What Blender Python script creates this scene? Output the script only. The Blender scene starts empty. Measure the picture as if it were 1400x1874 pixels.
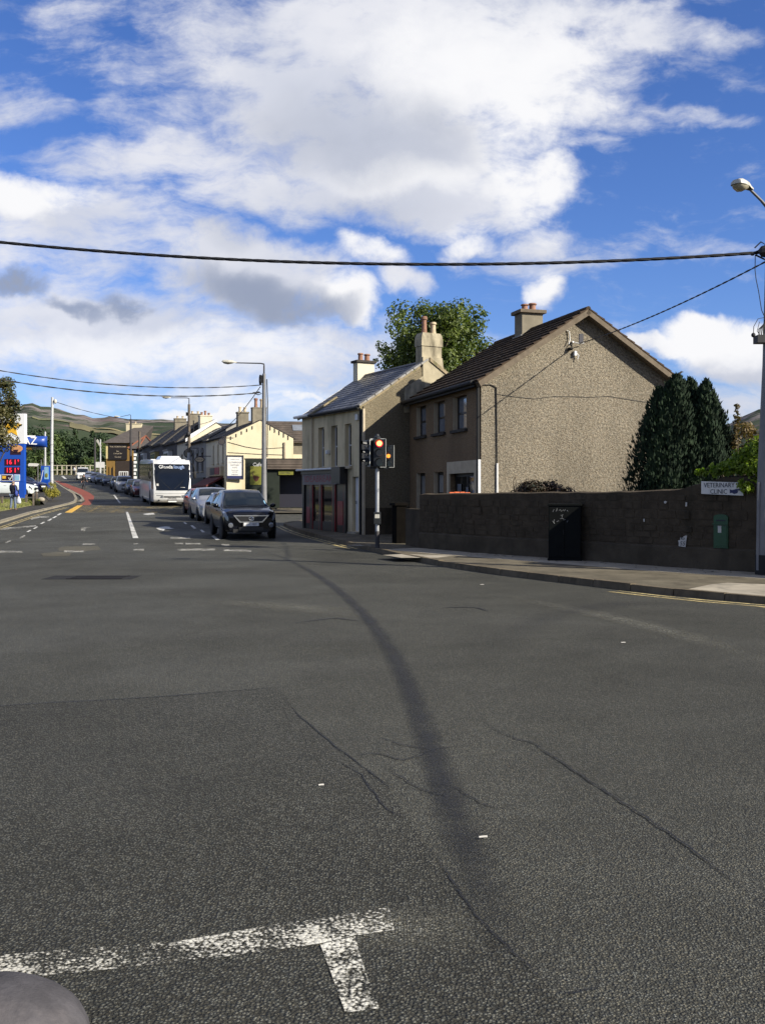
import bpy, bmesh, math, random
import numpy as np
from mathutils import Vector, Matrix, noise as mnoise
R = math.radians
random.seed(7)
SC = bpy.context.scene
COL = SC.collection

# ------------------------------------------------------------------ camera
F, CX, HY, CH = 1766.0, 700.0, 900.0, 1.7     # focal length and horizon of the photograph in its own pixels, eye height in metres
cam_d = bpy.data.cameras.new('camera'); cam = bpy.data.objects.new('camera', cam_d); COL.objects.link(cam)
cam.location = (0, 0, CH); cam.rotation_euler = (R(90), 0, 0)
cam_d.sensor_fit = 'VERTICAL'; cam_d.sensor_height = 36.0; cam_d.lens = 36.0 * F / 1874.0
cam_d.shift_y = -(937.0 - HY) / 1874.0
cam_d.clip_start = 0.05; cam_d.clip_end = 6000
SC.camera = cam

# ------------------------------------------------------------------ sun and exposure
EL = R(29)
SUN = Vector((0.88 * math.cos(EL), -0.475 * math.cos(EL), math.sin(EL))).normalized()
SKY_TINT = (.92, 1.03, 1.5)
sun_d = bpy.data.lights.new('sun', 'SUN'); sun_d.energy = 5.0; sun_d.angle = R(0.53); sun_d.color = (1.0, 0.93, 0.80)
sun = bpy.data.objects.new('sun', sun_d); COL.objects.link(sun)
sun.rotation_euler = SUN.to_track_quat('Z', 'Y').to_euler(); sun.location = (20, -10, 30)
vs = SC.view_settings
vs.view_transform = 'Standard'; vs.look = 'None'; vs.gamma = 1; vs.use_curve_mapping = False; vs.exposure = 1.0
SC.cycles.max_bounces = 5; SC.cycles.diffuse_bounces = 2; SC.cycles.glossy_bounces = 3; SC.cycles.transparent_max_bounces = 12
SC.cycles.caustics_reflective = False; SC.cycles.caustics_refractive = False

# ------------------------------------------------------------------ node helper
class NT:
    def __init__(s, tree):
        s.t = tree; s.n = tree.nodes; s.l = tree.links
    def put(s, sock, v):
        if v is None: return
        if isinstance(v, bpy.types.NodeSocket): s.l.new(v, sock)
        elif isinstance(v, (tuple, list)) and len(v) == 3 and sock.type == 'RGBA': sock.default_value = (*v, 1)
        else: sock.default_value = v
    def node(s, typ, **kw):
        nd = s.n.new(typ)
        for k, v in kw.items(): setattr(nd, k, v)
        return nd
    def m(s, op, a, b=None, c=None, clamp=False):
        nd = s.node('ShaderNodeMath', operation=op, use_clamp=clamp)
        for i, v in enumerate((a, b, c)): s.put(nd.inputs[i], v)
        return nd.outputs[0]
    def vm(s, op, a, b=None, sc=None):
        nd = s.node('ShaderNodeVectorMath', operation=op)
        s.put(nd.inputs[0], a); s.put(nd.inputs[1], b)
        if sc is not None: s.put(nd.inputs['Scale'], sc)
        return nd.outputs['Value'] if op in ('DOT_PRODUCT', 'LENGTH', 'DISTANCE') else nd.outputs[0]
    def ss(s, x, lo, hi, a=0.0, b=1.0):
        nd = s.node('ShaderNodeMapRange', interpolation_type='SMOOTHSTEP')
        s.put(nd.inputs['Value'], x); nd.inputs['From Min'].default_value = lo; nd.inputs['From Max'].default_value = hi
        nd.inputs['To Min'].default_value = a; nd.inputs['To Max'].default_value = b
        return nd.outputs[0]
    def mix(s, f, a, b, mode='MIX'):
        nd = s.node('ShaderNodeMix', data_type='RGBA', blend_type=mode)
        s.put(nd.inputs[0], f); s.put(nd.inputs[6], a); s.put(nd.inputs[7], b)
        return nd.outputs[2]
    def noise(s, vec, scale, detail=4, rough=0.5, dist=0.0, dim='3D'):
        nd = s.node('ShaderNodeTexNoise', noise_dimensions=dim)
        s.put(nd.inputs['Vector'], vec); nd.inputs['Scale'].default_value = scale; nd.inputs['Detail'].default_value = detail
        nd.inputs['Roughness'].default_value = rough; nd.inputs['Distortion'].default_value = dist
        return nd.outputs['Fac']
    def voro(s, vec, scale, feature='F1', out='Distance', rnd=1.0):
        nd = s.node('ShaderNodeTexVoronoi', feature=feature)
        s.put(nd.inputs['Vector'], vec); nd.inputs['Scale'].default_value = scale; nd.inputs['Randomness'].default_value = rnd
        return nd.outputs[out]
    def scalev(s, vec, x, y, z):
        nd = s.node('ShaderNodeMapping'); s.put(nd.inputs['Vector'], vec); nd.inputs['Scale'].default_value = (x, y, z)
        return nd.outputs[0]
    def coord(s, which='Object'):
        return s.node('ShaderNodeTexCoord').outputs[which]
    def bump(s, h, strength=0.5, dist=0.01, normal=None):
        nd = s.node('ShaderNodeBump'); s.put(nd.inputs['Height'], h); nd.inputs['Strength'].default_value = strength
        nd.inputs['Distance'].default_value = dist
        if normal is not None: s.put(nd.inputs['Normal'], normal)
        return nd.outputs[0]

# ------------------------------------------------------------------ sky: Nishita air with clouds laid by direction
W = bpy.data.worlds.new('World'); SC.world = W; W.use_nodes = True
w = NT(W.node_tree); W.node_tree.nodes.clear()
out = w.node('ShaderNodeOutputWorld'); bg = w.node('ShaderNodeBackground'); w.l.new(bg.outputs[0], out.inputs[0])
SKY_S = 0.05
bg.inputs['Strength'].default_value = SKY_S
sky = w.node('ShaderNodeTexSky', sky_type='NISHITA'); sky.sun_disc = False; sky.sun_elevation = EL; sky.sun_rotation = math.atan2(SUN.x, SUN.y)
sky.air_density = 1.0; sky.dust_density = 0.2; sky.ozone_density = 3.0
hs = w.node('ShaderNodeHueSaturation'); hs.inputs['Saturation'].default_value = 1.12; hs.inputs['Value'].default_value = 1.0
w.l.new(sky.outputs[0], hs.inputs['Color'])
blue = w.mix(1.0, hs.outputs[0], SKY_TINT, 'MULTIPLY')
D = w.coord('Generated')
sep = w.node('ShaderNodeSeparateXYZ'); w.l.new(D, sep.inputs[0])
dx, dy, dz = sep.outputs
yy = w.m('MAXIMUM', dy, 0.08)
U = w.m('DIVIDE', dx, yy); V = w.m('DIVIDE', dz, yy)
cmb = w.node('ShaderNodeCombineXYZ'); w.l.new(U, cmb.inputs[0]); w.l.new(V, cmb.inputs[1])
UV = cmb.outputs[0]
def warp(vec, scale, amt, detail=5):
    wn = w.node('ShaderNodeTexNoise'); w.put(wn.inputs['Vector'], vec); wn.inputs['Scale'].default_value = scale; wn.inputs['Detail'].default_value = detail; wn.inputs['Roughness'].default_value = 0.55
    return w.vm('ADD', vec, w.vm('SCALE', w.vm('SUBTRACT', wn.outputs['Color'], (0.5, 0.5, 0.5)), sc=amt))
UVw = warp(warp(UV, 5, .07, 3), 18, .045)
def blobs(lst, vec=UVw):
    acc = None
    for (px, py, rx, ry, ang, amp) in lst:
        mp = w.node('ShaderNodeMapping', vector_type='TEXTURE'); w.put(mp.inputs['Vector'], vec)
        mp.inputs['Location'].default_value = ((px - CX) / F, (HY - py) / F, 0)
        mp.inputs['Rotation'].default_value = (0, 0, R(ang)); mp.inputs['Scale'].default_value = (rx / F, ry / F, 1)
        q = w.m('MULTIPLY', w.m('MAXIMUM', w.m('SUBTRACT', 1.0, w.vm('DOT_PRODUCT', mp.outputs[0], mp.outputs[0])), -1.0), amp)
        acc = q if acc is None else w.m('SMOOTH_MAX', acc, q, 0.25)
    return acc
front = w.ss(dy, 0.15, 0.45)
UVf = w.scalev(UV, 1.0, 1.35, 1)
n_big = w.noise(D, 3.2, 7, 0.58)
n_fine = w.noise(UVf, 15, 9, 0.64, .3)
n_puff = w.noise(UVf, 7, 6, 0.6, .2)
n_mid = w.noise(warp(UVf, 8, .06), 5.5, 5, 0.55)
n_str = w.noise(w.scalev(warp(UV, 6, .08), 3.0, 10.0, 1), 2.2, 8, 0.64)
BIG = [(800, 95, 430, 190, -4, 1.2), (690, 255, 350, 165, -12, 1.2), (835, 345, 215, 95, 2, 1.1), (1150, 38, 215, 60, -6, 0.8), (440, 90, 190, 110, -35, 0.5), (540, 180, 230, 130, -20, .8), (470, 350, 260, 60, -5, .6)]
DENSE = [(470, 515, 215, 100, -8, 1.1), (640, 548, 65, 45, 0, 1.0), (680, 465, 85, 44, -8, .8), (860, 455, 65, 40, 0, .8), (980, 445, 80, 40, 0, .5), (880, 385, 130, 40, 0, .8), (985, 330, 60, 60, 0, .6),
         (990, 540, 52, 46, 0, 1.0), (745, 525, 65, 40, -20, .8), (50, 390, 180, 62, -6, 0.8), (40, 515, 62, 34, 0, .55), (150, 555, 90, 20, -6, .35), (235, 548, 95, 34, -10, .5),
         (1290, 625, 100, 50, -4, 1.2), (1365, 650, 130, 80, 0, 1.1), (1200, 640, 80, 22, 0, .7), (405, 752, 130, 16, 0, .8), (560, 728, 60, 14, 0, .7), (640, 705, 110, 44, 0, .7), (330, 640, 330, 34, 0, .5)]
SOFT = [(330, 310, 330, 70, -4, .8), (330, 200, 170, 150, 40, .4), (130, 430, 330, 100, 0, .8), (120, 600, 420, 120, 0, 1.0), (520, 640, 330, 70, 0, .9), (660, 730, 420, 90, 0, .7), (150, 40, 110, 80, 30, .4),
        (1180, 190, 90, 20, -10, .35), (1300, 212, 110, 18, 5, .3), (1060, 265, 90, 22, -5, .4), (30, 200, 100, 60, 0, .5), (1000, 490, 180, 34, 0, .45), (1370, 740, 260, 50, 0, .7), (900, 640, 500, 40, 0, .25), (300, 725, 330, 24, 0, .5), (250, 205, 60, 40, 0, .4), (1180, 450, 220, 26, 0, .3), (1270, 110, 130, 26, -15, .3)]
DARK = [(470, 550, 180, 58, -14, 1.0), (560, 578, 120, 30, 10, .8), (40, 516, 76, 40, 0, .85), (145, 555, 95, 26, -8, .8), (240, 552, 110, 40, -10, .9), (650, 250, 260, 110, -8, .42), (690, 385, 170, 46, 0, .36), (1330, 700, 160, 40, 0, .3), (420, 420, 110, 50, 0, .3)]
WHITE = [(960, 250, 130, 210, 25, .9), (640, 540, 70, 50, 0, 1.0), (900, 120, 260, 140, 0, .7), (60, 360, 140, 50, 0, 1), (800, 325, 230, 36, 0, .6), (1290, 615, 160, 70, 0, 1), (985, 530, 60, 45, 0, 1), (300, 640, 400, 40, 0, .6), (480, 735, 300, 34, 0, .8), (690, 450, 100, 40, 0, .8), (865, 445, 90, 40, 0, .8)]
bd_ = blobs(DENSE)
dd = w.m('ADD', bd_, w.m('ADD', w.m('MULTIPLY', w.m('SUBTRACT', n_fine, 0.5), 1.8), w.m('MULTIPLY', w.m('SUBTRACT', n_puff, 0.5), 1.7)))
a_dense = w.ss(dd, -0.15, 0.80)
db = w.m('ADD', blobs(BIG), w.m('ADD', w.m('MULTIPLY', w.m('SUBTRACT', n_fine, 0.5), 1.7), w.m('MULTIPLY', w.m('SUBTRACT', n_str, 0.5), 1.7)))
a_dense = w.m('MAXIMUM', a_dense, w.ss(db, -0.25, 0.85))
dd = w.m('MAXIMUM', dd, db)
ds = w.m('ADD', blobs(SOFT), w.m('ADD', w.m('MULTIPLY', w.m('SUBTRACT', n_str, 0.5), 2.3), w.m('MULTIPLY', w.m('SUBTRACT', n_fine, 0.5), 1.0)))
a_soft = w.m('MULTIPLY', w.ss(ds, -0.1, 0.95), 0.95)
a_gen = w.ss(n_big, 0.43, 0.62)
a_front = w.m('MAXIMUM', a_dense, a_soft)
infr = w.m('MULTIPLY', w.m('MULTIPLY', w.ss(U, -0.62, -0.42), w.ss(U, 0.62, 0.42)), w.ss(V, 0.78, 0.56))
alpha = w.m('MAXIMUM', w.m('MULTIPLY', a_front, front), w.m('MULTIPLY', a_gen, w.m('SUBTRACT', 1.0, w.m('MULTIPLY', front, infr))))
alpha = w.m('MULTIPLY', alpha, w.ss(dz, -0.02, 0.03))
darkn = w.m('ADD', blobs(DARK), w.m('MULTIPLY', w.m('SUBTRACT', n_mid, 0.5), 1.3))
fd = w.m('MULTIPLY', w.ss(darkn, -0.15, 0.95), w.ss(dd, 0.0, 0.55))
fw = w.ss(w.m('ADD', blobs(WHITE), w.m('ADD', w.m('MULTIPLY', w.m('SUBTRACT', n_fine, 0.5), 1.0), w.m('MULTIPLY', w.m('SUBTRACT', n_mid, 0.5), .9))), -0.25, 0.75)
K = 10.0
cl = w.mix(w.ss(n_mid, .35, .65), (0.66 * K, 0.69 * K, 0.79 * K), (0.82 * K, 0.83 * K, 0.89 * K))
cl = w.mix(fw, cl, (0.96 * K, 0.96 * K, 0.98 * K))
cl = w.mix(fd, cl, (0.32 * K, 0.37 * K, 0.50 * K))
w.put(bg.inputs['Color'], w.mix(alpha, blue, cl))

# ------------------------------------------------------------------ ground profile and pixel helpers (set out the street from the photograph)
_GY = [-80, 0, 28, 36, 45, 58, 66, 80, 100, 130, 160, 200, 240]
_GZ = [0, 0, 0, .07, .24, .50, .70, 1.08, 1.64, 2.5, 3.7, 5.6, 7.0]
def G(y): return float(np.interp(y, _GY, _GZ))
def P(px, py, y): return Vector(((px - CX) / F * y, y, CH + (HY - py) / F * y))
def at(px, y, dz=0.0): return Vector(((px - CX) / F * y, y, G(y) + dz))
def gp(px, py, dz=0.0):
    f = lambda y: HY + (CH - G(y) - dz) * F / y - py
    y = 1.0
    while f(y) > 0 and y < 400: y += 0.25
    a, b = y - .25, y
    for _ in range(30):
        c = .5 * (a + b)
        if f(c) > 0: a = c
        else: b = c
    return at(px, a, dz)

# ------------------------------------------------------------------ mesh helper
class MB:
    def __init__(s): s.v = []; s.f = []
    def add(s, vs, fs):
        o = len(s.v); s.v += [tuple(p) for p in vs]; s.f += [tuple(i + o for i in f) for f in fs]; return s
    def box(s, x0, x1, y0, y1, z0, z1, T=None):
        p = [(x0, y0, z0), (x1, y0, z0), (x1, y1, z0), (x0, y1, z0), (x0, y0, z1), (x1, y0, z1), (x1, y1, z1), (x0, y1, z1)]
        if T: p = [T(*q) for q in p]
        return s.add(p, [(0, 3, 2, 1), (4, 5, 6, 7), (0, 1, 5, 4), (1, 2, 6, 5), (2, 3, 7, 6), (3, 0, 4, 7)])
    def hexa(s, p): return s.add(p, [(0, 3, 2, 1), (4, 5, 6, 7), (0, 1, 5, 4), (1, 2, 6, 5), (2, 3, 7, 6), (3, 0, 4, 7)])
    def poly(s, pts): return s.add(pts, [tuple(range(len(pts)))])
    def prism(s, pts, vec):
        n = len(pts); a = [Vector(p) for p in pts]; b = [p + Vector(vec) for p in a]
        return s.add(a + b, [tuple(range(n - 1, -1, -1)), tuple(range(n, 2 * n))] + [(i, (i + 1) % n, n + (i + 1) % n, n + i) for i in range(n)])
    def tube(s, pts, r, n=8, cap=True):
        pts = [Vector(p) for p in pts]; rs = r if isinstance(r, (list, tuple)) else [r] * len(pts)
        vs = []; fs = []
        ref = None
        for i, p in enumerate(pts):
            t = (pts[min(i + 1, len(pts) - 1)] - pts[max(i - 1, 0)]).normalized()
            if ref is None: ref = t.orthogonal().normalized()
            ref = (ref - t * ref.dot(t)); ref = ref.normalized() if ref.length > 1e-6 else t.orthogonal().normalized()
            b = t.cross(ref)
            vs += [p + (ref * math.cos(2 * math.pi * k / n) + b * math.sin(2 * math.pi * k / n)) * rs[i] for k in range(n)]
        for i in range(len(pts) - 1):
            for k in range(n): fs.append((i * n + k, i * n + (k + 1) % n, (i + 1) * n + (k + 1) % n, (i + 1) * n + k))
        if cap: fs += [tuple(range(n - 1, -1, -1)), tuple(range((len(pts) - 1) * n, len(pts) * n))]
        return s.add(vs, fs)
    def lathe(s, c, prof, n=14, axis='z'):
        c = Vector(c); vs = []; fs = []
        for (r, h) in prof:
            for k in range(n):
                a = 2 * math.pi * k / n; q = (r * math.cos(a), r * math.sin(a), h)
                if axis == 'y': q = (q[0], q[2], q[1])
                elif axis == 'x': q = (q[2], q[0], q[1])
                vs.append(c + Vector(q))
        m = len(prof)
        for i in range(m - 1):
            for k in range(n): fs.append((i * n + k, i * n + (k + 1) % n, (i + 1) * n + (k + 1) % n, (i + 1) * n + k))
        fs += [tuple(range(n - 1, -1, -1)), tuple(range((m - 1) * n, m * n))]
        return s.add(vs, fs)
    def grid(s, rows):
        n = len(rows[0]); vs = [p for r in rows for p in r]
        return s.add(vs, [(i * n + j, i * n + j + 1, (i + 1) * n + j + 1, (i + 1) * n + j) for i in range(len(rows) - 1) for j in range(n - 1)])
    def ball(s, c, rx, ry, rz, n=10, m=7):
        c = Vector(c); rows = []
        for i in range(m + 1):
            th = math.pi * i / m
            rows.append([c + Vector((rx * math.sin(th) * math.cos(2 * math.pi * k / n), ry * math.sin(th) * math.sin(2 * math.pi * k / n), rz * math.cos(th))) for k in range(n + 1)])
        return s.grid(rows)

def mesh(name, mb, mat, smooth=False, fix=True, bevel=0):
    me = bpy.data.meshes.new(name); me.from_pydata([tuple(v) for v in mb.v], [], mb.f)
    if fix or bevel:
        bm = bmesh.new(); bm.from_mesh(me)
        if fix:
            bmesh.ops.remove_doubles(bm, verts=bm.verts, dist=1e-5); bmesh.ops.recalc_face_normals(bm, faces=bm.faces)
        if bevel:
            bmesh.ops.bevel(bm, geom=[e for e in bm.edges if len(e.link_faces) == 2 and e.calc_face_angle(0) > .5], offset=bevel, segments=2, affect='EDGES', profile=.6)
        bm.to_mesh(me); bm.free()
    if mat: me.materials.append(mat)
    if smooth:
        for p in me.polygons: p.use_smooth = True
        if smooth != 'all':
            me.set_sharp_from_angle(angle=R(38))
    return me
def obj(name, mb, mat, parent=None, smooth=False, fix=True, bevel=0, loc=None):
    me = mb if isinstance(mb, bpy.types.Mesh) else mesh(name, mb, mat, smooth, fix, bevel)
    o = bpy.data.objects.new(name, me); COL.objects.link(o)
    if parent is not None: o.parent = parent
    if loc is not None: o.location = loc
    return o
def tag(o, label, cat, group=None):
    o['label'] = label; o['category'] = cat
    if group: o['group'] = group
    return o
def thing(name, label, cat, loc=(0, 0, 0), rz=0.0, group=None):
    o = bpy.data.objects.new(name, None); COL.objects.link(o); o.location = loc; o.rotation_euler = (0, 0, rz); o.empty_display_size = .2
    return tag(o, label, cat, group)
def struct(name, mb, mat, **k):
    o = obj(name, mb, mat, **k); o['kind'] = 'structure'; return o
def stuff(o): o['kind'] = 'stuff'; return o
def dup(root, loc, rz, label=None):
    r = root.copy(); COL.objects.link(r); r.location = loc; r.rotation_euler = (0, 0, rz)
    if label: r['label'] = label
    for ch in root.children:
        c = ch.copy(); COL.objects.link(c); c.parent = r
        for g in ch.children:
            d = g.copy(); COL.objects.link(d); d.parent = c
    return r
def ev_mesh(o, name):
    dg = bpy.context.evaluated_depsgraph_get(); me = bpy.data.meshes.new_from_object(o.evaluated_get(dg)); me.name = name
    d = o.data; bpy.data.objects.remove(o)
    return me
class Pan:
    """a wall plane: u along, v up, d outwards"""
    def __init__(s, O, Ud, N): s.O = Vector(O); s.U = Vector(Ud); s.N = Vector(N)
    def __call__(s, u, d, v): return s.O + s.U * u + s.N * d + Vector((0, 0, v))
def text(name, txt, size, pan, u, v, d, mat, parent, sx=1.0, align='CENTER', depth=.004, shear=0.0):
    cu = bpy.data.curves.new(name, 'FONT'); cu.body = txt; cu.size = size; cu.align_x = align; cu.align_y = 'CENTER'; cu.extrude = depth / 2; cu.resolution_u = 2; cu.shear = shear
    o = bpy.data.objects.new(name, cu); COL.objects.link(o)
    me = ev_mesh(o, name); bpy.data.curves.remove(cu)
    for vt in me.vertices: vt.co = pan(u + vt.co.x * sx, d + depth / 2 + vt.co.z, v + vt.co.y)
    me.materials.clear(); me.materials.append(mat)
    return obj(name, me, None, parent)

# ------------------------------------------------------------------ materials
ALB = .73   # the picture is exposed for a dark street, so surfaces keep modest real reflectances
def mat(name, col, rough=.8, var=.25, scale=3.0, bump=0.0, bscale=40.0, bdist=.01, spec=.4, metal=0.0, col2=None, coat=0.0, emis=None, island=0.0, dirt=None):
    if not emis: col = tuple(c * ALB for c in col); col2 = tuple(c * ALB for c in col2) if col2 else None; dirt = (tuple(c * ALB for c in dirt[0]), *dirt[1:]) if dirt else None
    m = bpy.data.materials.new(name); m.use_nodes = True; t = NT(m.node_tree)
    b = t.n['Principled BSDF']; b.inputs['Roughness'].default_value = rough; b.inputs['Metallic'].default_value = metal
    b.inputs['Specular IOR Level'].default_value = spec; b.inputs['Coat Weight'].default_value = coat; b.inputs['Coat Roughness'].default_value = .04
    co = t.coord('Object')
    c2 = col2 or tuple(min(1, c * (1 - var)) for c in col)
    c = t.mix(t.ss(t.noise(co, scale, 6, .6), .3, .7), c2, col)
    if dirt:
        c = t.mix(t.m('MULTIPLY', t.ss(t.noise(t.scalev(co, 1, 1, .25), dirt[1], 6, .65), .48, .72), dirt[2]), c, dirt[0])
    if island:
        g = t.node('ShaderNodeNewGeometry').outputs['Random Per Island']
        c = t.mix(1.0, c, t.mix(g, (1 - island,) * 3, (1 + island,) * 3), 'MULTIPLY')
    t.put(b.inputs['Base Color'], c)
    if bump: t.put(b.inputs['Normal'], t.bump(t.noise(co, bscale, 5, .6), bump, bdist))
    if emis: b.inputs['Emission Color'].default_value = (*emis[0], 1); b.inputs['Emission Strength'].default_value = emis[1]
    return m
def leafmat(name, c1, c2, trans=.25, rough=.55, clump=.7):
    c1 = tuple(c * .85 for c in c1); c2 = tuple(c * .85 for c in c2)
    m = bpy.data.materials.new(name); m.use_nodes = True; t = NT(m.node_tree); b = t.n['Principled BSDF']
    g = t.node('ShaderNodeNewGeometry').outputs['Random Per Island']
    nz = t.ss(t.noise(t.coord('Object'), clump, 3, .5), .35, .65)
    c = t.mix(t.m('ADD', t.m('MULTIPLY', g, .55), t.m('MULTIPLY', nz, .45)), c1, c2)
    t.put(b.inputs['Base Color'], c); b.inputs['Roughness'].default_value = rough; b.inputs['Specular IOR Level'].default_value = .35
    tr = t.node('ShaderNodeBsdfTranslucent'); t.put(tr.inputs[0], t.mix(1.0, c, (1.3, 1.5, .6), 'MULTIPLY'))
    ms = t.node('ShaderNodeMixShader'); ms.inputs[0].default_value = trans
    t.l.new(b.outputs[0], ms.inputs[1]); t.l.new(tr.outputs[0], ms.inputs[2]); t.l.new(ms.outputs[0], t.n['Material Output'].inputs[0])
    return m
def asphalt(name, dark, light, cell, bstr, patch=.5, warm=(1.03, 1.03, .91), strip=None):
    m = bpy.data.materials.new(name); m.use_nodes = True; t = NT(m.node_tree); b = t.n['Principled BSDF']
    co = t.coord('Object')
    vn = t.node('ShaderNodeTexVoronoi'); t.put(vn.inputs['Vector'], co); vn.inputs['Scale'].default_value = cell
    sp = t.node('ShaderNodeSeparateColor'); t.l.new(vn.outputs['Color'], sp.inputs[0])
    stone = t.m('POWER', sp.outputs[0], 1.35)
    v2 = t.node('ShaderNodeTexVoronoi'); t.put(v2.inputs['Vector'], co); v2.inputs['Scale'].default_value = cell * 2.3
    s2 = t.node('ShaderNodeSeparateColor'); t.l.new(v2.outputs['Color'], s2.inputs[0])
    f = t.m('ADD', t.m('MULTIPLY', stone, .7), t.m('MULTIPLY', t.m('POWER', s2.outputs[1], 3), .3))
    gap = t.ss(vn.outputs['Distance'], .28, .62)
    f = t.m('MULTIPLY', f, t.m('SUBTRACT', 1.0, t.m('MULTIPLY', gap, .85)))
    c = t.mix(f, dark, light)
    hue = t.mix(sp.outputs[2], (.94, .98, 1.04), (1.06, 1.0, .90))
    c = t.mix(1.0, c, hue, 'MULTIPLY')
    big = t.noise(co, .22, 5, .55, .4); med = t.noise(co, 1.3, 5, .6)
    wear = t.m('ADD', t.m('MULTIPLY', t.m('SUBTRACT', big, .5), 1.5 * patch), t.m('MULTIPLY', t.m('SUBTRACT', med, .5), .8 * patch))
    sc = t.m('ADD', 1.0, wear)
    cc = t.node('ShaderNodeCombineColor'); [t.l.new(sc, cc.inputs[i]) for i in range(3)]
    c = t.mix(1.0, c, cc.outputs[0], 'MULTIPLY'); c = t.mix(1.0, c, warm, 'MULTIPLY')
    # oil spots
    c = t.mix(t.m('MULTIPLY', t.ss(t.noise(co, 2.1, 3, .5), .70, .80), .45), c, (.018, .018, .02))
    t.put(b.inputs['Base Color'], c)
    t.put(b.inputs['Roughness'], t.ss(big, .3, .7, .78, .62)); b.inputs['Specular IOR Level'].default_value = .14
    h = t.m('ADD', t.m('MULTIPLY', t.m('SUBTRACT', 1.0, vn.outputs['Distance']), 1.0), t.m('ADD', t.m('MULTIPLY', sp.outputs[1], .6), t.m('MULTIPLY', t.m('SUBTRACT', 1.0, v2.outputs['Distance']), .3)))
    t.put(b.inputs['Normal'], t.bump(h, bstr, .010))
    if strip:
        uv = t.node('ShaderNodeUVMap').outputs[0]; su = t.node('ShaderNodeSeparateXYZ'); t.l.new(uv, su.inputs[0])
        e = t.m('SUBTRACT', 1.0, t.m('ABSOLUTE', t.m('SUBTRACT', t.m('MULTIPLY', su.outputs[0], 2.0), 1.0)))
        e2 = t.m('SUBTRACT', 1.0, t.m('ABSOLUTE', t.m('SUBTRACT', t.m('MULTIPLY', su.outputs[1], 2.0), 1.0)))
        a = t.m('MULTIPLY', t.m('MULTIPLY', t.ss(e, 0, 1), t.ss(e2, 0, .9)), t.m('ADD', t.m('MULTIPLY', t.noise(co, 3.0, 5, .6), strip), t.m('MULTIPLY', t.m('SUBTRACT', sp.outputs[0], .3), strip * 1.3)), clamp=True)
        tr = t.node('ShaderNodeBsdfTransparent'); ms = t.node('ShaderNodeMixShader'); t.put(ms.inputs[0], a)
        t.l.new(tr.outputs[0], ms.inputs[1]); t.l.new(b.outputs[0], ms.inputs[2]); t.l.new(ms.outputs[0], t.n['Material Output'].inputs[0])
    return m
def paint(name, col, wear=.5, cell=95.0):
    """road paint worn off the tops of the chippings"""
    m = bpy.data.materials.new(name); m.use_nodes = True; t = NT(m.node_tree); b = t.n['Principled BSDF']
    co = t.coord('Object')
    n1 = t.noise(co, 3.2, 5, .65); n2 = t.noise(t.scalev(co, 1, 1, 1), 60, 3, .7); vd = t.voro(co, cell)
    k = t.m('ADD', t.m('MULTIPLY', n2, .75), t.m('ADD', t.m('MULTIPLY', vd, .35), t.m('MULTIPLY', n1, .85)))
    a = t.ss(k, .80 + wear * .5, .55 + wear * .5)
    t.put(b.inputs['Base Color'], t.mix(t.ss(t.noise(co, 9, 5, .6), .35, .7), tuple(c * .78 for c in col), col)); b.inputs['Roughness'].default_value = .7
    t.put(b.inputs['Normal'], t.bump(t.m('SUBTRACT', 1.0, vd), .5, .006))
    tr = t.node('ShaderNodeBsdfTransparent'); ms = t.node('ShaderNodeMixShader'); t.put(ms.inputs[0], a)
    t.l.new(tr.outputs[0], ms.inputs[1]); t.l.new(b.outputs[0], ms.inputs[2]); t.l.new(ms.outputs[0], t.n['Material Output'].inputs[0])
    return m
def strip_mat(name, col, power, amt, nscale=1.2):
    """stain whose strength dies out to its edges; uv.x runs across the strip, uv.y along it"""
    m = bpy.data.materials.new(name); m.use_nodes = True; t = NT(m.node_tree); b = t.n['Principled BSDF']
    uv = t.node('ShaderNodeUVMap').outputs[0]; sp = t.node('ShaderNodeSeparateXYZ'); t.l.new(uv, sp.inputs[0])
    e = t.m('SUBTRACT', 1.0, t.m('ABSOLUTE', t.m('SUBTRACT', t.m('MULTIPLY', sp.outputs[0], 2.0), 1.0)))
    ends = t.m('MINIMUM', t.m('MULTIPLY', sp.outputs[1], 4.0), t.m('MULTIPLY', t.m('SUBTRACT', 1.0, sp.outputs[1]), 4.0), clamp=True)
    nz = t.noise(t.coord('Object'), nscale, 5, .6); ng = t.voro(t.coord('Object'), 90)
    a = t.m('MULTIPLY', t.m('MULTIPLY', t.m('POWER', t.ss(e, 0, 1), power), ends), t.ss(nz, .25, .6, .35, 1.0))
    a = t.m('MULTIPLY', t.m('MULTIPLY', a, t.ss(ng, .1, .6, 1.0, .4)), amt, clamp=True)
    t.put(b.inputs['Base Color'], col); b.inputs['Roughness'].default_value = .6
    tr = t.node('ShaderNodeBsdfTransparent'); ms = t.node('ShaderNodeMixShader'); t.put(ms.inputs[0], a)
    t.l.new(tr.outputs[0], ms.inputs[1]); t.l.new(b.outputs[0], ms.inputs[2]); t.l.new(ms.outputs[0], t.n['Material Output'].inputs[0])
    return m
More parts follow.
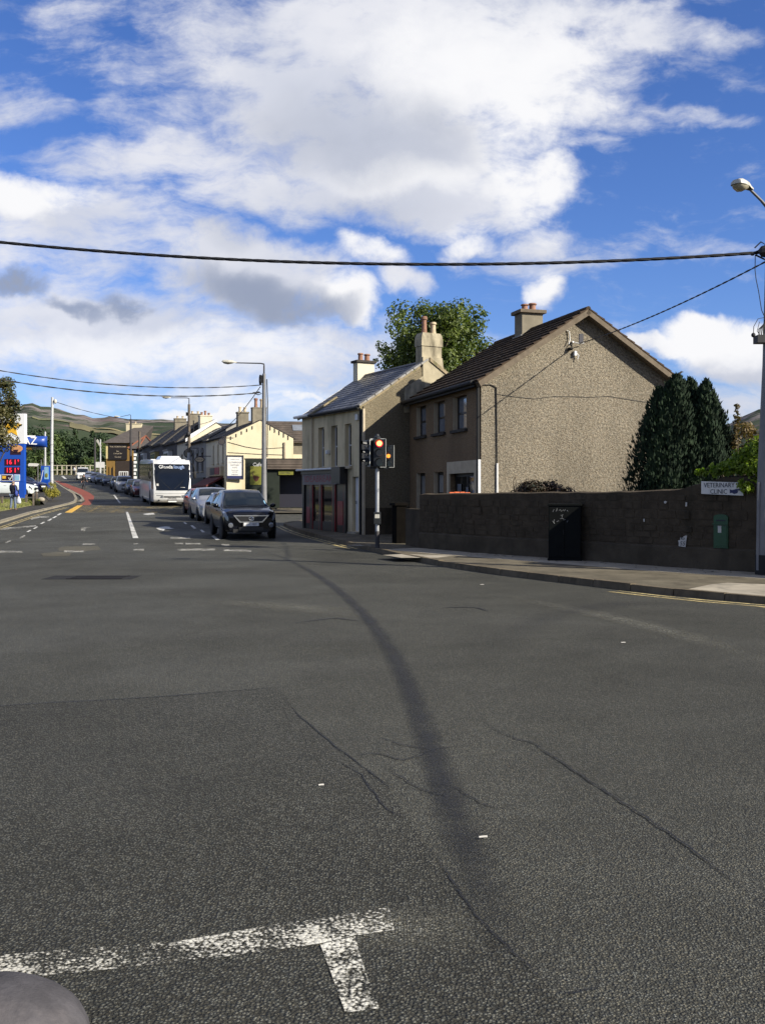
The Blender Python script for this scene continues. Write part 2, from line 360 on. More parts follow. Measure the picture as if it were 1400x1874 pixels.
def pebbledash(name, dark, light, cell=38, bstr=1.0, mid=None):
    m = bpy.data.materials.new(name); m.use_nodes = True; t = NT(m.node_tree); b = t.n['Principled BSDF']
    co = t.coord('Object')
    vn = t.node('ShaderNodeTexVoronoi'); t.put(vn.inputs['Vector'], t.vm('ADD', co, t.vm('SCALE', t.vm('SUBTRACT', t.node('ShaderNodeTexNoise').outputs['Color'], (.5, .5, .5)), sc=0.0))); vn.inputs['Scale'].default_value = cell
    sp = t.node('ShaderNodeSeparateColor'); t.l.new(vn.outputs['Color'], sp.inputs[0])
    nz = t.noise(co, cell * .45, 5, .65)
    f = t.m('ADD', t.m('MULTIPLY', sp.outputs[0], .45), t.m('MULTIPLY', t.ss(nz, .36, .64), .6))
    c = t.mix(f, dark, light)
    c = t.mix(t.m('MULTIPLY', sp.outputs[2], .5), c, t.mix(1.0, c, (1.12, .95, .78), 'MULTIPLY'))
    stain = t.ss(t.noise(t.scalev(co, .6, .6, .25), 1.1, 5, .6), .35, .75)
    c = t.mix(t.m('MULTIPLY', stain, .42), c, mid or tuple(x * .6 for x in dark))
    t.put(b.inputs['Base Color'], c); b.inputs['Roughness'].default_value = .92; b.inputs['Specular IOR Level'].default_value = .2
    h = t.m('ADD', t.m('MULTIPLY', t.noise(co, cell * .9, 3, .7), 1.6), t.m('ADD', t.m('MULTIPLY', sp.outputs[1], .45), nz))
    t.put(b.inputs['Normal'], t.bump(h, bstr, .03))
    return m

M = {}
M['asphalt'] = asphalt('asphalt', (.0285, .0287, .0277), (.158, .156, .146), 96, .85, .8)
M['asphalt_coarse'] = asphalt('asphalt_coarse', (.0195, .0196, .0190), (.146, .143, .132), 78, .9, .7)
M['asphalt_sunlit'] = asphalt('asphalt_sunlit', (.075, .074, .070), (.30, .295, .28), 88, .7, .3, strip=.72)  # paler asphalt, sunlight on the road put into its colour
M['asphalt_path'] = asphalt('asphalt_path', (.032, .030, .028), (.075, .07, .066), 120, .4, .35)
M['trench'] = asphalt('trench', (.05, .046, .038), (.19, .175, .14), 90, .6, .4)
M['red_lane'] = mat('red_lane', (.28, .060, .030), .85, .3, 5, .4, 90)
M['white_paint'] = paint('white_paint', (.62, .61, .56), .76)
M['white_worn'] = paint('white_worn', (.56, .54, .47), .50, 62)
M['white_near'] = paint('white_near', (.58, .56, .48), .52, 62)
M['white_near_worn'] = paint('white_near_worn', (.54, .52, .44), .47, 62)
M['yellow_paint'] = paint('yellow_paint', (.44, .31, .09), .44)
M['yellow_strong'] = paint('yellow_strong', (.62, .36, .04), .95)
M['pier_shaded'] = mat('pier_shaded', (.007, .006, .005), .95, .4, 4, .5, 40, spec=.04)  # near-black because the shade on the pier is put into its colour
M['yellow_line'] = paint('yellow_line', (.52, .41, .17), .66)
M['track'] = strip_mat('track', (.008, .008, .008), .8, 1.15, 2.5)
M['crack'] = strip_mat('crack', (.004, .004, .004), .5, 2.3, 4)
M['concrete'] = mat('concrete', (.46, .41, .32), .9, .3, 1.2, .3, 60, .006, dirt=((.16, .15, .12), 2.2, .7), spec=.12)
M['pave_brown'] = mat('pave_brown', (.175, .152, .108), .9, .4, 1.6, .5, 70, .006, dirt=((.07, .06, .045), 3, .6), spec=.12)
M['kerb'] = mat('kerb', (.19, .155, .105), .9, .4, 2.5, .4, 50, .006, dirt=((.06, .05, .035), 3, .7), spec=.12)
M['kerb_pale'] = mat('kerb_pale', (.31, .275, .20), .9, .3, 2.5, .4, 50, .006)
M['wall_rubble'] = mat('wall_rubble', (.098, .077, .053), .95, .4, 2.2, .6, 22, .02, dirt=((.035, .032, .022), 1.6, .8), spec=.12)
M['wall_stone'] = mat('wall_stone', (.102, .080, .055), .95, .4, 5, .7, 26, .02, island=.22, dirt=((.035, .032, .022), 1.6, .7), spec=.12)
M['wall_plinth'] = mat('wall_plinth', (.108, .088, .062), .95, .4, 1.8, .8, 26, .02, dirt=((.04, .036, .028), 1.4, .6), spec=.12)
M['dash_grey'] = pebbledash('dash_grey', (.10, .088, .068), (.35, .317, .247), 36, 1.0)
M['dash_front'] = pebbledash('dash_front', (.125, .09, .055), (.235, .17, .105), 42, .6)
M['dash_pub'] = pebbledash('dash_pub', (.09, .078, .053), (.20, .175, .12), 42, .5)
M['render_cream'] = mat('render_cream', (.80, .67, .43), .9, .15, 1.5, .15, 40, .006, dirt=((.22, .19, .12), 1.3, .6), spec=.12)
M['render_pale'] = mat('render_pale', (.72, .66, .50), .9, .15, 1.5, .1, 40)
M['chimney_render'] = mat('chimney_render', (.48, .42, .29), .95, .25, 2, .5, 30, .01, dirt=((.10, .085, .055), 2.0, .85))
M['grey_render'] = mat('grey_render', (.27, .24, .18), .95, .25, 2, .4, 40, .01, dirt=((.12, .10, .075), 1.5, .5), spec=.12)
M['yellow_render'] = mat('yellow_render', (.68, .60, .41), .9, .08, 1.0, .1, 30, dirt=((.45, .36, .18), 1.2, .45))
M['lead_band'] = mat('lead_band', (.34, .33, .31), .7, .3, 4, .3, 30, dirt=((.18, .13, .06), 4, .8))
M['mossy'] = mat('mossy', (.36, .29, .18), .95, .4, 5, .6, 30, .01, dirt=((.10, .11, .035), 5, .8))
M['tile_brown'] = mat('tile_brown', (.095, .066, .045), .85, .4, 6, .6, 50, .008, island=.22, dirt=((.045, .04, .03), 2.5, .6), spec=.12)
M['slate'] = mat('slate', (.105, .11, .125), .5, .4, 4, .4, 40, .006, island=.3, dirt=((.07, .065, .05), 3, .5))
M['slate_dark'] = mat('slate_dark', (.05, .048, .048), .7, .4, 2, .4, 20, island=.25, spec=.12)
M['roof_grey_brown'] = mat('roof_grey_brown', (.11, .085, .065), .85, .4, 2, .4, 16, island=.15)
M['verge'] = mat('verge', (.19, .15, .105), .9, .3, 6, .5, 40, .006, dirt=((.12, .09, .055), 4, .7))
M['red_ridge'] = mat('red_ridge', (.24, .085, .045), .8, .2)
M['pot_red'] = mat('pot_red', (.36, .19, .125), .85, .35, 8, .3, 40, dirt=((.16, .09, .06), 6, .7))
M['pot_buff'] = mat('pot_buff', (.62, .50, .33), .85, .3, 8, .3, 40, dirt=((.3, .22, .13), 6, .6))
M['white_upvc'] = mat('white_upvc', (.78, .78, .76), .4, .08, 4)
M['cream_trim'] = mat('cream_trim', (.56, .47, .33), .8, .2, 3)
M['black_plastic'] = mat('black_plastic', (.012, .012, .012), .75, .2, 5)
M['dark_frame'] = mat('dark_frame', (.02, .016, .014), .4, .3, 8)
M['brown_frame'] = mat('brown_frame', (.05, .035, .025), .5, .3, 8)
M['glass'] = mat('glass', (.012, .014, .016), .04, .1, 1, spec=.8)
M['glass_pale'] = mat('glass_pale', (.20, .22, .25), .08, .3, 1.5, spec=.8)
M['curtain'] = mat('curtain', (.30, .29, .27), .35, .3, 6, spec=.6)
M['sill_dark'] = mat('sill_dark', (.05, .043, .036), .9, .3, 6, .3, 30)
M['shop_black'] = mat('shop_black', (.018, .018, .02), .35, .3, 4, coat=.3)
M['shop_red'] = mat('shop_red', (.28, .02, .03), .4, .2, 4, coat=.3)
M['shop_grey'] = mat('shop_grey', (.22, .19, .18), .6, .2, 4)
M['letter_red'] = mat('letter_red', (.25, .015, .02), .5, .1)
M['white'] = mat('white', (.80, .80, .78), .5, .05, 5)
M['sign_white'] = mat('sign_white', (.78, .77, .72), .45, .08, 6, dirt=((.45, .42, .36), 9, .35))
M['ink'] = mat('ink', (.02, .02, .035), .6, .1)
M['ink_blue'] = mat('ink_blue', (.02, .025, .10), .5, .1)
M['dark_green_wall'] = mat('dark_green_wall', (.032, .04, .031), .8, .25, 2, .2, 30, spec=.12)
M['lime'] = mat('lime', (.22, .22, .03), .6, .15, 3)
M['cup_brown'] = mat('cup_brown', (.10, .03, .015), .6, .1)
M['steel_galv'] = mat('steel_galv', (.50, .51, .52), .45, .2, 6, metal=.55, dirt=((.25, .25, .25), 3, .5))
M['pole_grey'] = mat('pole_grey', (.22, .22, .225), .55, .2, 3, .1, 30, dirt=((.16, .17, .19), 2.5, .6))
M['pole_wood'] = mat('pole_wood', (.16, .13, .10), .85, .4, 5, .4, 30)
M['pole_dark'] = mat('pole_dark', (.055, .05, .05), .7, .3, 5)
M['pole_white'] = mat('pole_white', (.52, .53, .53), .5, .15, 3)
M['lamp_grey'] = mat('lamp_grey', (.60, .58, .50), .5, .2, 8, dirt=((.25, .22, .16), 6, .6))
M['lamp_lens'] = mat('lamp_lens', (.55, .50, .36), .25, .25, 8, spec=.6)
M['cable'] = mat('cable', (.014, .014, .016), .6, .3, 10)
M['signal_black'] = mat('signal_black', (.014, .017, .019), .5, .3, 6)
M['signal_edge'] = mat('signal_edge', (.55, .56, .52), .5, .1)
M['lens_off'] = mat('lens_off', (.03, .008, .006), .15, .2, spec=.7)
M['lens_off_g'] = mat('lens_off_g', (.006, .02, .016), .15, .2, spec=.7)
M['red_glow'] = mat('red_glow', (.5, .02, .02), .3, .1, emis=((1, .02, .05), .9))
M['red_lamp'] = mat('red_lamp', (.8, .3, .05), .3, .02, emis=((1.0, .62, .12), 2.0))
M['amber_lamp'] = mat('amber_lamp', (.8, .3, .05), .3, .02, emis=((1.0, .25, .03), 1.3))
M['cabinet'] = mat('cabinet', (.006, .0075, .007), .75, .3, 4, spec=.12)
M['scribble'] = mat('scribble', (.35, .36, .36), .7, .3, 20)
M['post_green'] = mat('post_green', (.010, .08, .028), .35, .25, 6, coat=.4)
M['paper'] = mat('paper', (.60, .58, .53), .8, .1, 8)
M['orange'] = mat('orange', (.75, .13, .02), .6, .25, 4)
M['bark'] = mat('bark', (.10, .075, .05), .95, .4, 6, .8, 25, .02)
M['leaf_syc'] = leafmat('leaf_syc', (.022, .050, .010), (.145, .18, .034), .3)
M['leaf_left'] = leafmat('leaf_left', (.03, .048, .016), (.17, .14, .055), .3)
M['leaf_cyp'] = leafmat('leaf_cyp', (.006, .017, .008), (.020, .038, .016), .06, .95, 1.2)
M['leaf_vine'] = leafmat('leaf_vine', (.05, .11, .012), (.30, .38, .04), .45)
M['leaf_red'] = leafmat('leaf_red', (.05, .05, .02), (.17, .11, .035), .25)
M['leaf_gold'] = leafmat('leaf_gold', (.10, .11, .015), (.42, .36, .05), .2)
M['leaf_dark'] = leafmat('leaf_dark', (.012, .018, .008), (.075, .034, .018), .1)
M['leaf_far'] = leafmat('leaf_far', (.012, .028, .012), (.045, .075, .024), .15, .7, .25)
M['leaf_far_light'] = leafmat('leaf_far_light', (.03, .06, .016), (.10, .14, .032), .2, .7, .3)
M['grass'] = leafmat('grass', (.10, .12, .025), (.26, .27, .07), .2)
M['turf'] = mat('turf', (.17, .19, .05), .95, .45, 3, .5, 30, col2=(.22, .18, .09))
M['totem_blue'] = mat('totem_blue', (.008, .075, .45), .4, .1, 2, coat=.3)
M['canopy_blue'] = mat('canopy_blue', (.01, .06, .33), .4, .15, 2, coat=.3)
M['totem_white'] = mat('totem_white', (.82, .83, .83), .4, .04, 2)
M['star_yellow'] = mat('star_yellow', (.85, .48, .03), .5, .1)
M['led'] = mat('led', (.3, .01, .02), .4, .05, emis=((1.0, .02, .05), .85))
M['led_back'] = mat('led_back', (.03, .008, .02), .4, .2)
M['badge_tan'] = mat('badge_tan', (.72, .36, .16), .5, .3, 3)
M['sky_panel'] = mat('sky_panel', (.30, .55, .75), .4, .3, 2)
M['rubber'] = mat('rubber', (.012, .012, .012), .85, .2, 10)
M['rim'] = mat('rim', (.42, .43, .45), .35, .15, 8, metal=.7)
M['chrome'] = mat('chrome', (.72, .73, .74), .18, .05, 4, metal=.9)
M['grille'] = mat('grille', (.015, .015, .016), .4, .3, 30)
M['lamp_glass'] = mat('lamp_glass', (.16, .17, .19), .08, .4, 12, spec=.9, coat=.8)
M['car_glass'] = mat('car_glass', (.012, .017, .022), .05, .1, 1, spec=.55)
M['coach_glass'] = mat('coach_glass', (.008, .011, .018), .12, .2, 1, spec=.25)
def carpaint(name, c, rough=.32, metal=.25): return mat(name, c, rough, .08, 2, coat=.55, metal=metal)
M['skin'] = mat('skin', (.48, .27, .19), .6, .15, 8)
M['jacket_navy'] = mat('jacket_navy', (.012, .014, .028), .85, .3, 10)
M['cloth_black'] = mat('cloth_black', (.010, .010, .012), .85, .3, 10)
M['jeans'] = mat('jeans', (.14, .18, .26), .85, .3, 9)
M['trousers_dark'] = mat('trousers_dark', (.028, .03, .04), .85, .3, 9)
M['hair_grey'] = mat('hair_grey', (.30, .22, .17), .8, .3, 20)
M['hair_dark'] = mat('hair_dark', (.02, .015, .012), .7, .3, 20)
M['bag_white'] = mat('bag_white', (.70, .74, .80), .5, .2, 10)
M['strap_blue'] = mat('strap_blue', (.03, .06, .30), .7, .2, 10)
M['smooth_grey'] = mat('smooth_grey', (.095, .091, .098), .98, .35, 9, .8, 55, .006, spec=.1, dirt=((.16, .145, .145), 3.4, .5))
M['haze_roof'] = mat('haze_roof', (.10, .085, .075), .9, .3, 2)
# ================================================================== GROUND, ROAD AND PAVEMENTS
ys = [-60, -20, 0, 10, 20, 28, 32, 36, 40, 45, 50, 54, 58, 62, 66, 72, 80, 90, 100, 110, 120, 130, 140, 150, 160, 170, 180, 190, 200, 212]
mb = MB(); mb.grid([[(x, y, G(y)) for x in (-90, -60, -45, -30, -20, -10, 0, 10, 20, 40, 70)] for y in ys])
struct('road', mb, M['asphalt'])

def sheet(pts2, dz, sub=.8):
    """flat polygon laid on the ground profile, cut into strips so that it follows the slope"""
    bm = bmesh.new(); f = bm.faces.new([bm.verts.new((p[0], p[1], 0)) for p in pts2])
    y0, y1 = min(p[1] for p in pts2), max(p[1] for p in pts2)
    for y in _GY:
        if y0 < y < y1: bmesh.ops.bisect_plane(bm, geom=bm.verts[:] + bm.edges[:] + bm.faces[:], plane_co=(0, y, 0), plane_no=(0, 1, 0))
    bmesh.ops.triangulate(bm, faces=[f for f in bm.faces if len(f.verts) > 4])
    for v in bm.verts: v.co.z = G(v.co.y) + dz
    bm.normal_update()
    for f in bm.faces:
        if f.normal.z < 0: f.normal_flip()
    me = bpy.data.meshes.new('sheet'); bm.to_mesh(me); bm.free(); return me
def psheet(name, pix, m, dz=.004, base=0.0):
    me = sheet([gp(x, y, base) for x, y in pix], base + dz); me.materials.append(m); me.name = name
    o = obj(name, me, None); o['kind'] = 'structure'; return o
def strip(name, pts, width, m, dz=.004, smooth=4, wob=0.0):
    pts = [Vector(p) for p in pts]
    q = []
    for i in range(len(pts) - 1):      # Catmull-Rom
        p0, p1, p2, p3 = pts[max(i - 1, 0)], pts[i], pts[i + 1], pts[min(i + 2, len(pts) - 1)]
        for k in range(smooth):
            t = k / smooth
            q.append(.5 * ((2 * p1) + (p2 - p0) * t + (2 * p0 - 5 * p1 + 4 * p2 - p3) * t * t + (3 * p1 - p0 - 3 * p2 + p3) * t ** 3))
    q.append(pts[-1])
    if wob:
        for i in range(1, len(q) - 1): q[i] = q[i] + Vector((random.uniform(-wob, wob), random.uniform(-wob, wob), 0))
    vs = []; fs = []; uvs = []
    for i, p in enumerate(q):
        t = (q[min(i + 1, len(q) - 1)] - q[max(i - 1, 0)]); n = Vector((-t.y, t.x, 0)).normalized()
        wd = width[0] + (width[1] - width[0]) * i / (len(q) - 1) if isinstance(width, tuple) else width
        for s in (-.5, .5):
            c = p + n * wd * s; vs.append((c.x, c.y, G(c.y) + dz)); uvs.append((s + .5, i / (len(q) - 1)))
    for i in range(len(q) - 1): fs.append((2 * i, 2 * i + 1, 2 * i + 3, 2 * i + 2))
    me = bpy.data.meshes.new(name); me.from_pydata(vs, [], fs); uv = me.uv_layers.new(name='UVMap')
    for l in me.loops: uv.data[l.index].uv = uvs[l.vertex_index]
    me.materials.append(m); o = obj(name, me, None); o['kind'] = 'structure'; return o
def px(*l, base=0.0): return [gp(a, b, base) for a, b in l]

# patch of coarser chippings in front, its seams and the cracks
psheet('road_patch', [(-420, 1345), (0, 1293), (250, 1278), (510, 1258), (545, 1305), (620, 1368), (705, 1432), (760, 1520), (830, 1620), (880, 1690), (960, 1770), (1060, 1874), (1110, 1990), (-900, 1990)], M['asphalt_coarse'], .004)
strip('road_seam', px((-200, 1320), (0, 1294), (120, 1286), (250, 1279), (400, 1268), (512, 1258)), .03, M['crack'], .007, 5, .006)
strip('road_seam', px((528, 1290), (560, 1322), (620, 1372), (680, 1415), (720, 1450)), .018, M['crack'], .007, 6, .008)
strip('road_seam', px((780, 1545), (820, 1600), (850, 1650), (890, 1695), (950, 1755), (1010, 1810)), .018, M['crack'], .007, 6, .006)
strip('road_crack', px((870, 1315), (905, 1335), (940, 1352), (975, 1362), (1040, 1405), (1100, 1445), (1180, 1497), (1260, 1552), (1340, 1612), (1440, 1690)), .018, M['crack'], .007, 6, .008)
strip('road_crack', px((640, 1388), (690, 1380), (740, 1392), (800, 1372), (870, 1366)), .015, M['crack'], .007, 6, .012)
strip('road_crack', px((690, 1350), (730, 1362), (770, 1370), (800, 1378)), .015, M['crack'], .007, 6, .012)
strip('road_crack', px((770, 1430), (830, 1442), (880, 1470), (920, 1480)), .014, M['crack'], .007, 6, .012)
strip('road_crack', px((700, 1400), (760, 1440), (790, 1452), (850, 1462)), .014, M['crack'], .007, 6, .012)
strip('road_crack', px((620, 1395), (660, 1420), (700, 1470), (735, 1500)), .014, M['crack'], .007, 6, .012)
strip('road_crack', px((1030, 1822), (1070, 1815), (1100, 1810)), .02, M['crack'], .007, 5, .003)
strip('duct_cover_edge', px((536, 1142), (575, 1136), (612, 1132), (634, 1134), (657, 1137)), .06, M['crack'], .006, 3)
strip('duct_cover_edge', px((806, 1113), (840, 1112), (874, 1113), (893, 1120)), .07, M['crack'], .006, 3)
# dark tyre track sweeping round the bend
strip('tyre_track', px((470, 1002), (505, 1016), (545, 1033), (600, 1066), (650, 1108), (697, 1163), (735, 1228), (765, 1300), (797, 1390), (832, 1490), (866, 1580), (905, 1680), (955, 1790)), (.24, .30), M['track'], .0085, 4)
strip('tyre_track', px((880, 1205), (960, 1150), (1050, 1118), (1160, 1105), (1300, 1112), (1420, 1125)), (.9, 1.2), strip_mat('track_faint', (.02, .02, .02), 1.2, .35), .006, 4)
strip('painted_sun_patch', px((350, 1098), (520, 1110), (720, 1134)), (1.1, 1.5), M['asphalt_sunlit'], .005, 5)  # soft patches of sunlight painted as bands of paler asphalt
strip('painted_sun_patch', px((900, 1086), (1160, 1140), (1460, 1226)), (.6, .8), M['asphalt_sunlit'], .005, 5)
strip('painted_sun_patch', px((600, 1705), (720, 1700), (900, 1698)), (.42, .5), M['asphalt_sunlit'], .0065, 4)

# ---- white and yellow markings
psheet('road_marking', [(330, 1726), (520, 1693), (600, 1683), (690, 1667), (712, 1665), (722, 1706), (650, 1716), (585, 1731), (420, 1754), (345, 1762)], M['white_near'], .009)
psheet('road_marking', [(-160, 1784), (0, 1752), (180, 1738), (330, 1726), (345, 1762), (200, 1778), (60, 1792), (-150, 1822)], M['white_near_worn'], .009)
psheet('road_marking', [(586, 1732), (650, 1718), (668, 1780), (694, 1850), (632, 1858), (606, 1785)], M['white_near'], .009)
def mk(name, pix, m='white_paint', dz=.006): psheet(name, pix, M[m], dz)
for q in [((231, 937), (235, 937), (254, 985), (244, 985)), ((208, 906), (211, 906), (222, 921), (219, 921)), ((113, 871), (117, 871), (124, 877), (119, 877))]: mk('centre_line', q)
for q in [((313, 983.5), (348, 983), (349, 986), (312, 986)), ((320, 994), (335, 994), (336, 996.5), (320, 996.5)), ((340, 994), (367, 994), (368, 996.5), (340, 996.5)), ((325, 1005), (394, 1004), (394, 1008), (326, 1008)),
          ((410, 1006), (460, 1006.5), (460, 1010), (410, 1009)), ((406, 996), (420, 996), (420, 998.5), (406, 998.5)), ((245, 1005), (264, 1005), (264, 1008), (245, 1008)), ((-60, 1006), (41, 1009), (42, 1012), (-60, 1010)),
          ((118, 1008), (154, 1008), (154, 1011), (118, 1011)), ((152, 995), (175, 995), (175, 997), (152, 997)), ((245, 994.5), (253, 994.5), (253, 996.5), (245, 996.5))]: mk('stop_line', q, 'white_worn')
for q in [((336, 956), (339, 955.5), (343, 959), (340, 959.5)), ((349, 962), (353, 961.5), (360, 967), (355, 967.5)), ((366, 970), (370, 969.5), (376, 974), (371, 974.5)), ((387, 981), (392, 980.5), (403, 988), (396, 988.5))]: mk('lane_line', q)
for a, b in ((54, 972), (66, 966), (79, 957), (92, 951.5), (101, 946.5), (109, 941.5)): mk('edge_dash', ((a - 5, b + 1.6), (a + 1, b - 2), (a + 5, b - 1.8), (a - 1, b + 1.8)))
for q in [((-40, 972), (0, 967), (66, 961), (68, 963.5), (0, 970), (-40, 975)), ((56, 949), (72, 945), (90, 945), (90, 947), (74, 947.5), (58, 951)), ((36, 984), (46, 979), (48, 981), (38, 986)), ((10, 993), (20, 988), (22, 990), (12, 995))]: mk('edge_line', q, 'white_worn')
# turn arrows
mk('turn_arrow', ((286, 967), (294, 964.5), (303, 963.5), (311, 963.5), (313, 966.5), (320, 967), (312, 968), (303, 968), (300, 971.5), (292, 970)), 'white_paint')
mk('turn_arrow', ((262, 941), (271, 939.5), (281, 938.6), (284, 941.5), (272, 942.8)), 'white_paint')
mk('turn_arrow', ((149, 966.5), (158, 965), (171, 965.2), (158, 967.2), (156, 972), (149, 971)), 'white_worn')
# yellow box
mk('yellow_box', ((119, 938), (142, 925), (152, 925), (132, 938.5)), 'yellow_strong')
for k in range(6):
    y = 926.0 + k * 2.15
    a = 142 - (y - 925) / 13 * 20
    mk('yellow_box', ((a + 6, y), (338, y + .5), (339, y + 1.25), (a + 5, y + .85)), 'yellow_paint', .0055)
for a in (185, 230, 275, 320):
    mk('yellow_box', ((a, 926), (a + 3, 926), (a - 24, 938), (a - 28, 938)), 'yellow_paint', .0065)
# double yellow lines
def dline(pts, w=.09, gap=.22, dz=.006):
    for s in (0, gap):
        q = []
        for i, p in enumerate(pts):
            t = pts[min(i + 1, len(pts) - 1)] - pts[max(i - 1, 0)]; n = Vector((-t.y, t.x, 0)).normalized()
            q.append(p + n * s)
        l = [a + (Vector((-(q[min(i + 1, len(q) - 1)] - q[max(i - 1, 0)]).y, (q[min(i + 1, len(q) - 1)] - q[max(i - 1, 0)]).x, 0)).normalized() * w) for i, a in enumerate(q)]
        me = sheet([(a.x, a.y) for a in q] + [(a.x, a.y) for a in reversed(l)], dz); me.materials.append(M['yellow_line']); o = obj('double_yellow_line', me, None); o['kind'] = 'structure'
KERB_R = px((1440, 1110), (1400, 1105), (1300, 1097), (1200, 1087), (1100, 1075), (1000, 1063), (920, 1053), (850, 1043), (790, 1033), (730, 1021), (690, 1011), (640, 999), (580, 984), (540, 972), (516, 961))
KERB_L = px((-160, 1010), (-80, 984), (0, 959), (60, 940), (112, 927.5), (134, 922), (141, 919), (143, 914), (138, 905), (125, 897), (112, 889), (101, 881), (97, 874), (93, 867))
dline([p + Vector((-.28, -.38, 0)) for p in px((1440, 1110), (1400, 1105), (1300, 1097), (1200, 1087), (1130, 1079))][::-1])
dline([p + Vector((-.35, -.25, 0)) for p in px((660, 1004), (620, 994), (580, 984), (540, 972), (518, 962))][::-1])
dline([p + Vector((.45, -.15, 0)) for p in px((-160, 1010), (-80, 984), (0, 959), (60, 940), (108, 928.5))][::-1])
# trench repair, gully grating
psheet('trench_repair', [(108, 1003), (116, 1000.5), (180, 999.5), (186, 1006), (150, 1009.5), (108, 1008.5)], M['trench'], .005)
psheet('trench_repair', [(75, 1013), (110, 1010), (132, 1012), (128, 1018), (80, 1018.5)], M['trench'], .005)
g = thing('drain_grating', 'dark slotted drain grating set in the road with a smooth tar surround', 'drain', gp(181, 1057))
mbt = MB(); [mbt.box(-.75 - .25, .75, -.42 + .0, .42, .0012, .003)]
obj('tar_surround', mbt, mat('tar', (.032, .032, .033), .95, .2, spec=.1), g)
mbt = MB()
for i in range(15): mbt.box(-.5 + i * .068, -.5 + i * .068 + .045, -.30, .28, .003, .012)
mbt.box(-.53, .55, .28, .34, .003, .012); mbt.box(-.53, .55, -.36, -.30, .003, .012)
obj('bar', mbt, mat('iron', (.012, .011, .012), .8, .3, spec=.15), g); g.children[-1]['kind'] = 'stuff'
# red cycle lane
psheet('cycle_lane', [(99.5, 880), (113, 887), (127, 894), (141, 901.5), (152, 909), (157, 917), (146, 924.5), (166, 924.5), (172, 914), (173, 908), (165, 902), (150, 895), (128, 887), (108, 880)], M['red_lane'], .004)

# ---- right-hand pavement: kerb stones, brown flags, pale concrete by the wall
KR = [Vector((46, -8, 0)), Vector((22, 2.5, 0)), Vector((11.5, 9.6, 0)), Vector((8.0, 12.6, 0))] + KERB_R + [Vector((-2.6, 49.5, 0)), Vector((3.0, 52.0, 0)), Vector((14, 56, 0))]
def resample(pts, step):
    out = [pts[0].copy()]; acc = 0
    for a, b in zip(pts, pts[1:]):
        L = (b - a).length; d = step - acc
        while d <= L: out.append(a.lerp(b, d / L)); d += step
        acc = (acc + L) % step
    return out
pv = obj('pavement', MB().grid([[(p.x + (.02 if i else 0) + dxx, p.y + .04, G(p.y) + .105 + (.0 if not dxx else .0)) for dxx in (0, .6, 2, 5, 10, 20, 40)] for i, p in enumerate(resample([Vector((q.x, q.y, 0)) for q in KR], .9))]), M['pave_brown'])
pv['kind'] = 'structure'
KS = resample([Vector((q.x, q.y, 0)) for q in KR[2:]], .92)
def kerbrow(parent, pts, m, side=1, h=.118, wid=.15):
    for a, b in zip(pts, pts[1:]):
        t = (b - a); L = t.length; t.normalize(); n = Vector((-t.y, t.x, 0)) * side
        a2 = a + t * .009; b2 = b - t * .009; j = random.uniform(-.009, .009)
        p = [a2, b2, b2 + n * wid, a2 + n * wid]
        lo = [Vector((q.x, q.y, G(q.y) - .05)) for q in p]; hi = [Vector((q.x, q.y, G(q.y) + h + j)) for q in p]
        hi[0] += n * .02; hi[1] += n * .02
        obj('kerb_stone', MB().hexa(lo + hi), m, parent)
kerbrow(pv, KS, M['kerb'], -1)
# the wall line and the strip of concrete in front of it
WALL = px((768, 1003), (860, 1011), (1000, 1021), (1120, 1030), (1240, 1039), (1320, 1044), (1376, 1047.5), base=.1) + [Vector((9.2, 17.0, 0)), Vector((13.5, 12.5, 0))]
WALL = [Vector((q.x, q.y, 0)) for q in WALL]
wn_ = Vector((-.81, -.587, 0))
cp = [q + wn_ * -.03 for q in WALL] + [q + wn_ * 1.25 for q in reversed(WALL)]
cp = [p for p in cp]
me = sheet([(p.x, p.y) for p in cp], .109); me.materials.append(M['concrete']); o = obj('concrete_strip', me, None); o['kind'] = 'structure'
def pedge(px_, py_): return gp(px_, py_, .105)
me = sheet([(p.x, p.y) for p in (pedge(1256, 1079), pedge(1300, 1070), pedge(1330, 1067), pedge(1440, 1071), pedge(1440, 1096), pedge(1400, 1093))], .110); me.materials.append(M['concrete']); o = obj('concrete_strip', me, None); o['kind'] = 'structure'
psheet('painted_sun_strip', [(634, 997), (678, 997.6), (679, 999.8), (638, 999.4)], M['white_worn'], .0045, .105)  # pale paint laid in place of a sunlit strip by the kerb
psheet('concrete_strip', [(700, 1016), (740, 1014), (830, 1017), (800, 1021), (735, 1021)], M['concrete'], .0045, .105)
# ---- small leaves and butts
mbl = MB()
for i in range(150):
    k = random.random(); a = WALL[1].lerp(WALL[6], k) + wn_ * random.uniform(.05, 1.3) * random.random()
    s = random.uniform(.015, .035); an = random.uniform(0, 6.3); c, d = math.cos(an) * s, math.sin(an) * s
    z = G(a.y) + .113
    mbl.add([(a.x - c, a.y - d, z), (a.x + d * .5, a.y - c * .5, z + .008), (a.x + c, a.y + d, z + .004), (a.x - d * .5, a.y + c * .5, z + .012)], [(0, 1, 2, 3)])
stuff(obj('fallen_leaves', mbl, mat('dead_leaf', (.06, .035, .02), .9, .4, 6), fix=False))
for pxx, pyy, lab, ln in ((588, 1441, 'small white cigarette end on the coarse dark patch of road', .03), (884, 1537, 'thin white cigarette end beside the dark tyre track', .042), (1140, 1178, 'tiny pale scrap of paper on the smooth road', .05), (882, 1071 - 0, 'crumpled white scrap lying against the kerb', .07)):
    q = gp(pxx, pyy); b = MB().tube([q + Vector((-ln / 2, 0, .014)), q + Vector((0, .004, .015)), q + Vector((ln / 2, .008, .014))], .005, 6)
    tag(obj('cigarette_end' if ln != .07 else 'paper_scrap', b, M['paper']), lab, 'litter')

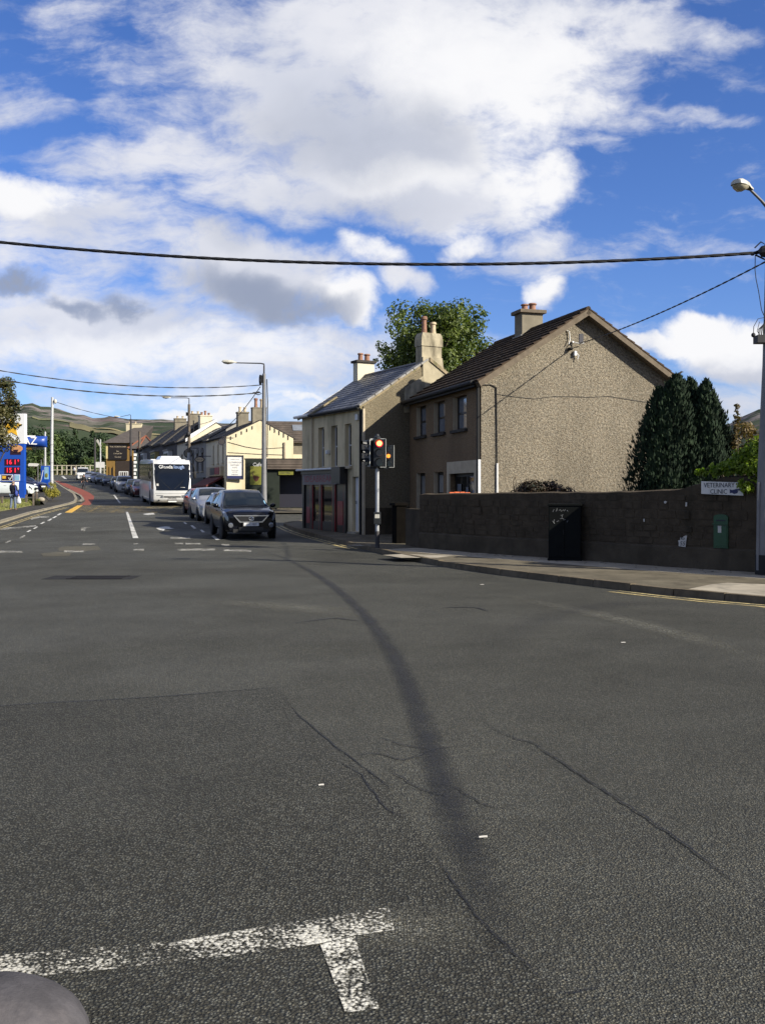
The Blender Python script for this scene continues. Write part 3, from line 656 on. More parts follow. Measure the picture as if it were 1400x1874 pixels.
# ================================================================== WALL, POST BOX, SIGN, CABINET
gw = thing('rubble_wall', 'dark rubble garden wall with a lighter plinth along the pavement', 'wall')
def wall_top(i): return [1.62, 1.64, 1.67, 1.68, 1.74, 1.98, 2.02, 2.05, 2.05][i]
seg = []
for i in range(len(WALL) - 1):
    n = 8 if i < 6 else 4
    for k in range(n): seg.append((WALL[i].lerp(WALL[i + 1], k / n), wall_top(i) + (wall_top(i + 1) - wall_top(i)) * k / n))
seg.append((WALL[-1], wall_top(len(WALL) - 1)))
def ramp(p, z):   # the wall steps up beside the sign
    return z
rows = []
for p, z in seg:
    j = random.uniform(-.012, .012); bk = p - wn_ * .32
    rows.append([(p.x, p.y, .0), (p.x, p.y, .8), (p.x + j * .3, p.y, z + j), (p.x - wn_.x * .16, p.y - wn_.y * .16, z + .03 + j), (bk.x, bk.y, z - .02), (bk.x, bk.y, 0)])
mb = MB().grid(rows); n = len(rows); mb.f += [tuple(range(5, -1, -1)), tuple(range((n - 1) * 6, n * 6))]
obj('wall_core', mb, M['wall_rubble'], gw)
rows = []
for p, z in seg:
    q = p + wn_ * .05; rows.append([(q.x, q.y, .0), (q.x, q.y, .52), (p.x, p.y, .555)])
obj('plinth', MB().grid(rows), M['wall_plinth'], gw)
# stones of the face, barely proud of the old render
L_ = [(WALL[i + 1] - WALL[i]).length for i in range(6)]; tot = sum(L_)
def along(s):
    for i, l in enumerate(L_):
        if s <= l or i == 5: return WALL[i].lerp(WALL[i + 1], s / l), (WALL[i + 1] - WALL[i]).normalized(), wall_top(i) + (wall_top(i + 1) - wall_top(i)) * s / l
        s -= l
rs = random.Random(3); cnt = 0; z = .57
while z < 1.9:
    h = rs.uniform(.12, .2); s = rs.uniform(0, .2)
    while s < tot - .35:
        l = rs.uniform(.2, .52); p, t, zt = along(s + .02)
        if z + h < zt - .03 and cnt < 290 and not (0 and z):
            dn = wn_ * rs.uniform(.004, .016); g_ = .012; p2 = p + t * (l - 2 * g_)
            j = lambda: rs.uniform(-.012, .012)
            f0 = [Vector((p.x, p.y, z + g_)) + t * j(), Vector((p2.x, p2.y, z + g_ + j())), Vector((p2.x, p2.y, z + h - g_ + j())) + t * j(), Vector((p.x, p.y, z + h - g_ + j()))]
            c = sum(f0, Vector()) / 4
            f1 = [q + dn + (c - q) * .06 for q in f0]; f0 = [q - wn_ * .02 for q in f0]
            m_ = MB().add(f0 + f1, [(4, 5, 6, 7), (0, 1, 5, 4), (1, 2, 6, 5), (2, 3, 7, 6), (3, 0, 4, 7)])
            obj('stone', m_, M['wall_stone'], gw); cnt += 1
        s += l
    z += h
wt = (WALL[6] - WALL[2]).normalized()
def on_wall(px_, py_, off=.03):
    """point of the wall face seen at that pixel"""
    k = (px_ - CX) / F; best = None
    for a, b in zip(WALL, WALL[1:]):
        den = (b.x - a.x) - k * (b.y - a.y)
        s = (k * a.y - a.x) / den
        if -.02 <= s <= 1.02: p = a.lerp(b, s); best = Vector((p.x, p.y, CH + (HY - py_) / F * p.y)) + wn_ * off
    return best
# sign
ws_ = (WALL[6] - WALL[4]).normalized(); rzw = math.atan2(ws_.y, ws_.x)
c = on_wall(1323.5, 895, .06)
s_ = thing('clinic_sign', 'white board with black capitals and a pointing hand, fixed near the top of the wall', 'sign', c, rzw)
pan = Pan((0, 0, 0), (1, 0, 0), (0, -1, 0))
W_, H_ = .90, .265
obj('board', MB().hexa([pan(-W_ / 2, 0, -H_ / 2 + .035), pan(W_ / 2, 0, -H_ / 2), pan(W_ / 2, -.02, -H_ / 2), pan(-W_ / 2, -.02, -H_ / 2 + .035), pan(-W_ / 2, 0, H_ / 2 + .03), pan(W_ / 2, 0, H_ / 2 - .005), pan(W_ / 2, -.02, H_ / 2 - .005), pan(-W_ / 2, -.02, H_ / 2 + .03)]), M['sign_white'], s_)
text('lettering', 'VETERINARY', .135, pan, -.06, .075, .001, M['ink'], s_, .86)
text('lettering', 'CLINIC', .135, pan, -.07, -.055, .001, M['ink'], s_, .86)
hand = [(.17, -.085), (.17, -.005), (.215, -.02), (.26, -.012), (.30, .0), (.42, .0), (.42, -.028), (.335, -.032), (.345, -.06), (.32, -.085), (.26, -.1), (.215, -.075)]
obj('pointing_hand', MB().prism([pan(a, .001, b) for a, b in hand], (0, -.003, 0)), M['ink_blue'], s_)
# post box
c = on_wall(1319.5, 973, .0)
b = thing('post_box', 'small green wall post box with a white collection plate and an arched hood', 'post box', c, rzw)
w_, h_ = .155, .335
arch = [(-w_, -h_), (w_, -h_), (w_, h_ - .04)] + [(w_ * math.cos(a), h_ - .04 + .06 * math.sin(a)) for a in np.linspace(0, math.pi, 9)[1:-1]] + [(-w_, h_ - .04)]
obj('body', MB().prism([pan(a, -.05, z) for a, z in arch], (0, -.085, 0)), M['post_green'], b)
obj('hood', MB().box(-w_ - .012, w_ + .012, -.075, -.03, h_ - .19, h_ - .172), M['post_green'], b)
obj('slot', MB().box(-.10, .10, -.0385, -.03, h_ - .12, h_ - .095), M['ink'], b)
obj('door', MB().box(-w_ + .02, w_ - .02, -.045, -.03, -h_ + .03, h_ - .215), M['post_green'], b, bevel=.006)
obj('collection_plate', MB().box(-.055, .02, -.049, -.045, -.02, .12), M['paper'], b)
# torn stickers
def sticker(px_, py_, pts, label, txt=None):
    c = on_wall(px_, py_, .035); o = thing('torn_notice' if txt else 'paper_scrap', label, 'notice' if txt else 'paper scrap', c, rzw)
    obj('sheet', MB().prism([pan(a, 0, z) for a, z in pts], (0, -.003, 0)), M['paper'], o)
    if txt:
        text('number', txt, .125, pan, -.012, -.045, .0035, M['ink'], o, 1.0, shear=.2); text('small_print', 'RD', .07, pan, .0, .06, .0035, M['ink'], o)
sticker(1251, 991, [(-.10, -.10), (.06, -.115), (.075, .02), (.095, .13), (.05, .125), (-.01, .085), (-.06, .08), (-.065, .03), (-.11, .02), (-.095, -.03)], 'torn white notice with a bold 55 stuck low on the wall', '55')
sticker(1219, 919, [(-.03, -.02), (.01, -.03), (.04, .01), (.0, .03), (-.035, .012)], 'scrap of white paper high on the wall left of a longer scrap')
sticker(1257, 923, [(-.018, -.045), (.018, -.04), (.022, .04), (-.016, .045)], 'upright strip of white paper on the wall below the clinic sign')
sticker(1180, 952, [(-.015, -.035), (.015, -.03), (.012, .035), (-.018, .03)], 'small white paper scrap halfway up the wall beside the cabinet')
# utility cabinet
c = gp(1031, 1026, .1) ; yaw = rzw * .55
cb = thing('utility_cabinet', 'black street cabinet with pale graffiti scribble, standing against the wall', 'cabinet', (c.x, c.y, G(c.y) + .105), R(-14))
obj('plinth', MB().box(-.36, .42, -.16, .28, 0, .05), M['cabinet'], cb)
obj('body', MB().box(-.34, .40, -.14, .26, .05, 1.27), M['cabinet'], cb, bevel=.012)
obj('lid', MB().box(-.36, .42, -.165, .28, 1.27, 1.32), M['cabinet'], cb, bevel=.01)
for k in (0, 1): obj('door', MB().box(-.325 + k * .36, .025 + k * .36, -.152, -.14, .09, 1.24), M['cabinet'], cb, bevel=.004)
obj('handle', MB().box(.0, .015, -.165, -.152, .6, .72), M['black_plastic'], cb)
sr = random.Random(5); mbs = MB()
for st in ([(-.24, 1.13), (-.21, 1.19)], [(-.17, 1.14), (-.15, 1.17), (-.14, 1.22), (-.15, 1.15)], [(-.1, 1.16), (-.07, 1.19), (-.05, 1.14)], [(-.03, 1.15), (0, 1.18), (.02, 1.15), (.05, 1.19)], [(.08, 1.17), (.11, 1.14)], [(-.06, 1.05), (0, 1.065)], [(-.02, 1.06), (-.03, 1.0)],
           [(-.07, .97), (-.03, .985), (.01, .97)], [(-.2, .96), (-.21, .9), (-.24, .92), (-.2, .86)], [(-.15, .9), (-.1, .93)], [(.08, .89), (.11, .93)], [(.0, .94), (.05, .96)]):
    mbs.tube([(a, -.1535, z) for a, z in st], .005, 4)
stuff(obj('graffiti', mbs, M['scribble'], cb))
# low pier and stub wall by the pub gable
c = gp(731, 995, .1)
lw = thing('gate_pier', 'squat dark gate pier between the pub gable and the rubble wall', 'pier', (c.x, c.y + .25, .1), R(20))
obj('shaft', MB().box(-.17, .17, -.2, .2, 0, 1.18), M['pier_shaded'], lw, bevel=.02)
obj('cap', MB().add([(-.24, -.25, 1.18), (.24, -.25, 1.18), (.24, .25, 1.18), (-.24, .25, 1.18), (-.22, -.23, 1.25), (.22, -.23, 1.25), (.22, .23, 1.25), (-.22, .23, 1.25), (0, 0, 1.3)], [(0, 3, 2, 1), (0, 1, 5, 4), (1, 2, 6, 5), (2, 3, 7, 6), (3, 0, 4, 7), (4, 5, 8), (5, 6, 8), (6, 7, 8), (7, 4, 8)]), M['pier_shaded'], lw)
a = gp(742, 998, .1); bq = WALL[0]
t = (bq - Vector((a.x, a.y, 0))); 
lo = [Vector((a.x, a.y, .1)), Vector((bq.x, bq.y, .1)) - t * .01, Vector((bq.x, bq.y, .1)) - t * .01 + Vector((.2, .26, 0)), Vector((a.x + .2, a.y + .26, .1))]
tag(obj('low_wall', MB().hexa(lo + [q + Vector((0, 0, 1.1)) for q in lo]), M['wall_rubble']), 'low dark stub of wall joining the gate pier to the rubble wall', 'wall')
# orange barrier behind the wall
c = P(841, 900, 27.3)
ob_ = thing('plastic_barrier', 'orange plastic barrier just showing over the lower end of the wall', 'barrier', (c.x, c.y, .1), R(18))
for k in range(4): obj('panel', MB().box(-.32 + k * .16, -.32 + k * .16 + .15, -.03, .03, .25, 1.57 + (.02, .03, .03, .015)[k]), M['orange'], ob_, bevel=.01)
obj('frame', MB().box(-.34, .34, -.04, .04, .1, .25), M['orange'], ob_, bevel=.01)
for s in (-.3, .3): obj('foot', MB().box(s - .05, s + .05, -.3, .3, 0, .1), M['black_plastic'], ob_, bevel=.01)
# ================================================================== BUILDING HELPERS
def wall_cells(mb, pan, L, H, openings, apex=None, reveal=.18, u0=0.0, v0=0.0):
    """face of a wall with real openings and their reveals; openings = (u0,u1,v0,v1)"""
    us = sorted({u0, L} | {o[i] for o in openings for i in (0, 1)}); vs_ = sorted({v0, H} | {o[i] for o in openings for i in (2, 3)})
    for a, b in zip(us, us[1:]):
        for c, d in zip(vs_, vs_[1:]):
            if any(o[0] <= a + 1e-4 and b - 1e-4 <= o[1] and o[2] <= c + 1e-4 and d - 1e-4 <= o[3] for o in openings): continue
            mb.poly([pan(a, 0, c), pan(b, 0, c), pan(b, 0, d), pan(a, 0, d)])
    for (a, b, c, d) in openings:
        for (p, q, r, s) in (((a, c), (b, c), 0, 0), ((b, c), (b, d), 0, 0), ((b, d), (a, d), 0, 0), ((a, d), (a, c), 0, 0)):
            mb.poly([pan(p[0], 0, p[1]), pan(q[0], 0, q[1]), pan(q[0], -reveal, q[1]), pan(p[0], -reveal, p[1])])
    if apex: mb.poly([pan(u0, 0, H), pan(L, 0, H), pan(apex[0], 0, apex[1])])
    return mb
def window(parent, pan, o, frame, pane, sill=None, dep=.14, bars=1, vbars=0, fw=.06, curtain=None, silld=.1, sillh=.09):
    a, b, c, d = o; mb = MB()
    mb.box(a, b, -dep - .05, -dep, c, c + fw, pan); mb.box(a, b, -dep - .05, -dep, d - fw, d, pan)
    mb.box(a, a + fw, -dep - .05, -dep, c + fw, d - fw, pan); mb.box(b - fw, b, -dep - .05, -dep, c + fw, d - fw, pan)
    for k in range(bars):
        z = c + (d - c) * (k + 1) / (bars + 1); mb.box(a + fw, b - fw, -dep - .045, -dep - .005, z - fw * .45, z + fw * .45, pan)
    for k in range(vbars):
        x = a + (b - a) * (k + 1) / (vbars + 1); mb.box(x - fw * .4, x + fw * .4, -dep - .042, -dep - .008, c + fw, d - fw, pan)
    wn__ = obj('window', mb, frame, parent)
    obj('pane', MB().box(a + fw * .5, b - fw * .5, -dep - .035, -dep - .022, c + fw * .5, d - fw * .5, pan), pane, wn__)
    if curtain: obj('curtain', MB().box(a + fw, b - fw, -dep - .021, -dep - .019, c + (d - c) * curtain[0], c + (d - c) * curtain[1] - fw, pan), M['curtain'], wn__)
    if sill: obj('sill', MB().box(a - .09, b + .09, -.02, silld, c - sillh, c, pan), sill, wn__, bevel=.008)
    return wn__
def door(parent, pan, o, m, dep=.12, handle=True):
    a, b, c, d = o
    dr = obj('door', MB().box(a + .03, b - .03, -dep - .05, -dep, c, d - .03, pan), m, parent)
    for k in range(2):
        z0 = c + .15 + k * (d - c) * .48; obj('door_panel', MB().box(a + .15, b - .15, -dep, -dep + .015, z0, z0 + (d - c) * .36, pan), m, dr, bevel=.004)
    if handle: obj('handle', MB().box(b - .14, b - .11, -dep, -dep + .05, c + 1.0, c + 1.12, pan), M['chrome'], dr)
    return dr
def roof_courses(parent, name, A, B, up, n, m, unit=.3, lift=.03, thick=.022, rnd=None, gap=.004):
    """courses of tiles from the eave line A-B up the slope vector 'up'; one part per course, every tile an island"""
    A, B, up = Vector(A), Vector(B), Vector(up); nrm = (B - A).cross(up).normalized()
    if nrm.z < 0: nrm = -nrm
    rnd = rnd or random.Random(1); L = (B - A).length; e = (B - A) / L
    rf = None
    for k in range(n):
        mb = MB(); s0 = up * (k / n); s1 = up * ((k + 1.12) / n) if k < n - 1 else up
        x = -(unit / 2 if k % 2 else 0)
        while x < L - .01:
            a, b = max(x, 0) + gap / 2, min(x + unit, L) - gap / 2; x += unit
            if b - a < .03: continue
            j = rnd.uniform(0, .006); p = [A + e * a + s0, A + e * b + s0, A + e * b + s1, A + e * a + s1]
            top = [p[0] + nrm * (lift + j), p[1] + nrm * (lift + rnd.uniform(0, .006)), p[2] + nrm * (.006 + thick * .3), p[3] + nrm * (.006 + thick * .3)]
            bot = [p[0] + nrm * (lift - thick + j), p[1] + nrm * (lift - thick), p[2], p[3]]
            mb.add(bot + top, [(4, 5, 6, 7), (0, 1, 5, 4), (1, 2, 6, 5), (3, 0, 4, 7)])
        obj(name, mb, m, parent, fix=False)
def chimney(parent, x, y, z0, z1, wx, wy, m, capm=None, pots=(), cap_h=.12, over=.07, shoulder=None):
    c = obj('chimney', MB().box(x - wx / 2, x + wx / 2, y - wy / 2, y + wy / 2, z0, z1), m, parent, bevel=.01)
    if shoulder:
        s = shoulder; b = [(x - wx / 2 - .03, y - wy / 2 - .03, z1), (x + wx / 2 + .03, y - wy / 2 - .03, z1), (x + wx / 2 + .03, y + wy / 2 + .03, z1), (x - wx / 2 - .03, y + wy / 2 + .03, z1)]
        rows = []
        for f, z in ((1.0, 0), (1.0, .5), (.96, .75), (.84, 1.0)):
            rows.append([(x + (q[0] - x) * f, y + (q[1] - y) * f, z1 + s * z) for q in b] + [(x + (b[0][0] - x) * f, y + (b[0][1] - y) * f, z1 + s * z)])
        mb = MB().grid(rows); k = len(mb.v); mb.f.append((k - 5, k - 4, k - 3, k - 2)); mb.f.append((3, 2, 1, 0))
        obj('chimney_cap', mb, m, c); zt = z1 + s
    else:
        obj('chimney_cap', MB().box(x - wx / 2 - over, x + wx / 2 + over, y - wy / 2 - over, y + wy / 2 + over, z1, z1 + cap_h), capm or m, c, bevel=.015); zt = z1 + cap_h
    for (ox, oy, h, r, pm) in pots:
        obj('chimney_pot', MB().lathe((x + ox, y + oy, zt - .02), [(r * 1.05, 0), (r * .9, h * .3), (r * .85, h * .78), (r * 1.15, h * .82), (r * 1.15, h * .92), (r * .95, h), (r * .7, h), (r * .7, h * .8)], 12), pm, c, smooth=True)
    return c
def gutter(parent, a, b, r=.06, m=None):
    return obj('gutter', MB().tube([a, b], r, 8), m or M['black_plastic'], parent, smooth=True)

# ================================================================== GREY PEBBLE-DASHED HOUSE
GH = thing('pebbledash_house', 'two storey grey pebble-dashed house with a brown tiled roof behind the rubble wall', 'house', (2.93, 28.7, 0), R(16.3))
Lf, D, E, APX, AP = 6.9, 6.77, 5.02, 3.385, 7.2      # facade length, depth, eave, apex along the gable, apex height
fr = Pan((0, 0, 0), (0, 1, 0), (-1, 0, 0)); ga = Pan((0, 0, 0), (1, 0, 0), (0, -1, 0))
ops = [(1.2, 2.38, 3.66, 4.72), (3.14, 4.24, 3.66, 4.72), (5.06, 6.1, 3.66, 4.72), (3.3, 4.25, .95, 2.36), (5.15, 6.1, .8, 2.36), (.45, 2.62, .9, 2.28)]
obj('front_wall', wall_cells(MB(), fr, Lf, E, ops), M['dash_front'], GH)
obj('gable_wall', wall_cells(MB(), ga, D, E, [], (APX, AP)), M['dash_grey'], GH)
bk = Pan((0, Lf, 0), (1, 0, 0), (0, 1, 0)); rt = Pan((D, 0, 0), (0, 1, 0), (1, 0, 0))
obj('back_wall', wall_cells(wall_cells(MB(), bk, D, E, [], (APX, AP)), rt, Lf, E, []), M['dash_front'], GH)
for o_ in ops[:3]: window(GH, fr, o_, M['dark_frame'], M['glass_pale'], M['sill_dark'], .16, 1, 0, .07, silld=.09)
for i_, o_ in enumerate(ops[:3]):   # painted reveals
    obj('reveal', MB().box(o_[1] - .004, o_[1] - .001, -.155, .004, o_[2], o_[3], fr), M['cream_trim'], GH)
for o_ in ops[3:5]:
    window(GH, fr, o_, M['dark_frame'], M['glass'], None, .16, 1, 0, .07, curtain=(.05, .98)); obj('reveal', MB().box(o_[1] - .004, o_[1] - .001, -.155, .004, o_[2], o_[3], fr), M['cream_trim'], GH)
window(GH, fr, ops[5], M['dark_frame'], M['glass'], None, .16, 0, 1, .1)
sf = MB(); sf.box(.22, 2.84, .0, .05, 2.28, 2.66, fr); sf.box(.22, .45, .0, .05, .5, 2.28, fr); sf.box(2.62, 2.84, 0, .05, .5, 2.28, fr)
obj('shopfront_surround', sf, M['cream_trim'], GH)
for k, u in enumerate((.75, 1.45, 2.05)): obj('window_sticker', MB().box(u, u + (.3, .2, .35)[k], -.158, -.154, 1.55 + .08 * k, 1.75 + .1 * k, fr), M['glass_pale'], GH)
# roof: brown tile courses, verges with a mortar band, ridge
su = .22; off = .30
for side in (0, 1):
    sx = 1 if side == 0 else -1; x0 = -su if side == 0 else D + su
    z0 = E - su * (AP - E) / APX + .06
    a = Vector((x0, -off, z0)); b = Vector((x0, Lf + .02, z0)); up = Vector((APX, 0, AP + .06)) - Vector((x0, 0, z0))
    obj('roof_deck', MB().prism([a, b, b + up, a + up], (0, 0, -.05)), M['tile_brown'], GH)
    roof_courses(GH, 'tile_course', a, b, up, 14, M['tile_brown'], .3, .07, .05, random.Random(side))
    n_ = Vector((-(up.z), 0, up.x)).normalized() * (1 if side == 0 else -1)
    if n_.z < 0: n_ = -n_
    obj('verge', MB().prism([a + Vector((0, -.02, 0)) - n_ * .16, a + up + Vector((0, -.02, 0)) - n_ * .16, a + up + Vector((0, -.02, 0)) + n_ * .02, a + Vector((0, -.02, 0)) + n_ * .02], (0, .31, 0)), M['verge'], GH)
    for k in range(14): # broken tile edge along the verge
        q = a + up * (k / 14); q2 = a + up * ((k + 1) / 14)
        obj('verge_tile', MB().prism([q + Vector((0, -.035, 0)) + n_ * .055, q2 + Vector((0, -.035, 0)) + n_ * .025, q2 + Vector((0, -.035, 0)), q + Vector((0, -.035, 0))], (0, .2, 0)), M['tile_brown'], GH)
mb = MB()
for k in range(16):
    y0 = -off + k * .45
    if y0 < Lf: mb.tube([(APX, y0, AP + .07), (APX, min(y0 + .44, Lf), AP + .075)], .085, 8)
obj('ridge_tile', mb, M['tile_brown'], GH, fix=False); GH.children[-1]['kind'] = 'stuff'
obj('soffit', MB().box(-su, 0, -.02, Lf, E - .16, E - .12), M['black_plastic'], GH)
obj('fascia', MB().box(-su - .02, -su, -.02, Lf, E - .2, E - .02), M['black_plastic'], GH)
gutter(GH, (-su - .08, -.05, E - .07), (-su - .08, Lf, E - .07), .065)
obj('downpipe', MB().tube([(-.08, .06, E - .1), (-.08, .06, .0)], .05, 8), M['black_plastic'], GH, smooth=True)
obj('corner_trim', MB().box(-.10, -.02, -.02, .03, .2, 2.66), M['white_upvc'], GH)
obj('gutter_end', MB().box(-.22, .02, -.19, -.165, E - .12, E - .05), M['white_upvc'], GH)
obj('white_conduit', MB().tube([(.50, -.03, .4), (.50, -.03, 2.55)], .032, 6), M['white_upvc'], GH, smooth=True)
obj('wall_cable', MB().tube([(.02, -.02, E - .14), (.3, -.02, E - .13), (.47, -.025, E - .2), (.49, -.025, 3.6), (.5, -.03, 2.5)], .016, 5), M['cable'], GH, smooth=True)
obj('wall_cable', MB().tube([(.48, -.012, 4.62)] + [(.48 + k * .62, -.012, 4.62 - .05 * math.sin(k * .9) - .03 * (k % 3)) for k in range(1, 10)] + [(6.5, -.012, 4.5)], .007, 4), M['cable'], GH)
obj('vent', MB().box(3.22, 3.36, -.015, .02, 6.27, 6.55), M['ink'], GH)
mb = MB(); mb.box(2.95, 3.0, -.09, 0, 6.25, 6.3); mb.tube([(2.98, -.05, 6.28), (3.15, -.16, 6.22), (3.32, -.12, 6.25)], .014, 5); mb.tube([(2.80, -.02, 6.62), (2.86, -.05, 6.6), (2.88, -.06, 6.35), (2.82, -.1, 6.2)], .016, 5)
obj('cable_bracket', mb, M['white_upvc'], GH)
mb = MB(); mb.box(2.84, 2.92, -.08, 0, 6.02, 6.10); mb.ball((2.9, -.1, 6.06), .06, .06, .05); mb.tube([(2.95, -.09, 6.26), (2.9, -.16, 6.14), (2.9, -.1, 6.06)], .012, 5)
obj('insulator', mb, M['black_plastic'], GH)
mb = MB(); mb.box(3.02, 3.1, -.10, 0, 5.86, 6.0); mb.tube([(3.1, -.06, 5.95), (3.16, -.1, 5.86), (3.12, -.09, 5.75)], .016, 5)
obj('cable_bracket', mb, M['white_upvc'], GH)
mb = MB()
for k in range(5): mb.tube([(5.55 + .09 * k, -.012, 2.95 + .03 * (k % 2)), (5.60 + .09 * k, -.012, 3.0 - .05 * (k % 2)), (5.66 + .09 * k, -.012, 2.97)], .008, 4)
obj('dead_creeper', mb, M['leaf_dark'], GH)
chimney(GH, APX, 3.98, AP - .35, 7.84, .78, .62, M['grey_render'], M['verge'], [(-.14, .02, .26, .12, M['pot_red']), (.14, 0, .3, .13, M['pot_red'])], .12, .1)
obj('lead_flashing', MB().box(APX - .45, APX - .39, 3.98 - .36, 3.98 + .36, AP - .27, AP - .12), M['lead_band'], GH)

# ================================================================== CREAM PUB
PB = thing('cream_pub', 'cream two storey pub with a slate roof, tall chimney and dark red shopfront', 'pub', (-.67, 34.6, .1), R(28.1))
Lp, Dp, Ep, ax, ap = 5.55, 5.44, 4.68, 2.72, 6.42
ops = [(1.0, 1.55, 2.55, 4.12), (2.2, 2.75, 2.55, 4.12), (3.4, 3.95, 2.55, 4.12), (.42, .92, .15, 2.15)]
obj('front_wall', wall_cells(MB(), fr, Lp, Ep, ops), M['render_cream'], PB)
obj('gable_wall', wall_cells(MB(), ga, Dp, Ep, [], (ax, ap)), M['dash_pub'], PB)
bk = Pan((0, Lp, 0), (1, 0, 0), (0, 1, 0)); rt = Pan((Dp, 0, 0), (0, 1, 0), (1, 0, 0))
obj('back_wall', wall_cells(wall_cells(MB(), bk, Dp, Ep, [], (ax, ap)), rt, Lp, Ep, []), M['render_cream'], PB)
obj('dark_plinth', MB().box(.02, Dp, -.02, 0, -.1, 1.02), M['wall_rubble'], PB)
for o_ in ops[:3]: window(PB, fr, o_, M['white_upvc'], M['glass'], M['cream_trim'], .17, 1, 0, .05, silld=.12, sillh=.1)
door(PB, fr, ops[3], M['white_upvc'])
obj('door_step', MB().box(.34, 1.0, 0, .18, -.1, .14, fr), M['concrete'], PB)
obj('alarm_box', MB().box(.36, .56, 0, .08, 4.2, 4.42, fr), M['white_upvc'], PB, bevel=.015)
obj('wall_lamp', MB().box(2.85, 3.0, 0, .14, 3.05, 3.2, fr), M['white_upvc'], PB, bevel=.02)
# shop front
s0, s1 = 1.28, 5.3
mb = MB(); mb.box(s0, s1, .02, .16, 2.30, 2.50, fr); mb.box(s0, s1, .02, .05, 1.95, 2.30, fr)
for u in (s0, 2.28, 3.5, 4.35, s1 - .16): mb.box(u, u + .16, .02, .1, -.1, 1.95, fr)
obj('shopfront_frame', mb, M['shop_black'], PB)
obj('shopfront_return', MB().prism([fr(s0, .02, 1.92), fr(s0 + .55, .02, 1.92), fr(s0 + .55, .46, 2.5), fr(s0, .46, 2.5), fr(s0, .02, 2.5)][:5], (0, .0, .0)) if 0 else MB().box(s0, s0 + .75, .05, .34, 1.9, 2.52, fr), M['shop_black'], PB)
obj('fascia_board', MB().box(s0 + .75, s1 - .05, .05, .12, 1.88, 2.34, fr), M['shop_grey'], PB)
text('lettering', 'IDEABREAKS', .36, fr, 3.55 - 0, 2.1, .12, M['letter_red'], PB, -1.45)
obj('strip_light', MB().tube([fr(s0 + .8, .3, 2.47), fr(s1 + .15, .3, 2.47)], .04, 8), M['white_upvc'], PB, smooth=True)
for u in (s0 + .16, 2.22, 2.44, 3.44, 3.66, 4.30, 4.51): obj('red_trim', MB().box(u, u + .05, .05, .09, -.05, 1.9, fr), M['shop_red'], PB)
obj('shop_window', MB().box(2.49, 3.44, .0, .03, .45, 1.8, fr), M['glass'], PB)
obj('shop_window', MB().box(3.71, 4.30, .0, .03, .45, 1.8, fr), M['glass'], PB)
obj('stall_riser', MB().box(2.49, 3.44, .03, .07, -.1, .45, fr), M['shop_black'], PB); obj('stall_riser', MB().box(3.71, 4.30, .03, .07, -.1, .45, fr), M['shop_black'], PB)
dr = obj('door', MB().box(1.52, 2.2, .0, .04, -.08, 1.9, fr), M['shop_black'], PB); obj('red_panel', MB().box(1.62, 2.1, .04, .055, .35, 1.25, fr), M['shop_red'], dr)
dr = obj('door', MB().box(4.58, 5.1, .0, .04, -.08, 1.9, fr), M['shop_black'], PB); obj('red_panel', MB().box(4.66, 5.0, .04, .055, .35, 1.0, fr), M['shop_red'], dr)
# roof
for side in (0, 1):
    x0 = -.16 if side == 0 else Dp + .16; z0 = Ep + .02 - .16 * (ap - Ep) / ax; a = Vector((x0, .12, z0)); b = Vector((x0, Lp + .1, z0)); up = Vector((ax, 0, ap + .03)) - Vector((x0, 0, z0))
    obj('roof_deck', MB().prism([a, b, b + up, a + up], (0, 0, -.05)), M['slate'], PB)
    roof_courses(PB, 'slate_course', a, b, up, 15, M['slate'], .25, .02, .012, random.Random(5 + side), .003)
    if side == 0:   # parapet coping of nine slabs over the gable
        for k in range(9):
            q = a + up * (k / 9); q2 = a + up * ((k + 1) / 9 - .008); n_ = Vector((-up.z, 0, up.x)).normalized()
            obj('coping_stone', MB().prism([q + Vector((0, -.2, 0)) + n_ * .06, q2 + Vector((0, -.2, 0)) + n_ * .06, q2 + Vector((0, -.2, 0)) + n_ * .13, q + Vector((0, -.2, 0)) + n_ * .13], (0, .36, 0)), M['lead_band'], PB, bevel=.01)
        n_ = Vector((-up.z, 0, up.x)).normalized()
        obj('barge_band', MB().prism([a + Vector((.05, -.06, 0)) - n_ * .36, a + up * .97 + Vector((0, -.06, 0)) - n_ * .36, a + up * .97 + Vector((0, -.06, 0)) + n_ * .06, a + Vector((.05, -.06, 0)) + n_ * .06], (0, .2, 0)), M['mossy'], PB)
        y_ = 4.35
        obj('party_flashing', MB().prism([Vector((x0, y_, z0)) + n_ * .03, Vector((x0, y_, z0)) + up * .42 + n_ * .03, Vector((x0, y_, z0)) + up * .42 + n_ * .09, Vector((x0, y_, z0)) + n_ * .09], (0, .2, 0)), M['mossy'], PB)
        obj('barge_board', MB().prism([a * 1 + Vector((0, Lp + .02, 0)) - n_ * .1, a + Vector((0, Lp + .02, 0)) + up * .99 - n_ * .1, a + Vector((0, Lp + .02, 0)) + up * .99 + n_ * .02, a + Vector((0, Lp + .02, 0)) + n_ * .02], (0, .04, 0)), M['white_upvc'], PB)
    else:
        obj('back_verge', MB().prism([a + Vector((0, -.2, 0)), a + up + Vector((0, -.2, 0)), a + up + Vector((0, -.2, .14)), a + Vector((0, -.2, .14))], (0, .3, 0)), M['mossy'], PB)
obj('ridge_tile', MB().tube([(ax, .2, ap + .04), (ax, Lp + .1, ap + .04)], .07, 8), M['slate'], PB)
gutter(PB, (-.22, .0, Ep - .06), (-.22, 4.4, Ep - .06), .05); obj('gutter', MB().tube([(-.24, 4.45, Ep - .04), (-.24, Lp + .25, Ep - .04)], .06, 8), M['white_upvc'], PB, smooth=True)
obj('downpipe', MB().tube([(-.08, .10, Ep - .1), (-.08, .10, 0)], .05, 8), M['black_plastic'], PB, smooth=True)
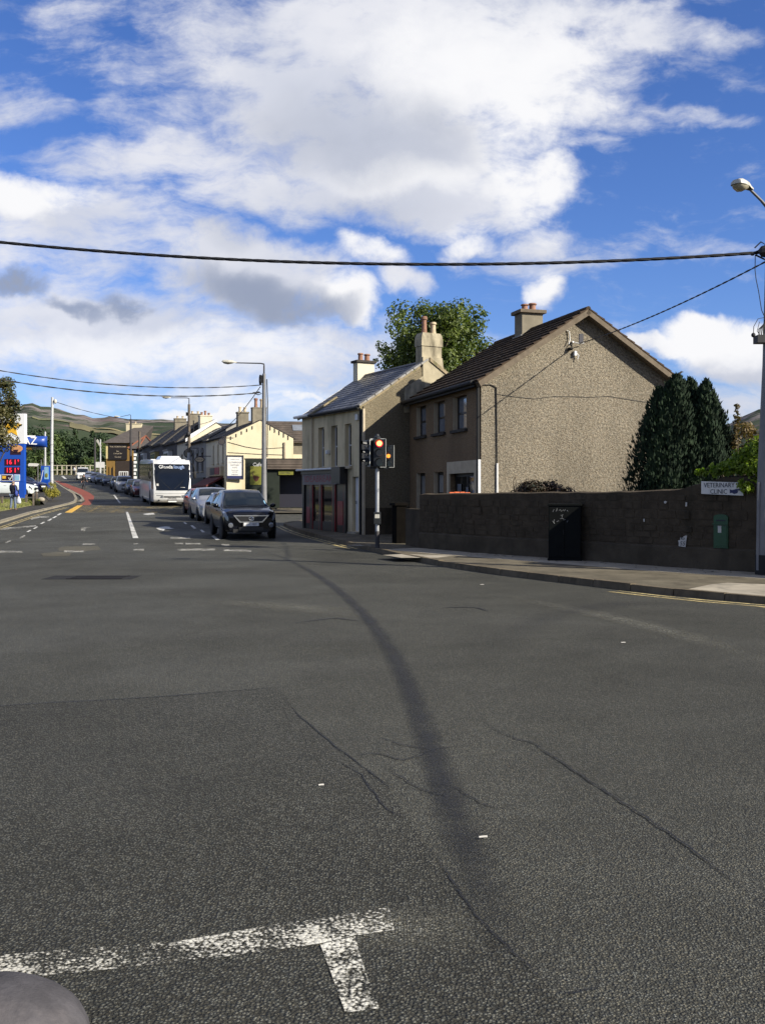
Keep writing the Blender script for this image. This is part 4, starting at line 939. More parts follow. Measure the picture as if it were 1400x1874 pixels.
obj('corner_strip', MB().box(-.05, .03, -.05, .03, -.1, Ep - .1), M['cream_trim'], PB)
obj('downpipe', MB().tube([(-.06, 4.42, Ep - .1), (-.06, 4.42, 2.5)], .035, 8), M['cream_trim'], PB, smooth=True)
for dyy in (0,):
    chimney(PB, 2.86, .26, 5.4, 7.02, .86, .46, M['chimney_render'], None, [(-.18, .03, .66, .105, M['pot_red']), (.18, -.02, .46, .11, M['pot_buff'])], shoulder=.5)
obj('chimney_breast', MB().prism([(1.66, -.035, 4.5), (4.5, -.035, 4.8), (4.5, -.035, 5.2), (3.36, -.035, 6.02), (3.28, -.035, 6.6), (2.44, -.035, 6.6), (2.44, -.035, 5.88), (1.66, -.035, 5.4)], (0, .1, 0)), M['chimney_render'], PB)
obj('lead_flashing', MB().prism([(1.75, -.05, 4.62), (3.85, -.05, 5.86), (3.85, -.05, 5.93), (1.75, -.05, 4.69)], (0, .05, 0)), M['lead_band'], PB)
chimney(PB, ax, Lp - .2, ap - .4, 7.0, .78, .42, M['render_pale'], M['sill_dark'], [(-.15, 0, .34, .11, M['pot_red']), (.16, 0, .32, .12, M['pot_red'])], .1, .08)

# ================================================================== DARK GREEN YARD BUILDING ACROSS THE SIDE STREET
Yg = 61.0; gz = G(Yg) + .12; x0 = (449 - CX) / F * Yg; 
GB = thing('green_yard_building', 'flat dark green single storey building with an open gateway and a lime coffee poster', 'building', (x0, Yg, gz), R(6))
def gu(p): return (p - 449) / F * Yg * 1.01
gf = Pan((0, 0, 0), (1, 0, 0), (0, -1, 0)); Hg = 3.06; Lg = 8.0
obj('front_wall', wall_cells(MB(), gf, Lg, Hg, [(gu(511), 7.0, 0, 2.3)], reveal=1.4), M['dark_green_wall'], GB)
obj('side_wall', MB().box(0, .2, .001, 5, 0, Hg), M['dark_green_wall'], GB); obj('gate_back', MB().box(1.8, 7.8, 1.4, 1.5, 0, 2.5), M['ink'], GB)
obj('roof', MB().box(-.05, Lg, .0, 5, Hg, Hg + .06), M['slate_dark'], GB)
for k in range(4): obj('tile_course', MB().prism([gf(gu(489), .02 + .2 - .05 * k, Hg - .62 + .15 * k), gf(7.2, .02 + .2 - .05 * k, Hg - .62 + .15 * k), gf(7.2, .1 - .02 * k, Hg - .46 + .15 * k), gf(gu(489), .1 - .02 * k, Hg - .46 + .15 * k)], (0, .05, -.04)), M['roof_grey_brown'], GB)
p_ = obj('poster', MB().box(gu(458), gu(481), .0, .03, 1.45, 2.62, gf), M['lime'], GB)
cu_ = [(gu(464) , 2.05), (gu(463), 1.9), (gu(466), 1.72), (gu(469), 1.64), (gu(472), 1.72), (gu(475), 1.95)]
obj('cup', MB().prism([gf(a, .03, z) for a, z in cu_], (0, -.006, 0)), M['cup_brown'], p_)
obj('cup_steam', MB().tube([gf(gu(464), .035, 2.05), gf(gu(462.5), .035, 2.2), gf(gu(464.5), .035, 2.3)], .02, 5), M['cup_brown'], p_)
text('lettering', 'Cafe', .32, gf, gu(471), 2.72, .012, M['white'], GB)
s2_ = obj('gateway_sign', MB().box(gu(509), gu(536), .02, .06, 2.08, 2.34, gf), M['lime'], GB); text('lettering', 'CAR PARK', .14, gf, gu(521), 2.2, .061, M['ink'], s2_)
mb = sheet([(-6.2, 54.6), (-6.6, 60.9), (16, 63), (16, 55.5)], .09); mb.materials.append(M['pave_brown']); o = obj('pavement', mb, None); o['kind'] = 'structure'

# brown roofed house behind, with a skylight
Yb = 84; bz = G(Yb)
BH = thing('brown_roofed_house', 'house with a brown tiled roof and a skylight behind the green building', 'house', ((524 - CX) / F * Yb - 4, Yb, bz), R(10))
obj('wall', MB().box(0, 14, 0, 6, 0, 5.0), M['grey_render'], BH)
a = Vector((-.3, -.3, 4.9)); b = Vector((14.3, -.3, 4.9)); up = Vector((0, 3.3, 2.0))
obj('roof', MB().prism([a, b, b + up, a + up], (0, 0, -.1)), M['roof_grey_brown'], BH); roof_courses(BH, 'tile_course', a, b, up, 9, M['roof_grey_brown'], .4, .04, .03)
obj('roof', MB().prism([a + up, b + up, b + up + Vector((0, 3.3, -2)), a + up + Vector((0, 3.3, -2))], (0, 0, -.1)), M['roof_grey_brown'], BH)
obj('skylight', MB().prism([a + Vector((5.0, 0, .07)) + up * .5, a + Vector((6.3, 0, .07)) + up * .5, a + Vector((6.3, 0, .07)) + up * .78, a + Vector((5.0, 0, .07)) + up * .78], (0, 0, .03)), M['glass_pale'], BH)
bp = Pan((0, 0, 0), (1, 0, 0), (0, -1, 0))
window(BH, Pan((0, -.2, 0), (1, 0, 0), (0, -1, 0)), (6.0, 6.9, 2.9, 4.3), M['brown_frame'], M['glass_pale'], M['sill_dark'], .0)

# ================================================================== THE ROW OF SHOPS BEHIND THE COACH
RO = Vector((-11.95, 74, 0)); RA = R(21.0); rdir = Vector((-math.sin(RA), math.cos(RA), 0))
def rowhouse(name, label, t0, t1, eave, ridge, m, roofm, dep=5.3, back=True, gable_end=None):
    p = RO + rdir * t0; z = G(p.y) + .05
    h = thing(name, label, 'house', (p.x, p.y, z), RA, 'terraced shops and houses behind the coach')
    L = t1 - t0; E_ = eave - z; A_ = ridge - z
    return h, L, E_, A_, dep, z
def rowshell(h, L, E_, A_, dep, m, roofm, ops, gm=None, n=8, unit=.35):
    obj('front_wall', wall_cells(MB(), fr, L, E_, ops, v0=-1.2), m, h)
    obj('gable_wall', wall_cells(MB(), ga, dep, E_, [], (dep / 2, A_), v0=-1.2), gm or m, h)
    bk = Pan((0, L, 0), (1, 0, 0), (0, 1, 0)); rt = Pan((dep, 0, 0), (0, 1, 0), (1, 0, 0))
    obj('back_wall', wall_cells(wall_cells(MB(), bk, dep, E_, [], (dep / 2, A_), v0=-1.2), rt, L, E_, [], v0=-1.2), gm or m, h)
    for side in (0, 1):
        x0 = -.2 if side == 0 else dep + .2; z0 = E_ + .03 - .2 * (A_ - E_) / (dep / 2); a = Vector((x0, -.03, z0)); b = Vector((x0, L, z0)); up = Vector((dep / 2, 0, A_ + .05)) - Vector((x0, 0, z0))
        obj('roof', MB().prism([a, b, b + up, a + up], (0, 0, -.06)), roofm, h)
        if side == 0: roof_courses(h, 'slate_course', a, b, up, n, roofm, unit, .03, .02, random.Random(int(L * 10)))
    gutter(h, (-.26, 0, E_ - .03), (-.26, L, E_ - .03), .055)
# yellow gable house
h, L, E_, A_, dep, z_ = rowhouse('yellow_gabled_shop', 'pale yellow shop with a sunlit gable, wall clinic board and maroon awning', 0, 8.2, 5.95, 7.25, None, None)
ops = [(1.0 + 1.9 * k, 1.55 + 1.9 * k, 3.0, 4.5) for k in range(3)]
rowshell(h, L, E_, A_, dep, M['render_pale'], M['slate_dark'], ops, M['yellow_render'])
for o_ in ops: window(h, fr, o_, M['brown_frame'], M['glass'], M['cream_trim'], .14, 1)
obj('signboard', MB().box(1.0, 6.9, 0, .25, 2.0, 2.75, fr), M['cream_trim'], h); obj('sign_panel', MB().box(1.5, 3.3, .25, .28, 2.1, 2.65, fr), M['letter_red'], h); obj('sign_panel', MB().box(3.4, 5.2, .25, .28, 2.1, 2.65, fr), M['brown_frame'], h)
obj('awning', MB().prism([fr(1.1, .05, 1.95), fr(1.1, 1.35, 1.25), fr(1.1, 1.35, 1.12), fr(1.1, .05, 1.8)], (0, 6.2, 0)), mat('awning', (.13, .025, .025), .8, .2), h)
obj('shopfront', MB().box(.8, 7.4, 0, .06, -1.0, 1.8, fr), M['brown_frame'], h)
for k in range(4): obj('shop_window', MB().box(1.0 + k * 1.6, 2.4 + k * 1.6, .06, .08, -.2, 1.6, fr), M['glass'], h)
chimney(h, dep / 2 - .05, .32, A_ - .3, A_ + .95, 1.1, .6, M['grey_render'], M['grey_render'], [(-.22, 0, .75, .14, M['pot_red']), (.24, 0, .7, .14, M['pot_buff'])], .06, .03)
chimney(h, dep / 2, 6.2, A_ - .4, A_ + 1.0, .9, .7, M['grey_render'], M['grey_render'], [(-.22, 0, .45, .12, M['pot_buff']), (.2, 0, .42, .12, M['pot_buff'])], .12, .05)
obj('rear_wing', MB().box(dep, dep + 1.1, .5, 6, -.5, 3.7), M['yellow_render'], h); obj('vent_pipe', MB().tube([(4.6, -.05, 2.5), (4.6, -.05, 4.6)], .12, 8), M['cream_trim'], h)
obj('wall_cable', MB().tube([(.1, -.03, 4.55), (1.5, -.03, 4.2), (2.6, -.03, 4.05), (4.5, -.03, 4.2)], .02, 4), M['cable'], h); obj('wall_cable', MB().tube([(.1, -.03, 3.75), (2.6, -.03, 3.65), (4.6, -.03, 3.62)], .02, 4), M['cable'], h)
mb = MB()
for k in range(5): mb.box(.3 + .42 * k, .36 + .42 * k, -.05, -.02, E_ + .05 + k * .21 - .3, E_ + k * .21); mb.box(3.4 + .36 * k, 3.46 + .36 * k, -.05, -.02, A_ - .75 - k * .18, A_ - .4 - k * .18)
obj('barge_tie', mb, M['sill_dark'], h)
bd = thing('wall_board', 'white black framed notice board on the yellow gable wall', 'sign', P(430.5, 855.5, 74.1) + Vector((0, -.12, 0)), R(14))
bw, bh_ = .57, .83
obj('board', MB().box(-bw, bw, 0, .05, -bh_, bh_), M['sign_white'], bd)
mb = MB(); mb.box(-bw - .1, bw + .1, -.04, .06, bh_, bh_ + .1); mb.box(-bw - .1, bw + .1, -.04, .06, -bh_ - .1, -bh_); mb.box(-bw - .1, -bw, -.04, .06, -bh_, bh_); mb.box(bw, bw + .1, -.04, .06, -bh_, bh_)
obj('frame', mb, M['ink'], bd)
for zz, tx, sz in ((.38, 'CLONBRIDGE', .17), (.17, 'EASTMAN', .15), (-.02, 'SUITE', .15), (.62, 'Enniskerry Road', .1), (-.22, 'Open six days', .1), (-.36, 'Tel 01 286', .1), (-.55, 'PARKING', .13)): text('lettering', tx, sz, pan, 0, zz, .001, M['ink_blue'], bd, .95)
obj('picture_strip', MB().box(-bw, bw, -.006, 0, -bh_, -.64), M['ink_blue'], bd)
# second house: three arched windows and an oval sign
h, L, E_, A_, dep, z_ = rowhouse('grey_arched_shop', 'grey rendered shop with three tall arched windows and an oval hanging sign', 8.2, 17.2, 6.1, 7.6, None, None)
ops = [(1.3 + 2.3 * k, 2.35 + 2.3 * k, 2.3, 4.05) for k in range(3)]
rowshell(h, L, E_, A_, dep, mat('render_lightgrey', (.36, .345, .31), .9, .2, 2), M['slate_dark'], ops)
for o_ in ops:
    window(h, fr, o_, M['brown_frame'], M['glass'], M['cream_trim'], .14, 1)
    obj('arch_head', MB().prism([fr(o_[0] - .1, .04, o_[3] - .15)] + [fr((o_[0] + o_[1]) / 2 - .62 * math.cos(a), .04, o_[3] + .0 + .28 * math.sin(a)) for a in np.linspace(0, math.pi, 7)] + [fr(o_[1] + .1, .04, o_[3] - .15)], (.05, 0, 0)), M['brown_frame'], h)
obj('fascia_board', MB().box(.3, 8.6, 0, .2, 1.1, 1.75, fr), M['brown_frame'], h); obj('shopfront', MB().box(.3, 8.6, 0, .08, -1.0, 1.1, fr), M['shop_black'], h)
for k in range(3): obj('shop_window', MB().box(.8 + 2.6 * k, 3.0 + 2.6 * k, .08, .1, -.3, .95, fr), M['glass'], h)
obj('skylight', MB().prism([(.5, 1.5, E_ + .52), (1.6, 1.5, E_ + 1.12), (1.6, 1.9, E_ + 1.12), (.5, 1.9, E_ + .52)], (0, 0, .05)), M['glass_pale'], h)
def hang_sign(px_, py_, Y, rx, rz, label, face, oval=True):
    s = thing('hanging_sign', label, 'sign', P(px_, py_, Y), R(8))
    pts = [(rx * math.cos(a), rz * math.sin(a)) for a in np.linspace(0, 2 * math.pi, 25)[:-1]]
    obj('rim', MB().prism([(a, -.05, b) for a, b in pts], (0, .1, 0)), M['ink'], s); obj('face', MB().prism([(a * .8, -.06, b * .76) for a, b in pts], (0, .01, 0)), face, s)
    obj('bracket', MB().box(-.04, .9, -.02, .02, rz, rz + .06), M['ink'], s); return s
s = hang_sign(366, 841, 79, .42, .25, 'oval black rimmed pub sign with a pale face above the awning', M['cream_trim']); text('lettering', 'SHOP', .2, pan, 0, 0, .061, M['ink'], s)
hang_sign(345, 829.5, 84, .40, .42, 'round black rimmed sign hanging on the wall behind the lamp post', M['grey_render'])
s = hang_sign(406, 808.5, 73.4, .28, .26, 'dark satellite dish shaped disc at the eave of the yellow shop', M['pole_dark'])
# third: small white gable parapet
h, L, E_, A_, dep, z_ = rowhouse('narrow_pale_house', 'narrow pale house with one sash window and a white parapet on its roof', 17.2, 23.6, 6.55, 8.2, None, None)
ops = [(3.0, 4.0, 2.2, 3.9)]
rowshell(h, L, E_, A_, dep, M['render_pale'], M['slate_dark'], ops); window(h, fr, ops[0], M['dark_frame'], M['glass'], M['sill_dark'], .14, 1)
obj('parapet', MB().prism([(-.25, -.15, E_ - .2), (dep / 2, -.15, A_ + .1), (dep / 2, -.15, A_ + .35), (-.25, -.15, E_ + .25)], (0, .3, 0)), M['white'], h)
chimney(h, dep / 2, 5.6, A_ - .5, A_ + 1.0, 1.2, 1.0, M['render_pale'], M['render_pale'], [(-.35, 0, .35, .12, M['pot_red']), (0, 0, .5, .12, M['pot_red']), (.35, 0, .3, .12, M['pot_red'])], .1, .05)
# three dark fronted houses with bay windows
for (t0, t1, ev, ri, bay, bm_, nm, lb, ch) in ((23.6, 33.4, 6.75, 8.9, (3.0, 6.2), 'white_upvc', 'bay_windowed_house', 'dark fronted terraced house with a wide white bay window upstairs', True),
                                       (33.4, 43.0, 7.0, 9.1, (3.0, 6.6), 'yellow_bay', 'bay_windowed_house', 'dark fronted terraced house with a pale yellow bay window upstairs', True),
                                       (43.0, 51.5, 7.3, 9.2, (3.4, 6.2), 'white_upvc', 'bay_windowed_house', 'last dark terraced house before the turret, with a narrow white bay', False)):
    if bm_ == 'yellow_bay' and 'yellow_bay' not in M: M['yellow_bay'] = mat('yellow_bay', (.50, .42, .16), .7, .15)
    h, L, E_, A_, dep, z_ = rowhouse(nm, lb, t0, t1, ev, ri, None, None)
    if 'dark_front' not in M: M['dark_front'] = mat('dark_front', (.10, .095, .09), .9, .25, 2)
    rowshell(h, L, E_, A_, dep, M['dark_front'], mat('slate_brown', (.04, .034, .03), .8, .3, 2, island=.2), [])
    bw_ = obj('bay_window', MB().box(bay[0], bay[1], 0, .45, 1.9, 4.35, fr), M[bm_], h)
    for k in range(4):
        wd = (bay[1] - bay[0] - .3) / 4; obj('pane', MB().box(bay[0] + .15 + wd * k + .06, bay[0] + .15 + wd * (k + 1) - .06, .45, .465, 2.3, 4.1, fr), M['glass_pale'], bw_)
    obj('bay_roof', MB().box(bay[0] - .1, bay[1] + .1, 0, .55, 4.35, 4.5, fr), M['lead_band'], h)
    obj('shopfront', MB().box(.4, L - .4, 0, .1, -1, 1.3, fr), M['shop_black'], h)
    for k in range(3): obj('shop_window', MB().box(.8 + 2.6 * k, 2.8 + 2.6 * k, .1, .12, -.2, 1.0, fr), M['glass'], h)
    if ch: chimney(h, dep / 2, L * .5, A_ - .5, A_ + .9, 1.3, .8, M['grey_render'], M['grey_render'], [(-.3, 0, .3, .12, M['pot_buff']), (.3, 0, .3, .12, M['pot_buff'])], .1, .05)
# far building with the brown hipped roof, ochre pub and dark turret
Yc = 138.0; cz = CH + (HY - 874) / F * Yc
CB = thing('ochre_corner_pub', 'ochre corner pub with a big dark lettered board and brown hipped roof', 'pub', ((195 - CX) / F * Yc, Yc, cz), R(4))
def cu(p): return (p - 195) / F * Yc
M['ochre'] = mat('ochre', (.28, .165, .04), .9, .2, 2); M['ochre_pale'] = mat('ochre_pale', (.72, .60, .28), .9, .1, 2); M['teal_dark'] = mat('teal_dark', (.03, .05, .05), .8, .2, 2)
Lc = cu(247)
obj('wall', MB().box(0, Lc, 0, 8, -2.5, 5.0), M['ochre'], CB); obj('pale_corner', MB().box(-.02, cu(199), -.06, 0, 2.7, 5.0), M['ochre_pale'], CB)
for p_ in (201, 207.5): obj('pillar', MB().box(cu(p_), cu(p_ + 3), -.1, 0, -1.2, 1.6), M['ochre'], CB)
obj('dark_shopfront', MB().box(cu(212), Lc, -.05, 0, -2, 2.4), M['brown_frame'], CB)
bd2 = obj('lettered_board', MB().box(cu(200), cu(233), -.16, -.06, 2.55, 4.75), M['dark_frame'], CB)
for zz, tx, sz in ((4.4, 'THE NORTH INN', .3), (3.75, 'Bar', .28), (3.45, 'Lounge Bar', .26), (2.95, 'Carvery', .28)): text('lettering', tx, sz, pan, cu(216.5), zz, .162, M['cream_trim'], bd2)
window(CB, Pan((0, -.06, 0), (1, 0, 0), (0, -1, 0)), (cu(218), cu(235), -1.0, .9), M['white_upvc'], M['glass'], None, .0, 0, 3, .12)
obj('door', MB().box(cu(203.5), cu(207), -.03, -.01, -1.6, 1.4), M['shop_black'], CB)
apx = [(-.5, -.5, 4.95), (Lc + .5, -.5, 4.95), (Lc + .5, 8.5, 4.95), (-.5, 8.5, 4.95), (3.6, 4, 7.6), (Lc + 2, 4, 7.7)]
obj('roof', MB().add(apx, [(0, 1, 5, 4), (1, 2, 5), (2, 3, 4, 5), (3, 0, 4), (3, 2, 1, 0)]), M['haze_roof'], CB)
chimney(CB, 3.2, 4.0, 6.3, 7.9, 2.2, .8, M['yellow_render'], M['yellow_render'], [(-.7, 0, .3, .14, M['pot_buff']), (.2, 0, .3, .14, M['pot_buff'])], .1, .06)
TU = thing('turret_house', 'dark teal corner house with white quoins and a brown roof with red hips', 'house', ((246 - CX) / F * 128, 128, G(128)), R(12))
tw = 2.05
obj('wall', MB().box(0, tw, 0, 5, -1, 5.05), M['teal_dark'], TU)
for k in range(9):
    zz = .5 + k * .5; obj('quoin', MB().box(-.04, .24 + .12 * (k % 2), -.05, 0, zz, zz + .33), M['white'], TU); obj('quoin', MB().box(tw - .24 - .12 * (k % 2), tw + .04, -.05, 0, zz, zz + .33), M['white'], TU)
obj('roof', MB().add([(-.8, -.6, 4.95), (tw + .9, -.6, 4.95), (tw + .9, 5.4, 4.95), (-.8, 5.4, 4.95), (tw / 2 + .4, 2.4, 6.8)], [(0, 1, 4), (1, 2, 4), (2, 3, 4), (3, 0, 4), (3, 2, 1, 0)]), M['haze_roof'], TU)
for q in ((-.8, -.6, 4.95), (tw + .9, -.6, 4.95), (.5, -.6, 4.95), (tw + .9, 2, 4.95)): obj('hip_ridge', MB().tube([Vector(q) + Vector((0, 0, .05)), (tw / 2 + .4, 2.4, 6.85)], .10, 6), M['red_ridge'], TU)
obj('side_wing', MB().box(tw, tw + 3, 1, 6, -1, 4.9), M['dark_front'], TU)
# ================================================================== VEHICLES
def lerp_tab(tab, s): return float(np.interp(s, [a for a, _ in tab], [b for _, b in tab]))
class CarShape:
    def __init__(s, L, Wd, top, belt, wid, wtop, zb=.24):
        s.L, s.W, s.top, s.belt, s.wid, s.wtop, s.zb = L, Wd, top, belt, wid, wtop, zb
    def pt(s, q, t):
        """q 0 nose .. 1 tail, t 0 underside centre .. 7 roof centre; right half (y<0)"""
        zt = lerp_tab(s.top, q); zbelt = min(lerp_tab(s.belt, q), zt - .05); w_ = s.W / 2 * lerp_tab(s.wid, q); wt_ = s.W / 2 * lerp_tab(s.wtop, q); zb = s.zb
        wt_ = min(wt_, w_ * .97)
        zm = zb + (zbelt - zb) * .55
        K = [(0, zb), (w_ * .84, zb), (w_ * .97, zb + .10), (w_, zm), (w_ * .965, zbelt), (wt_, zt - .045), (wt_ * .82, zt - .006), (0, zt + .015)]
        i = min(int(t), 6); f = t - i
        p0, p1, p2, p3 = K[max(i - 1, 0)], K[i], K[i + 1], K[min(i + 2, 7)]
        cr = lambda a, b, c, d: .5 * (2 * b + (c - a) * f + (2 * a - 5 * b + 4 * c - d) * f * f + (3 * b - a - 3 * c + d) * f ** 3)
        lin = lambda b, c: b + (c - b) * f
        k = .55
        y = k * cr(p0[0], p1[0], p2[0], p3[0]) + (1 - k) * lin(p1[0], p2[0]); z = k * cr(p0[1], p1[1], p2[1], p3[1]) + (1 - k) * lin(p1[1], p2[1])
        x = s.L / 2 - q * s.L
        # rounded nose and tail in plan
        if q < .06: x -= (.06 - q) / .06 * .18 * (abs(y) / (s.W / 2)) ** 3 * 1.6
        if q > .95: x += (q - .95) / .05 * .15 * (abs(y) / (s.W / 2)) ** 3
        return Vector((x, -y, z))
    def body(s):
        knots = sorted({a for a, _ in s.top} | {a for a, _ in s.wid} | set(np.linspace(0, 1, 33)))
        ts = list(np.linspace(0, 7, 29)); rows = []
        for q in knots:
            half = [s.pt(q, t) for t in ts]; rows.append(half + [Vector((p.x, -p.y, p.z)) for p in reversed(half[:-1])])
        mb = MB().grid(rows); n = len(rows[0]); k = len(mb.v)
        mb.f += [tuple(range(n - 1)), tuple(range(k - 2, k - n - 1, -1))]
        return mb
    def patch(s, q0, q1, t0, t1, side=-1, nq=8, nt=6, off=.006, both=False, slant=(0, 0)):
        rows = []
        for i in range(nq + 1):
            row = []
            tl = [t0 + (t1 - t0) * j / nt for j in range(nt + 1)]
            for j, t in enumerate(tl):
                f = j / nt; a = q0 + slant[0] * f; b = q1 + slant[1] * f; q = a + (b - a) * i / nq
                p = s.pt(q, t); e = 1e-3; du = s.pt(min(q + e, 1), t) - s.pt(max(q - e, 0), t); dv = s.pt(q, min(t + .01, 7)) - s.pt(q, max(t - .01, 0)); n = du.cross(dv)
                n = n.normalized() if n.length > 1e-12 else Vector((0, 0, 1))
                if n.dot(p - Vector((0, 0, .7))) < 0: n = -n
                row.append(p + n * off)
            if both: row = row + [Vector((p.x, -p.y, p.z)) for p in reversed(row[:-1] if abs(t1 - 7) < 1e-6 else row)]
            elif side > 0: row = [Vector((p.x, -p.y, p.z)) for p in row]
            rows.append(row)
        return MB().grid(rows)
WID = [(0, .80), (.015, .88), (.06, .96), (.15, .995), (.3, 1), (.85, 1), (.95, .97), (1, .88)]
S_SUV = CarShape(4.75, 1.88, [(0, .86), (.012, .95), (.05, 1.0), (.15, 1.07), (.26, 1.10), (.29, 1.13), (.36, 1.38), (.43, 1.60), (.5, 1.68), (.6, 1.70), (.75, 1.68), (.88, 1.58), (.93, 1.38), (.96, 1.12), (.985, 1.0), (1, .8)], [(0, .7), (.05, .9), (.25, 1.03), (.5, 1.07), (.9, 1.14), (1, .8)], WID, [(0, .80), (.25, .88), (.3, .86), (.43, .72), (.88, .70), (.95, .84), (1, .85)], .26)
S_MPV = CarShape(4.4, 1.78, [(0, .72), (.012, .80), (.05, .86), (.15, .98), (.22, 1.04), (.25, 1.08), (.33, 1.34), (.41, 1.55), (.5, 1.60), (.75, 1.58), (.9, 1.50), (.95, 1.2), (.985, .95), (1, .75)], [(0, .6), (.05, .78), (.22, .95), (.5, 1.0), (.9, 1.05), (1, .75)], WID, [(0, .80), (.22, .88), (.26, .86), (.41, .74), (.88, .72), (.95, .82), (1, .85)], .22)
S_HATCH = CarShape(4.05, 1.72, [(0, .66), (.012, .74), (.05, .80), (.15, .90), (.25, .96), (.28, 1.0), (.36, 1.22), (.45, 1.40), (.55, 1.46), (.72, 1.44), (.86, 1.34), (.92, 1.1), (.97, .92), (1, .7)], [(0, .55), (.05, .72), (.25, .88), (.5, .92), (.9, .98), (1, .7)], WID, [(0, .80), (.25, .88), (.29, .86), (.45, .73), (.86, .71), (.94, .82), (1, .85)], .20)
S_SALOON = CarShape(4.5, 1.75, [(0, .64), (.012, .72), (.05, .78), (.15, .88), (.26, .95), (.29, .98), (.38, 1.22), (.46, 1.38), (.55, 1.43), (.68, 1.40), (.78, 1.22), (.86, 1.02), (.97, .98), (1, .7)], [(0, .55), (.05, .7), (.25, .86), (.5, .90), (.9, .94), (1, .7)], WID, [(0, .80), (.25, .88), (.29, .86), (.46, .72), (.7, .70), (.86, .84), (1, .85)], .20)
S_VAN = CarShape(4.9, 1.95, [(0, .80), (.012, .92), (.05, 1.0), (.13, 1.12), (.16, 1.18), (.23, 1.60), (.29, 1.90), (.36, 2.0), (.6, 2.02), (.95, 1.98), (.985, 1.9), (1, 1.3)], [(0, .7), (.05, .9), (.15, 1.06), (.5, 1.12), (.9, 1.15), (1, 1.0)], WID, [(0, .82), (.16, .9), (.29, .82), (.95, .82), (1, .82)], .24)
PLATE = mat('plate', (.78, .78, .76), .4, .05, 4)
def wheel(parent, x, y, r, side, wd=.21):
    T = [(r * .62, -wd / 2), (r * .93, -wd / 2), (r, -wd / 2 + .035), (r, wd / 2 - .035), (r * .93, wd / 2), (r * .66, wd / 2), (r * .64, wd / 2 - .03)]
    ty = obj('wheel', MB().lathe((x, y, r), T, 20, 'y'), M['rubber'], parent, smooth=True)
    mb = MB().lathe((x, y + side * (wd / 2 - .03), r), [(r * .66, -.01), (r * .66, .01), (r * .58, .012), (r * .56, .0), (r * .15, .01), (.02, .02)] if side > 0 else [(r * .66, .01), (r * .66, -.01), (r * .58, -.012), (r * .56, 0), (r * .15, -.01), (.02, -.02)], 16, 'y')
    for k in range(5):
        a = 2 * math.pi * k / 5 + .3; c, s_ = math.cos(a), math.sin(a); w2 = r * .11
        p = [(x + c * r * .12 - s_ * w2, r + s_ * r * .12 + c * w2), (x + c * r * .6 - s_ * w2, r + s_ * r * .6 + c * w2), (x + c * r * .6 + s_ * w2, r + s_ * r * .6 - c * w2), (x + c * r * .12 + s_ * w2, r + s_ * r * .12 - c * w2)]
        y0 = y + side * (wd / 2 - .025); mb.prism([(q[0], y0, q[1]) for q in p], (0, side * .022, 0))
    obj('rim', mb, M['rim'], ty)
